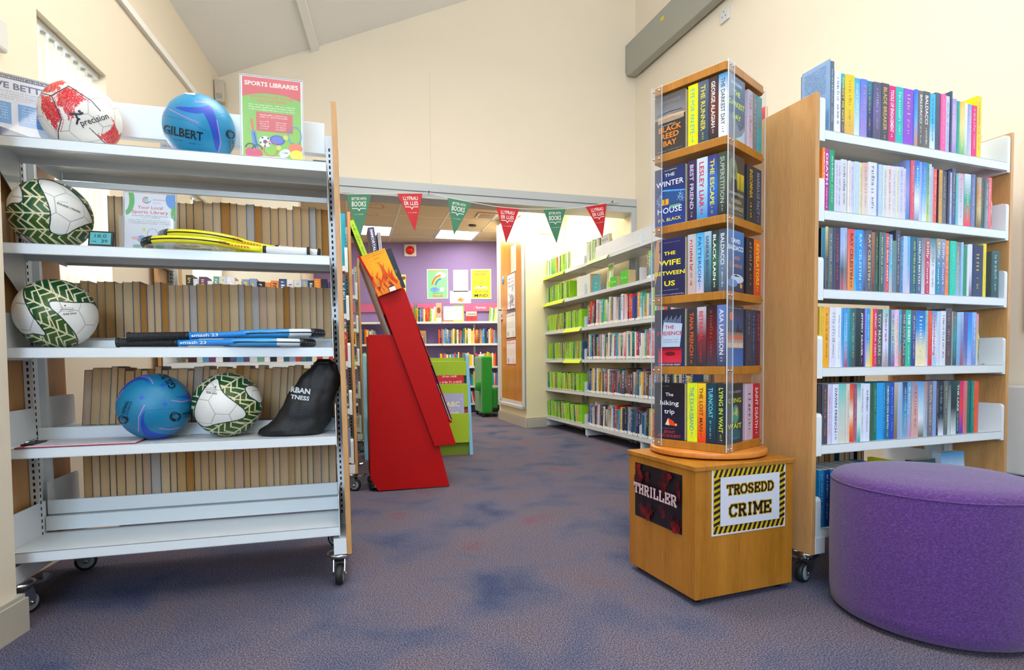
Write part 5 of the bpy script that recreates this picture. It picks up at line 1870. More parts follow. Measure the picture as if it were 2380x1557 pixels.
holder(LB, -1.085, .055, tz[4], .34, .235, R(-10), 'd6dcea', p_move, 'blue and white exercise leaflet at the left end of the top ball shelf', name='leaflet_holder', rz=R(24))
# small clock thermometer
r_ = empty('digital_thermometer', label='small black digital thermometer with a cyan screen beside the green football', cat='thermometer')
r_.matrix_world = Matrix.Translation(LB.w(-.787, .022, tz[3])) @ Matrix.Rotation(LB.y, 4, 'Z')
T = Matrix.Rotation(R(-14), 4, 'X')
f = MB(); f.T = T; f.box((-.037, 0, 0), (.037, .014, .060), BLACKP); bevel(f.build('casing', r_), .006, 3)
f = MB(); f.T = T; f.box((-.030, -.0012, .010), (.030, .0, .052), mat('lcd_glass', '4fa3ac', rough=.2)); f.build('screen', r_)
f = MB(); f.T = T; sh = Sheet(f, lambda x, y, l: (x, -.0013 - l, y), FLATINK); sh.text('18.0', .0, .034, .0125, '1c4a58', .034, 'c', .01); sh.text('39', .012, .016, .012, '1c4a58', .018, 'c', .01); sh.scribble(-.026, -.008, .018, .004, '1c4a58', 2); f.build('digits', r_)
f = MB(); f.box((-.02, .014, 0), (.02, .040, .003), BLACKP); f.build('stand_foot', r_)
# clipboard
r_ = empty('clipboard', label='red clipboard with a filled form lying on the lower ball shelf', cat='clipboard')
r_.matrix_world = Matrix.Translation(LB.w(-.865, .085, tz[1] + .0005)) @ Matrix.Rotation(LB.y + R(1.5), 4, 'Z')
f = MB(); f.box((-.17, -.085, 0), (.17, .10, .003), mat('red_hardboard', 'a8203c', rough=.4)); bevel(f.build('board', r_), .001)
f = MB(); f.box((-.145, -.08, .003), (.165, .095, .0042), INK, H('e4dfe6')); f.build('paper_sheet', r_)
f = MB(); sh = Sheet(f, lambda x, y, l: (x, y, .0043 + l), INK)
for i in range(14): sh.scribble(-.12, .15, -.07 + i * .011, .0045, '8a8a98' if i % 4 else 'b05a70', i)
f.build('print', r_)
f = MB(); f.box((-.168, -.05, .004), (-.135, .05, .009), BLACKP); f.tube([(-.16, -.04, .012), (-.15, .0, .018), (-.16, .04, .012)], .003, CHROME); f.build('clip', r_)
# papers taped behind the top shelf
for (u, v, z, w_, h_, bg, lab) in ((-.60, .221, 1.60, .11, .075, 'a8a4a2', 'grey printed paper strip behind the blue netball on the top shelf'), (-.085, .221, 1.60, .075, .058, '4a4a50', 'dark printed card strip at the right end of the top shelf')):
    r_ = empty('paper_strip', label=lab, cat='paper')
    LB.place(r_, u, v, z - .03)
    f = MB(); f.box((-w_ / 2, -.001, 0), (w_ / 2, 0, h_), INK, H(bg)); f.build('paper', r_)
    f = MB(); sh = Sheet(f, lambda x, y, l: (x, -.0012 - l, y))
    for i in range(4): sh.scribble(-w_ * .44, w_ * .44, h_ * (.8 - i * .2), .006, '26262a' if bg[0] == 'a' else '101014', i)
    f.build('print', r_)

# ------------------------------------------------------------------ purple stool
def stool():
    r_ = empty('pouffe', (1.352, 1.818, 0), 0, 'round purple upholstered drum stool in front of the right bookcase', 'stool')
    Rr = .289
    pf = [(Rr - .02, .012), (Rr - .004, .02), (Rr, .06), (Rr + .002, .22), (Rr, .410), (Rr - .003, .427)]
    b = MB(); b.lathe([(0, .012)] + pf, PURPLEF, n=96); b.build('side_panel', r_)
    b = MB(); b.lathe([(Rr - .003, .427), (Rr - .006, .437), (Rr - .016, .447), (Rr - .05, .456), (Rr - .14, .463), (0, .466)], PURPLEF, n=96); b.build('seat_pad', r_)
    b = MB(); b.tube([((Rr - .0015) * math.cos(2 * math.pi * i / 96), (Rr - .0015) * math.sin(2 * math.pi * i / 96), .4275) for i in range(96)], .0022, PURPLEF, n=6, closed=True); b.build('piped_seam', r_)
    for i in range(4):
        b = MB(); a = math.pi / 4 + i * math.pi / 2
        b.lathe([(0, 0), (.022, 0), (.022, .014), (0, .014)], BLACKP, n=16, c=(.2 * math.cos(a), .2 * math.sin(a), 0)); b.build('foot', r_)
stool()

# ------------------------------------------------------------------ rotating book tower on its beech base
BS = Fr(.607, 1.877, 21.18)
def spinner_base():
    r_ = empty('display_base_cabinet', BS.w(0, 0), BS.y, 'square beech base cabinet on castors with crime and thriller signs', 'cabinet')
    W_, D_ = .428, .398
    b = MB(); b.box((0, 0, .022), (W_, D_, .457), BEECHD); bevel(b.build('body', r_), .002)
    b = MB(); b.box((-.006, -.006, .457), (W_ + .007, D_ + .006, .4735), BEECHD); bevel(b.build('top_board', r_), .002)
    for x, y in ((.035, .035), (W_ - .035, .035), (.035, D_ - .035), (W_ - .035, D_ - .035)):
        b = MB(); b.T = Matrix.Translation((x, y, 0)) @ Matrix.Rotation(R(40), 4, 'Z')
        b.lathe([(.0, -.012), (.014, -.012), (.016, -.008), (.016, .008), (.014, .012), (0, .012)], RUBBER, n=20, c=(0, 0, .016), axis='y'); b.box((-.012, -.016, .014), (.012, .016, .024), CHROME); b.build('castor', r_)
    return r_
spinner_base()
def p_crime(sh, w_, h_):
    sh.rect(-w_ / 2 + .006, .006, w_ / 2 - .006, h_ - .006, 'd8b018')
    t = .026
    L = w_ / 2 - .006
    n = 15
    st = (2 * L) / n
    for i in range(-1, n + 1):          # slanting black bars along the top and bottom
        x = -L + i * st
        for y0 in (.006, h_ - .006 - t):
            q = [(x, y0), (x + st * .5, y0), (x + st * .5 + .012, y0 + t), (x + .012, y0 + t)]
            q = [(max(-L, min(L, a)), b) for a, b in q]
            if q[1][0] - q[0][0] > .002 or q[2][0] - q[3][0] > .002: sh.poly(q, '1c1a18')
    m_ = 8
    sv = (h_ - .012 - 2 * t) / m_
    for i in range(m_):
        y = .006 + t + i * sv
        for x0 in (-L, L - t):
            sh.poly([(x0, y), (x0 + t, y + sv * .45), (x0 + t, y + sv * .95), (x0, y + sv * .5)], '1c1a18')
    sh.rect(-L + t, .006 + t, L - t, h_ - .006 - t, 'ccced8')
    for t_, y, hh, ww in (('TROSEDD', h_ * .60, .030, w_ * .62), ('CRIME', h_ * .27, .038, w_ * .56)):
        slab(sh, t_, y, hh, ww, 'c8a018', .0035)
        slab(sh, t_, y, hh, ww, '1a1414', 0)
def slab(sh, t, y, h, w_, col, grow):
    """block letters with slab serifs drawn from strokes"""
    G = {'T': [((0, 1), (1, 1)), ((.5, 1), (.5, 0)), ((.28, 0), (.72, 0)), ((0, 1), (0, .78)), ((1, 1), (1, .78))],
         'R': [((.15, 0), (.15, 1)), ((0, 0), (.34, 0)), ((0, 1), (.6, 1)), ((.6, 1), (.85, .9)), ((.85, .9), (.85, .62)), ((.85, .62), (.6, .5)), ((.15, .5), (.6, .5)), ((.5, .5), (.88, 0)), ((.75, 0), (1, 0))],
         'O': [((.28, 0), (.72, 0)), ((.72, 0), (1, .3)), ((1, .3), (1, .7)), ((1, .7), (.72, 1)), ((.72, 1), (.28, 1)), ((.28, 1), (0, .7)), ((0, .7), (0, .3)), ((0, .3), (.28, 0))],
         'S': [((.92, .78), (.7, 1)), ((.7, 1), (.3, 1)), ((.3, 1), (.06, .78)), ((.06, .78), (.3, .54)), ((.3, .54), (.7, .48)), ((.7, .48), (.94, .24)), ((.94, .24), (.7, 0)), ((.7, 0), (.3, 0)), ((.3, 0), (.06, .22))],
         'E': [((.15, 0), (.15, 1)), ((0, 0), (.92, 0)), ((0, 1), (.92, 1)), ((.15, .5), (.62, .5)), ((.92, 0), (.92, .22)), ((.92, 1), (.92, .78)), ((.62, .4), (.62, .6))],
         'D': [((.15, 0), (.15, 1)), ((0, 0), (.6, 0)), ((0, 1), (.6, 1)), ((.6, 0), (.95, .3)), ((.95, .3), (.95, .7)), ((.95, .7), (.6, 1))],
         'C': [((.94, .76), (.7, 1)), ((.7, 1), (.3, 1)), ((.3, 1), (.04, .7)), ((.04, .7), (.04, .3)), ((.04, .3), (.3, 0)), ((.3, 0), (.7, 0)), ((.7, 0), (.94, .24)), ((.94, 1), (.94, .74))],
         'I': [((.5, 0), (.5, 1)), ((.2, 0), (.8, 0)), ((.2, 1), (.8, 1))],
         'M': [((.12, 0), (.12, 1)), ((.12, 1), (.5, .3)), ((.5, .3), (.88, 1)), ((.88, 1), (.88, 0)), ((-.04, 0), (.28, 0)), ((.72, 0), (1.04, 0)), ((-.04, 1), (.14, 1)), ((.86, 1), (1.04, 1))],
         'H': [((.15, 0), (.15, 1)), ((.85, 0), (.85, 1)), ((.15, .5), (.85, .5)), ((0, 0), (.32, 0)), ((.68, 0), (1, 0)), ((0, 1), (.32, 1)), ((.68, 1), (1, 1))],
         'L': [((.18, 0), (.18, 1)), ((0, 0), (.9, 0)), ((0, 1), (.38, 1)), ((.9, 0), (.9, .26))]}
    wn = {'I': .55, 'M': 1.15, 'O': 1.0, 'T': .92}
    tot = sum(wn.get(c, .95) for c in t) + .26 * (len(t) - 1)
    k = w_ / tot
    x = -w_ / 2
    wd = h * .20
    vs, fs = [], []
    for c in t:
        ww = wn.get(c, .95) * k
        for (a, b) in G[c]:
            thick = wd if abs(a[0] - b[0]) < .3 or (a[1] not in (0, 1) or b[1] not in (0, 1)) else wd * .62
            x0, y0, x1, y1 = x + a[0] * ww, y + a[1] * h, x + b[0] * ww, y + b[1] * h
            d = math.hypot(x1 - x0, y1 - y0)
            dx_, dy_ = (x1 - x0) / d, (y1 - y0) / d
            e = thick * (.42 if (x0 == x1 or y0 == y1) else .12)
            tt = thick / 2 + grow
            p0 = (x0 - dx_ * (e + grow * .5), y0 - dy_ * (e + grow * .5)); p1 = (x1 + dx_ * (e + grow * .5), y1 + dy_ * (e + grow * .5))
            q = len(vs)
            vs += [(p0[0] - dy_ * tt, p0[1] + dx_ * tt), (p0[0] + dy_ * tt, p0[1] - dx_ * tt), (p1[0] + dy_ * tt, p1[1] - dx_ * tt), (p1[0] - dy_ * tt, p1[1] + dx_ * tt)]
            fs.append((q, q + 1, q + 2, q + 3))
        x += ww + .26 * k
    sh.put(vs, fs, H(col))
def p_thriller(sh, w_, h_):
    g = random.Random(5)
    sh.rect(-w_ / 2, 0, w_ / 2, h_, '120c14', '160e18')
    def hand(x, y, s_, rot, c_):
        def P(a, b):
            return (x + (a * math.cos(rot) - b * math.sin(rot)) * s_, y + (a * math.sin(rot) + b * math.cos(rot)) * s_)
        def cl(p): return (max(-w_ / 2, min(w_ / 2, p[0])), max(0.001, min(h_ - .001, p[1])))
        sh.poly([cl(P(-.5, -.6)), cl(P(.5, -.6)), cl(P(.6, .3)), cl(P(.2, .5)), cl(P(-.4, .45))], c_)
        for i in range(4):
            a0 = -.42 + i * .28
            sp_ = (i - 1.5) * .16
            sh.poly([cl(P(a0 - .10, .4)), cl(P(a0 + .10, .4)), cl(P(a0 + .09 + sp_, 1.5 - .15 * abs(i - 1.5))), cl(P(a0 - .07 + sp_, 1.5 - .15 * abs(i - 1.5)))], c_)
        sh.poly([cl(P(.5, -.3)), cl(P(.62, .1)), cl(P(1.1, .6)), cl(P(1.15, .42))], c_)
    for i in range(22):
        x = g.uniform(-w_ / 2, w_ / 2)
        y = g.choice([g.uniform(0, h_ * .3), g.uniform(h_ * .68, h_)])
        hand(x, y, g.uniform(.018, .026), g.uniform(-.9, .9) + (math.pi if y > h_ * .5 else 0), g.choice(['6a0c10', '4a0a10', '7e1012', '380a12']))
    slab(sh, 'THRILLER', h_ * .47, .034, w_ * .90, '8a2020', .0022)
    slab(sh, 'THRILLER', h_ * .47, .034, w_ * .90, 'd0c4c8', .0006)
def signon(F, u, v, z, w_, h_, rz, bg, paint, label):
    r_ = empty('cardboard_sign', label=label, cat='sign')
    r_.matrix_world = Matrix.Translation(F.w(u, v, z)) @ Matrix.Rotation(F.y + rz, 4, 'Z')
    b = MB(); b.box((-w_ / 2, -.0016, 0), (w_ / 2, -.0004, h_), INK, H(bg)); b.build('paper', r_)
    b = MB(); sh = Sheet(b, lambda x, y, l: (x, -.0016 - l, y), INK, .0001); paint(sh, w_, h_); b.build('print', r_)
signon(BS, .228, 0, .232, .325, .230, 0, 'd4d4de', p_crime, 'white sign with a hazard stripe border reading TROSEDD CRIME')
signon(BS, 0, .212, .225, .285, .207, R(-90), '1a1218', p_thriller, 'black and red sign reading THRILLER on the left face of the base')

SP = Fr(.751, 2.189, 43.39)
S_ = .148
b = MB(); b.lathe([(0, .4745), (.16, .4745), (.16, .480), (.2125, .480), (.2135, .482), (.2135, .496), (.2125, .498), (0, .498)], RIMW, n=72)
o = b.build('turntable'); o.location = (SP.o[0], SP.o[1], 0)
tag(o, 'round wooden turntable between the book tower and its base cabinet', 'turntable')
tw = empty('rotating_book_tower', SP.w(0, 0, .4985), SP.y, 'tall square rotating book tower with five tiers and clear corner strips', 'book stand')
zb = [.4985, .775, 1.038, 1.302, 1.570, 1.822]
TH = .029
for i, z in enumerate(zb):
    b = MB(); z0 = z - .4985
    c = .012
    b.prism([(-S_ + c, -S_), (S_ - c, -S_), (S_, -S_ + c), (S_, S_ - c), (S_ - c, S_), (-S_ + c, S_), (-S_, S_ - c), (-S_, -S_ + c)], z0, z0 + TH, BEECHD, axis='z')
    bevel(b.build('tier_board', tw), .0015)
b = MB(); b.box((-.010, -.010, .028), (.010, .010, 1.33), CHROME); b.build('centre_post', tw)
H0, H1 = 0.004, 1.355
for ka in range(4):
    Tr = Matrix.Rotation(ka * math.pi / 2, 4, 'Z')
    b = MB(); b.T = Tr
    xa, xb, ya, yb = -S_ - .003, -S_ + .042, -S_ - .0045, -S_ - .0012
    b.box((xa + .0012, ya, H0), (xb - .0012, yb, H1), ACR)
    b.box((xa, ya, H0), (xa + .0012, yb, H1), ACE); b.box((xb - .0012, ya, H0), (xb, yb, H1), ACE)
    st = b.build('corner_strip', tw)
    for z in zb:
        for k in (.008, .030):
            b = MB(); b.T = Tr
            b.lathe([(0, -(.0045 + .003)), (.003, -(.0045 + .0025)), (.004, -.0046)], CHROME, n=12, c=(-S_ + k, -S_, z - .4985 + TH * .5), axis='y')
            b.build('screw', st)
for z in zb[:-1]:
    b = MB(); z0 = z - .4985 + TH
    for a in range(4):
        b.T = Matrix.Rotation(a * math.pi / 2, 4, 'Z')
        b.tube([(-S_ + .012, .006, z0 + .001), (-S_ + .012, .006, z0 + .11), (-S_ + .03, .006, z0 + .12), (-.03, .006, z0 + .12)], .0022, CHROME, n=6)
    b.T = Matrix.Identity(4)
    b.build('wire_divider', tw)

def tower_book(k, pos, wd, z, ht, dp, bands, tcol, title, label, group, seed, name='paperback_book'):
    """k: which face the spine shows on (0 = left visible face, 1 = right visible face, 3 = hidden left-back face)"""
    r_ = empty(name, label=label, cat='book', group=group)
    r_.matrix_world = Matrix.Translation(SP.w(0, 0, z)) @ Matrix.Rotation(SP.y + k * math.pi / 2 - math.pi / 2, 4, 'Z') @ Matrix.Translation((pos, -S_ + .006, 0))
    mb, pg = book_mesh(wd - .0006, ht, dp, bands)
    mb.build('cover', r_); pg.build('page_block', r_)
    if title:
        spine_print(r_, wd - .0006, ht, tcol, title, seed, r_)
    return r_
def coverprint(r_, paint, side, wd, ht, dp, bg, bg2):
    """side +1: cover on the right hand flank (x = wd), -1: left flank"""
    b = MB()
    if side > 0:
        sh = Sheet(b, lambda x, y, l: (wd - .0006 + l, .0025 + x, y), GLOSS, .00004)
    else:
        sh = Sheet(b, lambda x, y, l: (-l, dp - x, y), GLOSS, .00004)
    w_ = dp - .0025
    sh.rect(0, 0, w_, ht, bg, bg2)
    paint(sh, w_, ht)
    b.build('cover_print', r_)
def txts(*a):
    def f(sh, w_, h_):
        for (t, y, hh, c_, ww, bd) in a:
            sh.text(t, w_ / 2, h_ * y, hh, c_, w_ * ww, 'c', bd)
    return f
def cv_reed(sh, w_, h_):
    sh.rect(0, 0, w_, h_ * .60, '2e2a2a', '3c3836')
    sh.rect(0, h_ * .60, w_, h_ * .66, '6a6258', 'b89878')
    for i in range(9): sh.line([(w_ * .1, h_ * (.63 - i * .012)), (w_ * (.4 + .06 * i), h_ * (.645 - i * .014)), (w_ * .95, h_ * (.62 - i * .01))], .0015, 'e0b070' if i % 2 else 'c8c0b4')
    sh.line([(w_ * .05, h_ * .675), (w_ * .5, h_ * .70), (w_ * .9, h_ * .68)], .003, '403a38')
    txts(('ROD REYNOLDS', .86, .0075, '8a8a90', .66, .0), ('BLACK', .37, .020, 'e08428', .74, .02), ('REED', .25, .020, 'e08428', .58, .02), ('BAY', .12, .020, 'e08428', .44, .02))(sh, w_, h_)
    sh.scribble(w_ * .08, w_ * .9, h_ * .96, .003, '70707a', 1); sh.scribble(w_ * .2, w_ * .7, h_ * .47, .004, 'd0d0d0', 2); sh.scribble(w_ * .08, w_ * .9, h_ * .035, .003, 'a0a0a0', 3)
def cv_winter(sh, w_, h_):
    sh.poly([(w_ * .15, h_ * .52), (w_ * .3, h_ * .60), (w_, h_ * .54), (w_, h_ * .36), (w_ * .15, h_ * .36)], '1c4c88'); sh.poly([(w_ * .2, h_ * .60), (w_ * .3, h_ * .63), (w_, h_ * .56), (w_, h_ * .54), (w_ * .3, h_ * .60)], '4aa0dc')
    sh.rect(w_ * .22, h_ * .36, w_ * .46, h_ * .46, 'e0a020'); sh.rect(w_ * .32, h_ * .37, w_ * .35, h_ * .46, '5a4420'); sh.rect(w_ * .5, h_ * .28, w_ * .85, h_ * .34, '80a050', '3a9ab8')
    for x, y in ((.85, .5), (.9, .42), (.8, .45), (.1, .45), (.15, .38), (.2, .52)):
        for a in range(5): sh.line([(w_ * x, h_ * y), (w_ * x + .010 * math.cos(a * 1.3), h_ * y + .014 * math.sin(a * 1.3))], .001, 'a8d0f0')
    txts(('THE', .84, .012, 'e8f0f8', .32, .005), ('WINTER', .68, .020, 'eef4fa', .90, .004), ('HOUSE', .21, .022, 'eef4fa', .80, .004), ('P.R. BLACK', .07, .012, 'e8d838', .76, .012))(sh, w_, h_)
    sh.scribble(w_ * .3, w_ * .75, h_ * .94, .0035, 'e8d838', 2)
def cv_wife(sh, w_, h_):
    sh.poly([(0, h_ * .2), (w_ * .12, h_ * .45), (w_ * .18, h_ * .7), (w_ * .14, h_ * .95), (w_ * .22, h_), (w_ * .06, h_), (0, h_ * .8)], 'c88a5a'); sh.disc(w_ * .2, h_ * .8, .008, '141428')
    txts(('THE', .72, .013, 'f0e020', .38, .02), ('WIFE', .54, .020, 'f0e020', .72, .02), ('BETWEEN', .37, .015, 'f0e020', .98, .02), ('US', .18, .019, 'f0e020', .36, .02))(sh, w_, h_)
    sh.scribble(w_ * .3, w_ * .85, h_ * .93, .003, '8a90b0', 3); sh.scribble(w_ * .15, w_ * .8, h_ * .10, .003, 'b0b4d0', 5); sh.scribble(w_ * .02, w_ * .98, h_ * .02, .004, 'c8c8d8', 6)
def cv_evid(sh, w_, h_):
    sh.poly([(w_ * .22, h_ * .34), (w_ * .84, h_ * .34), (w_ * .92, h_ * .74), (w_ * .3, h_ * .78)], 'b8c8dc')
    for i in range(12):
        x = w_ * (.3 + .05 * i)
        sh.line([(x, h_ * .74), (x + w_ * .02, h_ * (.82 + .03 * (i % 3)))], .002, '9ab4d4')
    sh.rect(w_ * .12, h_ * .06, w_ * .9, h_ * .30, 'b8122c', 'd83048'); sh.rect(w_ * .10, h_ * .28, w_ * .92, h_ * .32, '8a1020'); sh.disc(w_ * .52, h_ * .22, .022, '6a0c1a', .008)
    txts(('THE', .66, .013, 'c82838', .3, .01), ('EVIDENCE', .55, .014, 'c82838', .84, .01), ('CHRISTOPHER PRIEST', .015, .006, 'f0d0d0', .74, .01))(sh, w_, h_)
    sh.scribble(w_ * .3, w_ * .8, h_ * .46, .003, '404860', 3); sh.scribble(w_ * .3, w_ * .8, h_ * .42, .003, '404860', 4)
def cv_hike(sh, w_, h_):
    sh.poly([(w_ * .36, h_ * .26), (w_ * .46, h_ * .38), (w_ * .64, h_ * .33), (w_ * .70, h_ * .25)], 'e04820'); sh.poly([(w_ * .36, h_ * .26), (w_ * .46, h_ * .38), (w_ * .50, h_ * .25)], 'f8d0a0'); sh.disc(w_ * .72, h_ * .27, .005, 'f0a040')
    txts(('The', .77, .013, 'e8e8ec', .26, .008), ('hiking', .61, .018, 'e8e8ec', .62, .008), ('trip', .46, .018, 'e8e8ec', .34, .008), ('JENNY', .11, .011, 'b83420', .4, .01), ('BLACKHURST', .04, .011, 'b83420', .76, .01))(sh, w_, h_)
    sh.scribble(w_ * .2, w_ * .5, h_ * .94, .003, '8a8aa0', 2); sh.scribble(w_ * .2, w_ * .7, h_ * .19, .0025, '8a8aa0', 3)
def cv_dark(sh, w_, h_):
    sh.poly([(0, 0), (w_, 0), (w_, h_ * .28), (w_ * .7, h_ * .16), (w_ * .35, h_ * .34), (0, h_ * .40)], '7a8a98')
    sh.poly([(w_ * .4, 0), (w_, 0), (w_, h_ * .22), (w_ * .8, h_ * .10)], 'a8c0cc')
    txts(('NESSER', .86, .011, 'c8d0dc', .64, .01), ('THE', .70, .018, 'd8e030', .42, .015), ('DARKEST', .52, .019, 'd8e030', .94, .015), ('DAY', .32, .019, 'd8e030', .5, .015))(sh, w_, h_)
    sh.scribble(w_ * .6, w_ * .9, h_ * .67, .003, '90a8c0', 2); sh.scribble(w_ * .4, w_ * .8, h_ * .27, .003, '90a8c0', 2)
def cv_super(sh, w_, h_):
    sh.disc(w_ * .3, h_ * .7, .035, '6a7a50', .05); sh.rect(w_ * .55, h_ * .45, w_ * .98, h_ * .72, 'c8a820', '8a8a30'); sh.rect(w_ * .72, h_ * .45, w_ * .75, h_ * .72, '3a3a20')
    sh.disc(w_ * .34, h_ * .72, .012, '1c1c1c', .018); sh.poly([(w_ * .1, h_ * .3), (w_ * .2, h_ * .6), (w_ * .5, h_ * .6), (w_ * .62, h_ * .3)], '1e1c1c')
    txts(('SUPERSTITION', .345, .010, 'c8c4bc', .86, .006), ('KAREN', .22, .014, 'b8a890', .58, .006), ('ROBARDS', .11, .014, 'b8a890', .86, .006))(sh, w_, h_)
    sh.scribble(w_ * .1, w_ * .9, h_ * .05, .003, 'a0a0a0', 3)
def cv_total(sh, w_, h_):
    sh.disc(w_ * .6, h_ * .22, .05, 'b8c8dc', .016); sh.disc(w_ * .3, h_ * .14, .04, '5a8ac0', .014); sh.poly([(w_ * .3, h_ * .26), (w_ * .5, h_ * .275), (w_ * .52, h_ * .32), (w_ * .55, h_ * .275), (w_ * .8, h_ * .26), (w_ * .55, h_ * .25)], '20283a'); sh.disc(w_ * .84, h_ * .11, .009, 'd8a028')
    txts(('DAVID', .80, .015, 'f0f0f4', .54, .016), ('BALDACCI', .68, .017, 'f0f0f4', .9, .016), ('Total', .53, .017, 'd08a50', .46, .004), ('Control', .40, .018, 'd08a50', .74, .004))(sh, w_, h_)
def cv_blood(sh, w_, h_):
    sh.disc(w_ * .27, h_ * .82, .015, 'e86a28'); sh.rect(0, h_ * .30, w_, h_ * .62, '4a4a5a', 'c8a890')
    for x in (.1, .25, .4, .55, .66, .78, .9): sh.poly([(w_ * (x - .05), h_ * .56), (w_ * x, h_ * (.64 + .1 * (x in (.66,)))), (w_ * (x + .05), h_ * .56)], '22242e')
    txts(('ASA LARSSON', .44, .016, 'e85a20', .94, .02), ('THE BLOOD SPILT', .32, .013, 'e8e0d8', .94, .01))(sh, w_, h_)
    sh.scribble(w_ * .1, w_ * .9, h_ * .95, .003, 'c0c0d0', 3)
def cv_lying(sh, w_, h_):
    sh.disc(w_ * .55, h_ * .48, .026, '3a8a70', .034); sh.disc(w_ * .6, h_ * .52, .008, 'c8a060', .016); sh.disc(w_ * .5, h_ * .15, .045, '0e5a6a', .02)
    txts(('LIZ NUGENT', .84, .009, '9aa0a8', .76, .006), ('LYING', .68, .017, 'c8d820', .76, .006), ('IN', .48, .010, 'c8d820', .16, .004), ('WAIT', .25, .018, 'd8e020', .84, .01))(sh, w_, h_)
    sh.scribble(w_ * .3, w_ * .8, h_ * .08, .003, 'a0a0a8', 3)
tiers = [  # lowest first: group A spines (left to corner), its cover; D cover; B spines
 (0, [('d8e420', '50a0a0', 'THE EX-HUSBAND'), ('f0d020>f08020>e03818', '604020', 'THE LOST MAN'), ('1a3a4a>1c4a5c>202838', '70c8d8', 'TURNCOAT'), ('26303c>1c3440>2a3038', 'c8d830', 'LYING IN WAIT')], (cv_lying, '26262e', '1a3a44'), (cv_hike, '1a1418', '1c1c3a'), [('c0a8b8', '6a4a6a', '~'), ('b8162c', 'e8d0d0', 'SAINT DEATH')]),
 (1, [('3a3438', 'd85a20', 'TANA FRENCH'), ('c0c0cc>7a3038>30303a', 'd83040', 'BETRAYAL'), ('201820>6a1018>403848', 'a05058', '~'), ('5a78b8>6a7098>38405a', 'd8dce8', 'ASA LARSSON')], (cv_blood, '30323e', '3a6ab0'), (cv_evid, '26263a', '16305a'), [('3a3a48', '8a90a0', '~'), ('2a3a58', '90a0b0', '~'), ('4a1c38', 'b0485a', 'PAYDAY')]),
 (2, [('b8b8bc>c0a8a0', 'c02830', '~'), ('4aa8dc>7ac0e8>c8b8c8', '2a5a90', 'PATTERSON'), ('a0c0d8>5a8aa0>30404c', '2a4a68', 'SANDRA BROWN'), ('2a3438>3a6a48>20242c', 'e8e8ec', 'BLACK RAIN'), ('3a4858>6a8098>485a70', 'd8dce0', 'BALDACCI')], (cv_total, '3a78b8', '2c2a44'), (cv_wife, '20245a', '24244a'), [('28242c', '888890', '~'), ('e87020>d04018', 'f0d040', 'REVELATORS')]),
 (3, [('3a2a50>2c2448', 'c8c0e0', 'BEST FRIEND'), ('c8d4e4>a8c8e0>2a88c8', 'c82038', 'LESLEY LIAR'), ('3c3478>2a6ac0>2c3a80', 'e0d838', 'THE ESCAPE'), ('3a4a40>4a5a48>282828', 'a8b0a8', 'SUPERSTITION')], (cv_super, '3a3430', '4a5040'), (cv_winter, '1a2a5c', '1c3a8a'), [('2c3038', 'c8a828', 'INSOMNIA'), ('2e3444', '8090b0', 'MARRIAGE PACT')]),
 (4, [('f0e000', '38b0a0', 'EYE FOR AN EYE'), ('5a6478>3c5068>384858', 'd8c840', 'THE RUNNER'), ('3a3438>6a3028>28262a', 'e8e4e0', 'GEORGE ALAGIAH'), ('1a88c0>e0e4ec>dfe3ec>e6e8ee', '405060', 'THE DARKEST DAY')], (cv_dark, '4a6a84', '5a6478'), (cv_reed, '4a4440', 'b8bcc8'), [('a0a4b4>c8b0c0', 'c07080', '~'), ('78787e', 'c0c0c4', '~'), ('20a0a8', 'd84858', 'NEW WIFE')]),
]
tn = ['bottom', 'second', 'middle', 'fourth', 'top']
for (ti, A_, ca, cd_, B_) in tiers:
    z = zb[ti] + TH + .0005
    g = random.Random(900 + ti)
    lab = tn[ti] + ' tier of the book tower'
    # group A fills the left visible face up to the front corner
    tot = .152
    ws = [g.uniform(.85, 1.15) for _ in A_]
    k = tot / sum(ws)
    # rotate so that spine faces -u: face frame k=0 means x axis runs along -v ... left visible face
    pos = -.006
    for i, (bd, tc_, tt) in enumerate(A_):
        wd = ws[i] * k
        last = i == len(A_) - 1
        r_ = tower_book(0, pos, wd, z, .215 if last or ti != 1 else .21 + .003 * i, .129, bd.split('>'), tc_, tt, '%s spine, %s on the left face, %s' % (cname(bd.split('>')[len(bd.split('>')) // 2]), ordn(i + 1), lab), 'paperbacks on the rotating tower', 500 + ti * 10 + i)
        if last:
            coverprint(r_, ca[0], 1, wd, .215, .129, ca[1], ca[2])
            r_['label'] = 'book at the front corner, cover on the right face, ' + lab
        pos += wd
    # group B on the right visible face
    pos = .022
    ws = [.034] * len(B_)
    for i, (bd, tc_, tt) in enumerate(B_):
        wd = .120 / len(B_)
        tower_book(1, pos, wd, z, .208, .129, bd.split('>'), tc_, tt, '%s spine, %s on the right face, %s' % (cname(bd.split('>')[len(bd.split('>')) // 2]), ordn(i + 1), lab), 'paperbacks on the rotating tower', 560 + ti * 10 + i)
        pos += wd
    # group D: only its outermost book shows, cover to the left face
    wd = .036
    r_ = tower_book(3, .146 - wd, wd, z, .213, .129, [cd_[1]], 'ffffff', '', 'book with its printed front cover on the left face, ' + lab, 'paperbacks on the rotating tower', 600 + ti)
    coverprint(r_, cd_[0], 1, wd, .213, .129, cd_[1], cd_[2])
    pos = .146 - wd
    for i in range(2):
        wd2 = .03
        pos -= wd2
        tower_book(3, pos, wd2, z, .205, .129, [g.choice(['5a6a80', '8a3a3a', '3a3a48', 'c8b898'])], 'e0e0e0', '', 'book behind the front cover book, %s inwards, %s' % (ordn(i + 1), lab), 'paperbacks on the rotating tower', 640 + i)

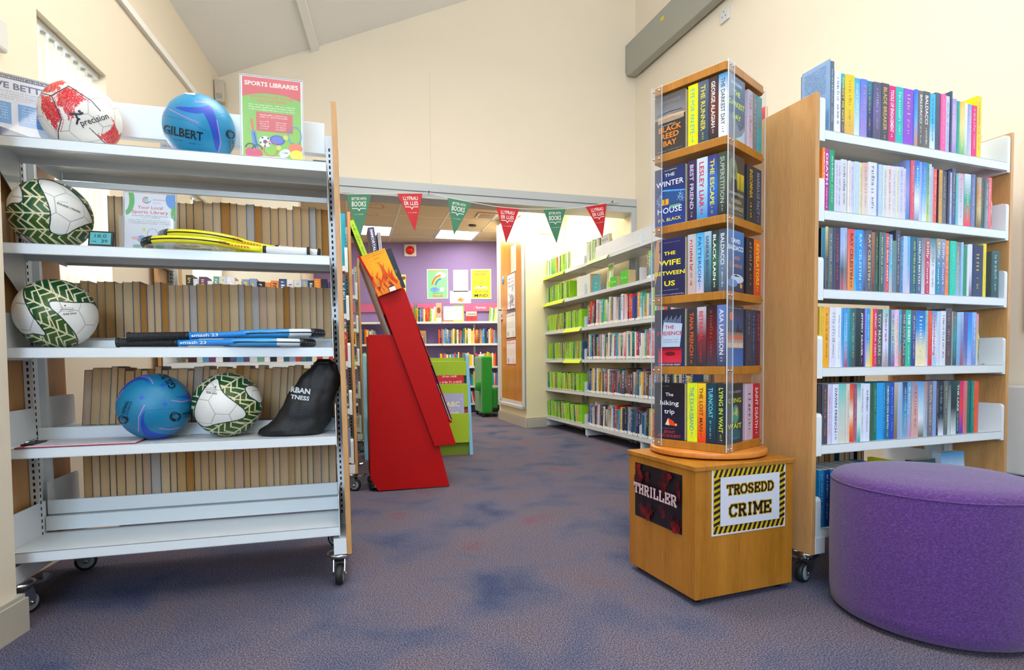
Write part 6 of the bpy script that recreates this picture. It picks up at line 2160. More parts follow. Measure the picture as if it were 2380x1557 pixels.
# ------------------------------------------------------------------ long wall shelving in the opening
WU = Fr(.415, 7.186, -70.98)
wz = [.098, .448, .803, 1.150, 1.500, 1.828]
wall = empty('wall_shelving', WU.w(0, 0), WU.y, 'long run of white wall shelving full of books along the right wall', 'shelving')
for bi in range(3):
    a_, b_ = .02 + bi * 1.10 * (1 if bi < 2 else 1), .02 + (bi + 1) * 1.10 - .004
    b_ = min(b_, 3.0)
    for i, z in enumerate(wz):
        if i == 5 and bi == 0:
            zz = z
        m_ = MB()
        m_.box((a_, 0, z), (b_, .265, z + .003), WHITE); m_.box((a_, 0, z), (b_, .003, z + .035), WHITE); m_.box((a_, 0, z + .032), (b_, .265, z + .035), WHITE)
        m_.build('shelf', wall)
        for uu in (a_ - .002, ):
            s = bracket_mesh(uu, uu + .003, z, 0, .25, True, None, .15 if i < 5 else .12); s.build('shelf_bracket', wall)
    for uu in (a_ + .5, b_ - .5):
        m_ = MB(); m_.box((uu - .018, .262, .0), (uu + .018, .276, 1.95), GREYM)
        for q in range(60):
            m_.box((uu - .003, .2615, .25 + q * .027), (uu + .003, .262, .262 + q * .027), SLOT)
        m_.build('upright', wall)
    m_ = MB(); m_.box((a_, .01, .018), (a_ + .03, .25, .098), WHITE); m_.build('base_foot', wall)
    m_ = MB(); m_.lathe([(0, 0), (.016, 0), (.016, .006), (.006, .008), (.006, .02), (0, .02)], CHROME, n=14, c=(a_ + .015, .03, 0)); m_.build('levelling_foot', wall)
m_ = MB(); m_.box((1.35, .02, 1.863), (3.0, .026, 1.990), WHITE); m_.box((1.35, .02, 1.863), (3.0, .20, 1.866), WHITE); m_.box((2.995, .02, 1.863), (3.0, .26, 1.99), WHITE); m_.build('top_tray', wall)
GR = ['8ccc1e', '96d428', '7cbc1c', 'a0d830', '88c824', '6cb420', '90d020', '8ccc1e', 'a4dc34', '8ac82a', '5a6a50', '3a5a80', 'd88a50', '2a3a34']
LP = ['8ccc1e', '4aa0d8', 'e8e8ee', 'e84a30', '2a4a9a', '2ab0a0', 'f0f0f4', 'd02838', 'c0b8e0', '9a6a48', 'e8a040', 'd8d4e8', '3a2a50', 'e8d8b0', '5ab870', '5a8ac0', 'f0c8d0', '203048', '8a8a90', 'e8e0d0']
DP_ = ['30343c', 'e0e0e6', '6a4a30', '4a8ac0', 'c83a30', 'b0b0b8', '1a6a70', '2a3040', 'd8d0c0', '8090a8', 'e8c030', '706a78', '203a6a', '884858']
names = ['bottom', 'second', 'third', 'fourth', 'fifth', 'top']
for i, z in enumerate(wz):
    zz = z + .0355
    lean = [-.12, -.05, 0, 0, 0, 0][i]
    u1b = {4: .72, 5: .80}.get(i, 1.05)
    pal = GR if i < 5 else ['8ccc1e', '96d428', '7cbc1c', 'e8eaf0', 'a0d830', 'c8a050', '88c824', 'd04838', '3a4a50', '1a9a70']
    spine_row(WU, .05, u1b, .012, zz, 800 + i, pal, (.192, .205), '%s case, %s from the far end on the ' + names[i] + ' wall shelf', 'audiobook cases in the far bay', wr=(.020, .027), dp=.14, name='audiobook_case', lean=lean, bot=.012)
    if i < 4:
        pal = [DP_, DP_, LP, LP][i] if i != 0 else DP_ + ['2a50a0', '2050b8', '18a0a0']
        hr = [(.20, .27), (.21, .27), (.22, .265), (.21, .27)][i]
        spine_row(WU, 1.14 if i else 1.16, 2.98, .02, zz, 830 + i, pal, hr, '%s book, %s from the left, nearer bays, ' + names[i] + ' wall shelf', 'books in the nearer bays of the wall shelving', wr=(.020, .046), dp=.17, name='library_book', lean=[.03, .02, 0, .02][i], bot=.03)
spine_row(WU, 1.125, 1.44, .02, wz[5] + .0355, 850, ['5a6a50', 'e8e8e8', '30343c', '8ccc1e', 'c05030', '70b030', '2a4a70', 'e0e0d8'], (.20, .225), '%s book, %s from the left on the top wall shelf past the joint', 'books on the top shelf of the wall shelving', wr=(.018, .03), dp=.14, name='library_book')
spine_row(WU, 2.30, 2.98, .02, wz[4] + .0355, 851, LP, (.22, .26), '%s book, %s from the left on the fifth shelf behind the rotating tower', 'books on the fifth shelf behind the tower', wr=(.02, .04), dp=.17, name='library_book', bot=.03)
def c_clay(sh, w_, h_):
    txts(('BRIDGE', .72, .026, '3a3c40', .78, .02), ('OF', .52, .016, '3a3c40', .2, .02), ('CLAY', .26, .028, '3a3c40', .62, .02))(sh, w_, h_); sh.scribble(w_ * .3, w_ * .9, h_ * .92, .006, '707478', 3)
faceout(WU, 1.455, .02, wz[5] + .0355, .17, .215, .03, 'a8b0b2', c_clay, 'grey book facing out reading BRIDGE OF CLAY on the top wall shelf', -.03)
def c_aqua(sh, w_, h_):
    txts(('THE', .6, .014, 'e0e030', .3, .02), ('DOG', .42, .016, 'e0e030', .34, .02), ('RUNNER', .22, .018, 'e0e030', .66, .02))(sh, w_, h_); sh.line([(w_ * .1, h_ * .9), (w_ * .5, h_ * .75), (w_ * .95, h_ * .6)], .006, '9a6a30'); sh.line([(w_ * .4, h_ * .95), (w_ * .8, h_ * .7)], .005, 'c89a50')
faceout(WU, 1.25, .03, wz[4] + .0355, .155, .175, .014, '22a0b4', lambda s, w_, h_: (s.line([(w_ * .1, h_ * .9), (w_ * .5, h_ * .75), (w_ * .95, h_ * .6)], .006, '9a6a30'), s.scribble(w_ * .3, w_ * .7, h_ * .45, .018, 'd8dc30', 3), s.scribble(w_ * .25, w_ * .75, h_ * .25, .018, 'd8dc30', 4)), 'turquoise book facing out on the fifth wall shelf', -.05, name='audiobook_case', cat='book')
faceout(WU, .90, .02, wz[4] + .0355, .32, .205, .10, 'd0d8d8', None, 'white box file with a grey top edge on the fifth wall shelf', 0, name='box_file', cat='box')
faceout(WU, 1.50, .06, wz[4] + .0355, .11, .265, .006, 'f0f2ec', lambda s, w_, h_: (s.rect(.012, .02, w_ - .012, h_ - .02, '9ccc28'), s.rect(w_ * .3, h_ * .3, w_ * .7, h_ * .7, 'e8f0e0'), s.scribble(w_ * .3, w_ * .8, h_ * .8, .012, 'f0f4e0', 2)), 'small green and white framed sign on the fifth wall shelf', -.1, name='tabletop_sign', cat='sign')
for k, (u, w_, lab) in enumerate(((1.66, .13, 'small lime green box beside the framed sign on the wall shelving'), (1.86, .14, 'lime green box with a white label, right of the smaller lime box'))):
    faceout(WU, u, .015, wz[4] + .0355, w_, .10 + .03 * k, .08, '4cc820', lambda s, w_, h_: (s.ring(w_ * .25, h_ * .5, .012, .004, 'f0f4f0', n=12), s.scribble(w_ * .4, w_ * .9, h_ * .42, .016, 'f0f4f0', 2)), lab, 0, name='display_box', cat='box')
# clear box of curled papers on the top shelf
r_ = empty('clear_paper_box', WU.w(1.72, .05, wz[5] + .0365), WU.y, 'clear box of curled papers on the top wall shelf beside the white tray', 'box')
b = MB(); b.box((0, 0, 0), (.11, .003, .16), ACR); b.box((0, .12, 0), (.11, .123, .16), ACR); b.box((0, .003, 0), (.003, .12, .16), ACR); b.box((.107, .003, 0), (.11, .12, .16), ACR); b.build('clear_box', r_)
b = MB()
for i in range(7): b.tube([(.02 + .012 * i, .02, .01), (.02 + .012 * i, .06, .10 + .01 * (i % 3)), (.02 + .012 * i, .10, .12)], .005, INK, n=6, col=H('e8e4dc'))
b.build('paper_roll', r_)
# lime shelf-edge labels
for (i, u0, wd) in ((5, .02, .62), (5, 1.17, .42), (4, .02, .60), (3, .40, .70), (2, .40, .70)):
    pass
def edge_label(i, u0, u1, lab):
    z = wz[i]
    m_ = MB(); m_.T = Matrix.Translation(WU.o) @ Matrix.Rotation(WU.y, 4, 'Z')
    m_.prism([(-.002, z + .036), (-.004, z + .036), (-.030, z - .004), (-.026, z - .006), (-.001, z + .030)], u0, u1, mat('lime_edge_card', 'c8e018', rough=.4), axis='x')
    tag(m_.build('shelf_label'), lab, 'label')
edge_label(5, .03, .62, 'lime shelf edge label at the far end of the top wall shelf')
edge_label(5, 1.22, 1.66, 'lime shelf edge label under BRIDGE OF CLAY on the top wall shelf')
edge_label(4, .03, .60, 'lime shelf edge label at the far end of the fifth wall shelf')
edge_label(3, .62, 1.05, 'lime shelf edge label on the fourth wall shelf')
edge_label(2, .62, 1.05, 'lime shelf edge label on the third wall shelf')

# ------------------------------------------------------------------ shelves on the purple wall
fs_ = empty('wall_shelving', (-3.2, 9.44, 0), 0, 'white wall shelving of picture books on the purple far wall', 'shelving')
PF = Fr(-3.2, 9.44, 0)
fz = [.14, .42, .735, 1.10, 1.455]
for (a_, b_) in ((0.0, 1.05), (1.055, 2.08), (2.085, 3.10)):
    for z in fz:
        m_ = MB(); m_.box((a_, -.26, z - .02), (b_ - .003, -.02, z + .012), WHITE); m_.build('shelf', fs_)
    for uu in (a_ + .5,):
        m_ = MB(); m_.box((uu - .015, -.02, .1), (uu + .015, -.004, 1.6), WHITE)
        for q in range(50): m_.box((uu - .003, -.0205, .15 + q * .028), (uu + .003, -.02, .162 + q * .028), SLOT)
        m_.build('upright', fs_)
KP = ['f0c820', 'e8e8e8', 'e03838', '3a8ad0', '3aa048', 'f08830', '7a4a9a', '20a0b8', 'f0e070', '30343c', 'd84a8a', '8ac83a', '6a4a3a', 'f4f4f0']
kn = ['bottom', 'second', 'third', 'fourth', 'top']
for i, z in enumerate(fz):
    segs = {4: [(1.42, 1.98), (2.83, 3.09)], 3: [(.5, 1.0), (1.25, 1.60), (2.02, 2.98)], 2: [(.6, 1.0), (1.2, 1.72), (2.02, 2.95)], 1: [(2.10, 3.0)], 0: [(2.2, 3.0)]}[i]
    for k, (a_, b_) in enumerate(segs):
        pal = KP if i != 3 else ['f0c820', 'f0a030', 'e8e0d0', '3a8ad0', '2a7a48', '7a3a2a', 'f0d860', 'd84a30', '30405a', '80a0c0']
        spine_row(PF, a_, b_, -.25, z + .0125, 1000 + i * 7 + k, pal, (.20, .25) if i > 2 else (.18, .23), '%s picture book, %s from the left, ' + ('left' if k == 0 and len(segs) > 1 else ('middle' if len(segs) == 3 and k == 1 else 'right')) + ' group, ' + kn[i] + ' purple wall shelf', 'picture books on the purple wall shelves', wr=(.018, .034), dp=.17, name='picture_book', scrib=(i > 2), lean={0: -.18, 1: .0, 2: 0, 3: 0, 4: (.0 if k == 0 else .10)}[i])
def nd(sh, w_, h_):
    sh.rect(.0, 0, w_, h_, '3a8ac8', 'e86a40'); sh.rect(w_ * .5, 0, w_, h_, '3ab060', 'e8c030'); sh.rect(.02, .02, w_ - .02, h_ - .02, 'f4f4f6')
    sh.text('NEURODIVERSITY', w_ / 2, h_ * .58, .022, '6a4a4a', w_ * .72, 'c', .006); sh.scribble(w_ * .16, w_ * .84, h_ * .48, .009, '9090a0', 1); sh.scribble(w_ * .16, w_ * .84, h_ * .34, .010, 'c06a60', 2); sh.scribble(w_ * .1, w_ * .9, h_ * .2, .008, '707078', 3)
faceout(PF, 2.09, -.24, fz[4] + .0125, .345, .265, .01, 'f2f2f4', nd, 'framed notice with a rainbow border reading NEURODIVERSITY on the far top shelf', -.08, name='framed_notice', cat='notice')
faceout(PF, 2.46, -.23, fz[4] + .0125, .185, .165, .03, 'e84048', lambda s, w_, h_: (s.rect(.01, h_ * .55, w_ - .01, h_ - .006, 'f0e4dc'), s.rect(.03, h_ * .62, w_ - .02, h_ * .8, '9a9a70'), s.scribble(.02, w_ - .02, h_ * .2, .03, '30303a', 5)), 'red and cream picture book facing out right of the framed notice', -.05, name='picture_book')
faceout(PF, 1.985, -.24, fz[4] + .0125, .09, .30, .02, 'c0a890', lambda s, w_, h_: (s.disc(w_ * .5, h_ * .6, .03, '8a4a30', .05), s.rect(0, 0, w_, h_ * .2, 'f0e8e0')), 'brown card leaning on the far top shelf left of the framed notice', -.02, name='greeting_card', cat='card')
faceout(PF, 1.66, -.24, fz[3] + .0125, .15, .21, .09, '5a7a90', lambda s, w_, h_: (s.rect(0, 0, w_, h_, 'b88a50', '5a7a90'), s.scribble(w_ * .15, w_ * .85, h_ * .5, .03, 'e8e0d0', 2)), 'blue and brown book set facing out on the fourth purple wall shelf', 0, name='picture_book')

# ------------------------------------------------------------------ red comic display stand
RS = Fr(-.856, 3.584, 16.5)
rs = empty('comic_display_stand', RS.w(0, 0), RS.y, 'bright red sloping display stand for comics in the middle of the floor', 'display stand')
Wd = .34
def pris(name, poly, v0, v1, m__, par=rs, bv=.002):
    b = MB(); b.prism(poly, v0, v1, m__, axis='y'); o = b.build(name, par); bevel(o, bv); return o
base_poly = [(-.042, .085), (.005, .006), (.463, .006), (.330, .56), (.15, 1.0), (-.042, 1.0)]
slab_poly = [(.004, 1.297), (.172, 1.300), (.188, 1.285), (.506, .284), (.364, .278)]
for v0 in (0.02, Wd - .018):
    pris('base_side', base_poly, v0, v0 + .018, REDL)
for v0 in (-.004, Wd + .004):
    pris('sloping_side', slab_poly, v0, v0 + .018, REDL)
b = MB()
b.add([(-.070, .045, 1.48), (.357, .045, .27), (.357, Wd, .27), (-.070, Wd, 1.48), (-.083, .045, 1.474), (.344, .045, .264), (.344, Wd, .264), (-.083, Wd, 1.474)], [(0, 1, 2, 3), (7, 6, 5, 4), (0, 4, 5, 1), (1, 5, 6, 2), (2, 6, 7, 3), (3, 7, 4, 0)], mat('grey_backing_board', 'a8a09c', rough=.5)); b.build('backing_board', rs)
b = MB(); b.box((-.042, .038, .085), (-.026, Wd - .02, .99), REDL); b.build('rear_panel', rs)
b = MB(); b.add([(-.096, -.002, 1.482), (.004, -.002, 1.297), (.016, -.002, 1.297), (-.086, -.002, 1.486), (-.096, .02, 1.482), (.004, .02, 1.297), (.016, .02, 1.297), (-.086, .02, 1.486)], [(0, 1, 2, 3), (7, 6, 5, 4), (0, 4, 5, 1), (1, 5, 6, 2), (2, 6, 7, 3), (3, 7, 4, 0)], REDL); b.build('top_edge', rs)
sl = Vector((.364 - .004, 0, .278 - 1.297)).normalized()          # down the slope
nr = Vector((-sl.z, 0, sl.x)); nr = nr if nr.x > 0 else -nr        # outwards, to the right
for k in range(5):
    b = MB()
    p = Vector((.004, 0, 1.297)) + sl * (.20 * k + .17)
    q = p + nr * .165
    b.add([tuple(p + Vector((0, y, 0))) for y in (.014, Wd)] + [tuple(q + Vector((0, y, 0))) for y in (.014, Wd)] + [tuple(p + sl * .01 + Vector((0, y, 0))) for y in (.014, Wd)] + [tuple(q + sl * .01 + Vector((0, y, 0))) for y in (.014, Wd)],
          [(0, 1, 3, 2), (4, 6, 7, 5), (0, 2, 6, 4), (1, 5, 7, 3), (2, 3, 7, 6), (0, 4, 5, 1)], REDL); b.build('pocket_shelf', rs)
for (x, y) in ((-.02, .06), (-.02, Wd - .06)):
    b = MB(); b.T = Matrix.Translation((x, y, 0)) @ Matrix.Rotation(R(-60), 4, 'Z')
    b.lathe([(.0, -.012), (.024, -.012), (.028, -.008), (.028, .008), (.024, .012), (0, .012)], RUBBER, n=24, c=(-.02, 0, .028), axis='y'); b.prism([(-.03, .03), (.02, .062), (.03, .075), (.04, .03), (0, .02)], -.016, .016, CHROME, axis='y'); b.build('castor', rs)
def comic(k, off, vpos, w_, h_, cols, paint, label, th=.004, out=0.0, yaw=0.0):
    """a comic standing in pocket k, facing out to the right; w_ along v"""
    r_ = empty('comic_book', label=label, cat='comic')
    p = Vector((.004, 0, 1.297)) + sl * (.20 * k + .165) + nr * (.165 - off)
    ex, ez = Vector((0, 1, 0)), -sl
    ey = ez.cross(ex)
    Mt = Matrix(((ex.x, ey.x, ez.x, p.x), (ex.y, ey.y, ez.y, vpos), (ex.z, ey.z, ez.z, p.z), (0, 0, 0, 1)))
    r_.matrix_world = Matrix.Translation(RS.o) @ Matrix.Rotation(RS.y, 4, 'Z') @ Mt @ Matrix.Rotation(yaw, 4, 'Z')
    b = MB(); b.box((0, -th / 2, 0), (w_, th / 2, h_), GLOSS, H(cols[0])); b.build('cover', r_)
    b = MB(); b.box((.0008, -th / 2 + .0006, -.0003), (w_ + .0004, th / 2 - .0006, h_ + .0004), PAGES, H(cols[1])); b.build('page_block', r_)
    return r_
edgec = [('202028', 'e8e8e8'), ('d82880', 'f0f0f0'), ('a03040', 'd8c8c0'), ('e8e8ea', 'e0a0a8'), ('c83030', 'e8e0e0'), ('f08020', '303030')]
for k in range(1, 5):
    for j in range(3):
        c0 = edgec[(k * 2 + j) % 6]
        comic(k, -.006 + .009 * j, .03 + .012 * j, .17, .255, (c0[0], c0[1]), None, 'comic seen edge on, %s in the %s pocket down the red stand' % (ordn(j + 1), ordn(k + 1)), out=0)
# upright ones in the top pocket
def flame(sh, w_, h_):
    sh.rect(0, 0, w_, h_, 'eea018', 'eebc18')
    g = random.Random(4)
    for row, (cc, h0, h1, n_, yb) in enumerate((('d8500e', .55, .82, 5, 0), ('eea818', .42, .62, 6, 0), ('d04008', .38, .56, 6, 0), ('e88818', .20, .36, 6, 0))):
        for i in range(n_):
            x = w_ * (i + .5 + g.uniform(-.2, .2)) / n_; hh = h_ * g.uniform(h0, h1); ww = w_ * .55 / n_
            ph = g.uniform(0, 6)
            for j in range(8):
                t0, t1 = j / 8, (j + 1) / 8
                def P(t, s_):
                    cx = x + ww * 1.2 * t * math.sin(t * 5 + ph)
                    return (max(0, min(w_, cx + s_ * ww * (1 - t) ** .7)), hh * t)
                sh.poly([P(t0, -1), P(t0, 1), P(t1, 1), P(t1, -1)], cc)
    sh.scribble(w_ * .1, w_ * .95, h_ * .93, .005, '7a5a10', 1); sh.scribble(w_ * .15, w_ * .9, h_ * .88, .005, '7a5a10', 2); sh.scribble(w_ * .4, w_ * .65, h_ * .80, .005, '7a5a10', 3); sh.scribble(w_ * .4, w_ * .65, h_ * .70, .006, '5a3a10', 5)
    sh.rect(w_ * .50, .0, w_ * .74, .030, 'e8e4f0'); sh.rect(w_ * .50, .026, w_ * .74, .034, '3a2a30')
def panelbook(u, v, z, w_, h_, th, tilt, bg, paint, label, rz=0.0, pg='e0d8d0', spine=None, stxt=None):
    r_ = empty('comic_book', label=label, cat='comic')
    r_.matrix_world = Matrix.Translation(RS.w(u, v, z)) @ Matrix.Rotation(RS.y + rz, 4, 'Z') @ Matrix.Rotation(tilt, 4, 'Y')
    b = MB(); b.box((0, 0, 0), (w_, .0012, h_), GLOSS, H(bg)); b.box((0, th - .0012, 0), (w_, th, h_), GLOSS, H(bg)); b.box((w_ - .0012, .0012, 0), (w_, th - .0012, h_), GLOSS, H(spine or bg)); b.build('cover', r_)
    b = MB(); b.box((.001, .0012, .001), (w_ - .0012, th - .0012, h_ - .001), PAGES, H(pg)); b.build('page_block', r_)
    if paint:
        b = MB(); paint(Sheet(b, lambda x, y, l: (x, -l, y), GLOSS), w_, h_); b.build('cover_print', r_)
    return r_
tilt0 = R(-19.5)
panelbook(-.075, -.020, 1.488, .175, .245, .010, tilt0, 'e8a010', flame, 'orange and yellow flame covered comic leaning in the top of the red stand') if False else None
# flame comic: lower edge near the pocket, leaning with the slope
fb = panelbook(.020, .016, 1.235, .160, .270, .008, R(-22), 'e8a010', flame, 'orange and yellow flame covered comic in the top pocket of the red stand')
panelbook(.045, .034, 1.250, .162, .262, .012, R(-20), '2c3440', lambda s, w_, h_: s.scribble(w_ * .2, w_ * .9, h_ * .4, .02, '6a7078', 4), 'dark comic directly behind the flame covered one')
def spinecomic(u, v, z, wd, ht, dp, tilt, bands, tcol, title, label):
    r_ = empty('comic_book', label=label, cat='comic')
    r_.matrix_world = Matrix.Translation(RS.w(u, v, z)) @ Matrix.Rotation(RS.y, 4, 'Z') @ Matrix.Rotation(tilt, 4, 'Y')
    mb, pg = book_mesh(wd, ht, dp, bands, face='1c1c20')
    mb.build('cover', r_); pg.build('page_block', r_); spine_print(r_, wd, ht, tcol, title, 5, r_)
spinecomic(-.052, .07, 1.46, .033, .270, .2, R(-21), ['a8d028'], '3a5a10', '~', 'lime green spined book leaning at the top left of the red stand')
spinecomic(.000, .08, 1.48, .040, .205, .2, R(-9), ['4a4a68', '3a3a58'], 'e0e0e8', 'IMMORTALS', 'dark blue spined book beside the lime one at the top of the red stand')
spinecomic(.043, .10, 1.47, .022, .19, .2, R(-5), ['a8a0a4', 'd0ccd0'], '404048', '~', 'grey spined book, right of the dark blue one on the red stand')


# ------------------------------------------------------------------ lime and blue picture book browser
GB = Fr(-.382, 5.026, 15.5)
gb = empty('picture_book_browser', GB.w(0, 0), GB.y, 'lime green tiered browser with a sky blue end panel, behind the red stand', 'display stand')
b = MB(); b.prism([(-.02, .0), (.30, .0), (.30, .90), (.16, .90), (.13, .88)], 0.0, .03, SKYB, axis='x'); bevel(b.build('end_panel', gb), .004)
b = MB(); b.prism([(-.02, .0), (.30, .0), (.30, .90), (.16, .90), (.13, .88)], -.90, -.87, SKYB, axis='x'); bevel(b.build('end_panel', gb), .004)
for k, (v0, z0, z1) in enumerate(((.0, .11, .37), (.055, .42, .63), (.11, .70, .83))):
    b = MB(); b.box((-.87, v0, z0), (0, v0 + .012, z1), LIME); bevel(b.build('front_board', gb), .002)
    b = MB(); b.box((-.87, v0 + .012, z0), (0, v0 + .07, z0 + .01), LIME); b.build('pocket_floor', gb)
b = MB(); b.box((-.87, .03, .0), (0, .28, .11), LIMED); b.build('plinth', gb)
b = MB(); b.box((-.87, .20, .11), (0, .212, .86), LIME); b.build('back_board', gb)
def c_abc(sh, w_, h_):
    sh.text('ABC', w_ * .5, h_ * .55, .045, 'f0e8b0', w_ * .62, 'c', .01); sh.text('LOVE', w_ * .5, h_ * .28, .026, 'e8ecf4', w_ * .5, 'c', .004)
    for i in range(12): sh.disc(w_ * (.08 + .84 * ((i * 37) % 100) / 100), h_ * (.1 + .8 * ((i * 61) % 100) / 100), .004, 'f0f0f4', n=6)
    sh.disc(w_ * .85, h_ * .15, .02, 'e0a090')
def c_play(sh, w_, h_):
    sh.scribble(w_ * .2, w_ * .8, h_ * .80, .016, 'f4e8e0', 1); sh.scribble(w_ * .1, w_ * .9, h_ * .62, .020, 'f4e8e0', 2); sh.scribble(w_ * .15, w_ * .85, h_ * .42, .020, '3a3a9a', 3); sh.rect(0, 0, w_, h_ * .30, '70c0e0'); sh.disc(w_ * .3, h_ * .16, .02, 'e0a030')
def c_bear(sh, w_, h_):
    sh.scribble(w_ * .15, w_ * .9, h_ * .72, .022, 'f0f0f4', 3); sh.disc(w_ * .55, h_ * .30, .035, 'd88830', .028); sh.disc(w_ * .55, h_ * .30, .014, 'f0e8d8'); sh.disc(w_ * .55, h_ * .31, .006, '20202a', n=10)
def bro(u, v, z, w_, h_, bg, paint, lab, th=.012):
    faceout(GB, u, v, z, w_, h_, th, bg, paint, lab, -.10, name='picture_book', cat='book')
bro(-.235, .028, .375 - .09, .20, .26, 'a8a8c8', c_abc, 'pale lilac board book reading ABC LOVE in the lower pocket of the lime browser')
bro(-.235, .050, .13, .24, .325 + .05, 'b04030', lambda s, w_, h_: (s.scribble(w_ * .1, w_ * .9, h_ * .88, .022, 'e0c030', 5), s.disc(w_ * .9, h_ * .93, .008, 'f0f0f0')), 'orange brown picture book behind the lilac board book')
bro(-.265, .085, .455, .24, .29, 'c82838', c_play, 'red and blue picture book reading Playground in the upper lime pocket')
bro(-.400, .100, .455, .15, .245, '2a4ab0', c_bear, 'blue picture book with a bear face, left of the red one in the lime browser')
bro(-.40, .140, .445, .20, .285, 'd8d830', None, 'yellow picture book behind the blue bear one in the lime browser')
bro(-.10, .130, .445, .07, .27, '4a6a58', None, 'green picture book beside the sky blue end panel')

# ------------------------------------------------------------------ green armchair
GA = Fr(-.44, 8.33, 14)
ga = empty('armchair', GA.w(0, 0), GA.y, 'bright green upholstered armchair half behind the far pier', 'chair')
b = MB(); b.box((0, 0, .05), (.16, .62, .90), GREENF); bevel(b.build('backrest', ga), .03, 4)
b = MB(); b.box((-.13, .10, .20), (.0, .56, .50), GREENF); bevel(b.build('seat_cushion', ga), .03, 4) if False else None
b = MB(); b.box((.16, .04, .12), (.25, .58, .43), GREENF); bevel(b.build('seat', ga), .03, 4)
b = MB(); b.lathe([(0, -.07), (.05, -.07), (.065, -.05), (.065, .05), (.05, .07), (0, .07)], GREENF, n=20, c=(-.012, .14, .46), axis='z'); b.build('side_bolster', ga)
for x, y in ((.03, .04), (.03, .56), (.21, .08), (.21, .54)):
    b = MB(); b.lathe([(0, 0), (.018, 0), (.022, .05), (0, .05)], BLACKP, n=12, c=(x, y, 0)); b.build('leg', ga)

# ------------------------------------------------------------------ bunting
BF_ = Fr(1.24 + math.sin(R(15.65)) * .06, 5.72 - math.cos(R(15.65)) * .06, 15.65)
pen = [((-2.76, 2.258), (-2.553, 2.273), (-2.66, 1.862), 'g'), ((-2.334, 2.296), (-2.113, 2.311), (-2.185, 1.976), 'r'), ((-1.891, 2.289), (-1.668, 2.262), (-1.836, 1.96), 'g'),
       ((-1.443, 2.238), (-1.221, 2.232), (-1.352, 1.914), 'r'), ((-.986, 2.243), (-.762, 2.262), (-.855, 1.933), 'g'), ((-.56, 2.295), (-.34, 2.342), (-.386, 2.009), 'r')]
b = MB()
path = [(-2.95, 2.285), (-2.76, 2.262), (-2.553, 2.277), (-2.334, 2.298), (-2.113, 2.314), (-2.056, 2.332), (-1.891, 2.292), (-1.668, 2.264), (-1.443, 2.241), (-1.221, 2.235), (-.986, 2.246), (-.762, 2.265), (-.56, 2.298), (-.34, 2.345), (-.276, 2.367), (-.20, 2.372)]
b.T = Matrix.Translation(BF_.o) @ Matrix.Rotation(BF_.y, 4, 'Z')
b.tube([(x, -.001 if -2.8 < x < -.3 and abs(x + 2.056) > .03 else .02, z) for x, z in path], .0035, mat('white_ribbon', 'e0dcd4', rough=.7), n=6, flat=.4)
tag(b.build('bunting_string'), 'white string of the bunting pinned along the beam', 'string')
for i, (x, z) in enumerate(((-2.056, 2.332), (-.276, 2.367))):
    b = MB(); b.T = Matrix.Translation(BF_.o) @ Matrix.Rotation(BF_.y, 4, 'Z'); b.lathe([(0, -.004), (.007, .0), (.004, .01), (.003, .035), (0, .036)], BLACKP if i == 0 else mat('red_pin', 'c01828', rough=.3), n=12, c=(x, 0, z), axis='y')
    tag(b.build('drawing_pin'), ['black pin holding the bunting string in the middle of the beam', 'red pin holding the bunting string at its right end'][i], 'pin')
lb_ = ['green pennant, leftmost on the bunting, partly behind the trolley', 'red pennant, second from the left on the bunting', 'green pennant, third from the left on the bunting', 'red pennant, fourth from the left, over the cupboard door', 'green pennant, fifth from the left, beside the wall vent', 'red pennant, rightmost on the bunting']
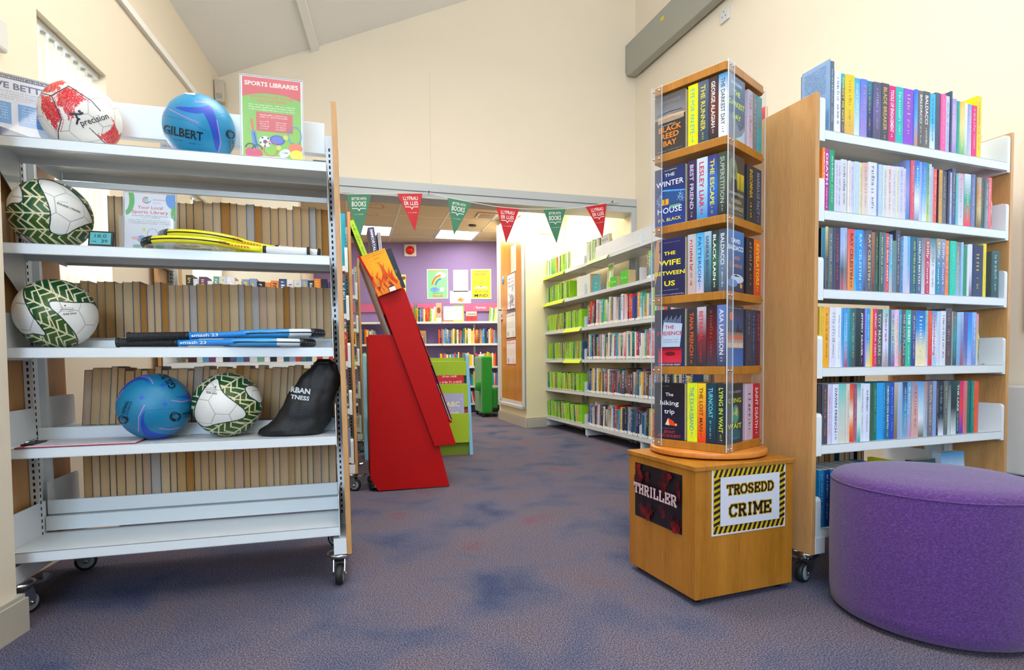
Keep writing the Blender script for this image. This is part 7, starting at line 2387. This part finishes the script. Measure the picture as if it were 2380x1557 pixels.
for i, (A, Bp, Cp, k) in enumerate(pen):
    mx, mz = (A[0] + Bp[0]) / 2, (A[1] + Bp[1]) / 2
    r_ = empty('bunting_pennant', label=lb_[i], cat='pennant')
    BF_.place(r_, mx, 0, mz)
    f = MB(); L = [(p[0] - mx, p[1] - mz) for p in (A, Bp, Cp)]
    def bow(x, y): return -.010 * math.sin(max(0, min(1, -y / .36)) * 3.14) * (1 if i % 2 else -.6)
    N_ = 10
    vs, fs = [], []
    for d_ in (0, .0012):
        for a in range(N_ + 1):
            t = a / N_
            for s_ in (0, 1):
                p = L[s_]; x = p[0] * (1 - t) + L[2][0] * t; y = p[1] * (1 - t) + L[2][1] * t
                vs.append((x, bow(x, y) + d_, y))
    n2 = (N_ + 1) * 2
    for a in range(N_):
        fs.append((2 * a, 2 * a + 1, 2 * a + 3, 2 * a + 2)); fs.append((n2 + 2 * a, n2 + 2 * a + 2, n2 + 2 * a + 3, n2 + 2 * a + 1))
        fs.append((2 * a, 2 * a + 2, n2 + 2 * a + 2, n2 + 2 * a)); fs.append((2 * a + 1, n2 + 2 * a + 1, n2 + 2 * a + 3, 2 * a + 3))
    f.add(vs, fs, FLATINK, H('3c8060' if k == 'g' else 'c41420')); f.build('cloth_triangle', r_)
    ang = math.atan2(L[1][1] - L[0][1], L[1][0] - L[0][0])
    ax, ay = L[2][0], L[2][1]
    ex = (math.cos(ang), math.sin(ang)); ed = (ax / math.hypot(ax, ay), ay / math.hypot(ax, ay))
    f = MB()
    # x along the top edge, y up towards the top edge measured down the middle line
    def F2_(x, y, l):
        X, Y = ex[0] * x - ed[0] * y, ex[1] * x - ed[1] * y
        return (X, bow(X, Y) - .0008 - l, Y)
    sh = Sheet(f, F2_, FLATINK)
    if k == 'g':
        sh.text('BETTER WITH', 0, -.047, .024, 'f0f0ec', .120, 'c', .008); sh.text('BOOKS', 0, -.100, .044, 'f0f0ec', .120, 'c', .014)
    else:
        sh.text('LLYFRAU', 0, -.058, .034, 'f4ecec', .128, 'c', .012); sh.text('ER LLES', 0, -.102, .034, 'f4ecec', .120, 'c', .012)
    sh.line([(-.058, -.118), (-.012, -.118), (-.003, -.130), (0, -.138)], .006, 'f0f0ec'); sh.line([(.058, -.118), (.012, -.118), (.003, -.130), (0, -.138)], .006, 'f0f0ec')
    sh.scribble(-.038, .038, -.172, .009, 'd8d8d4', 7)
    f.build('pennant_lettering', r_)
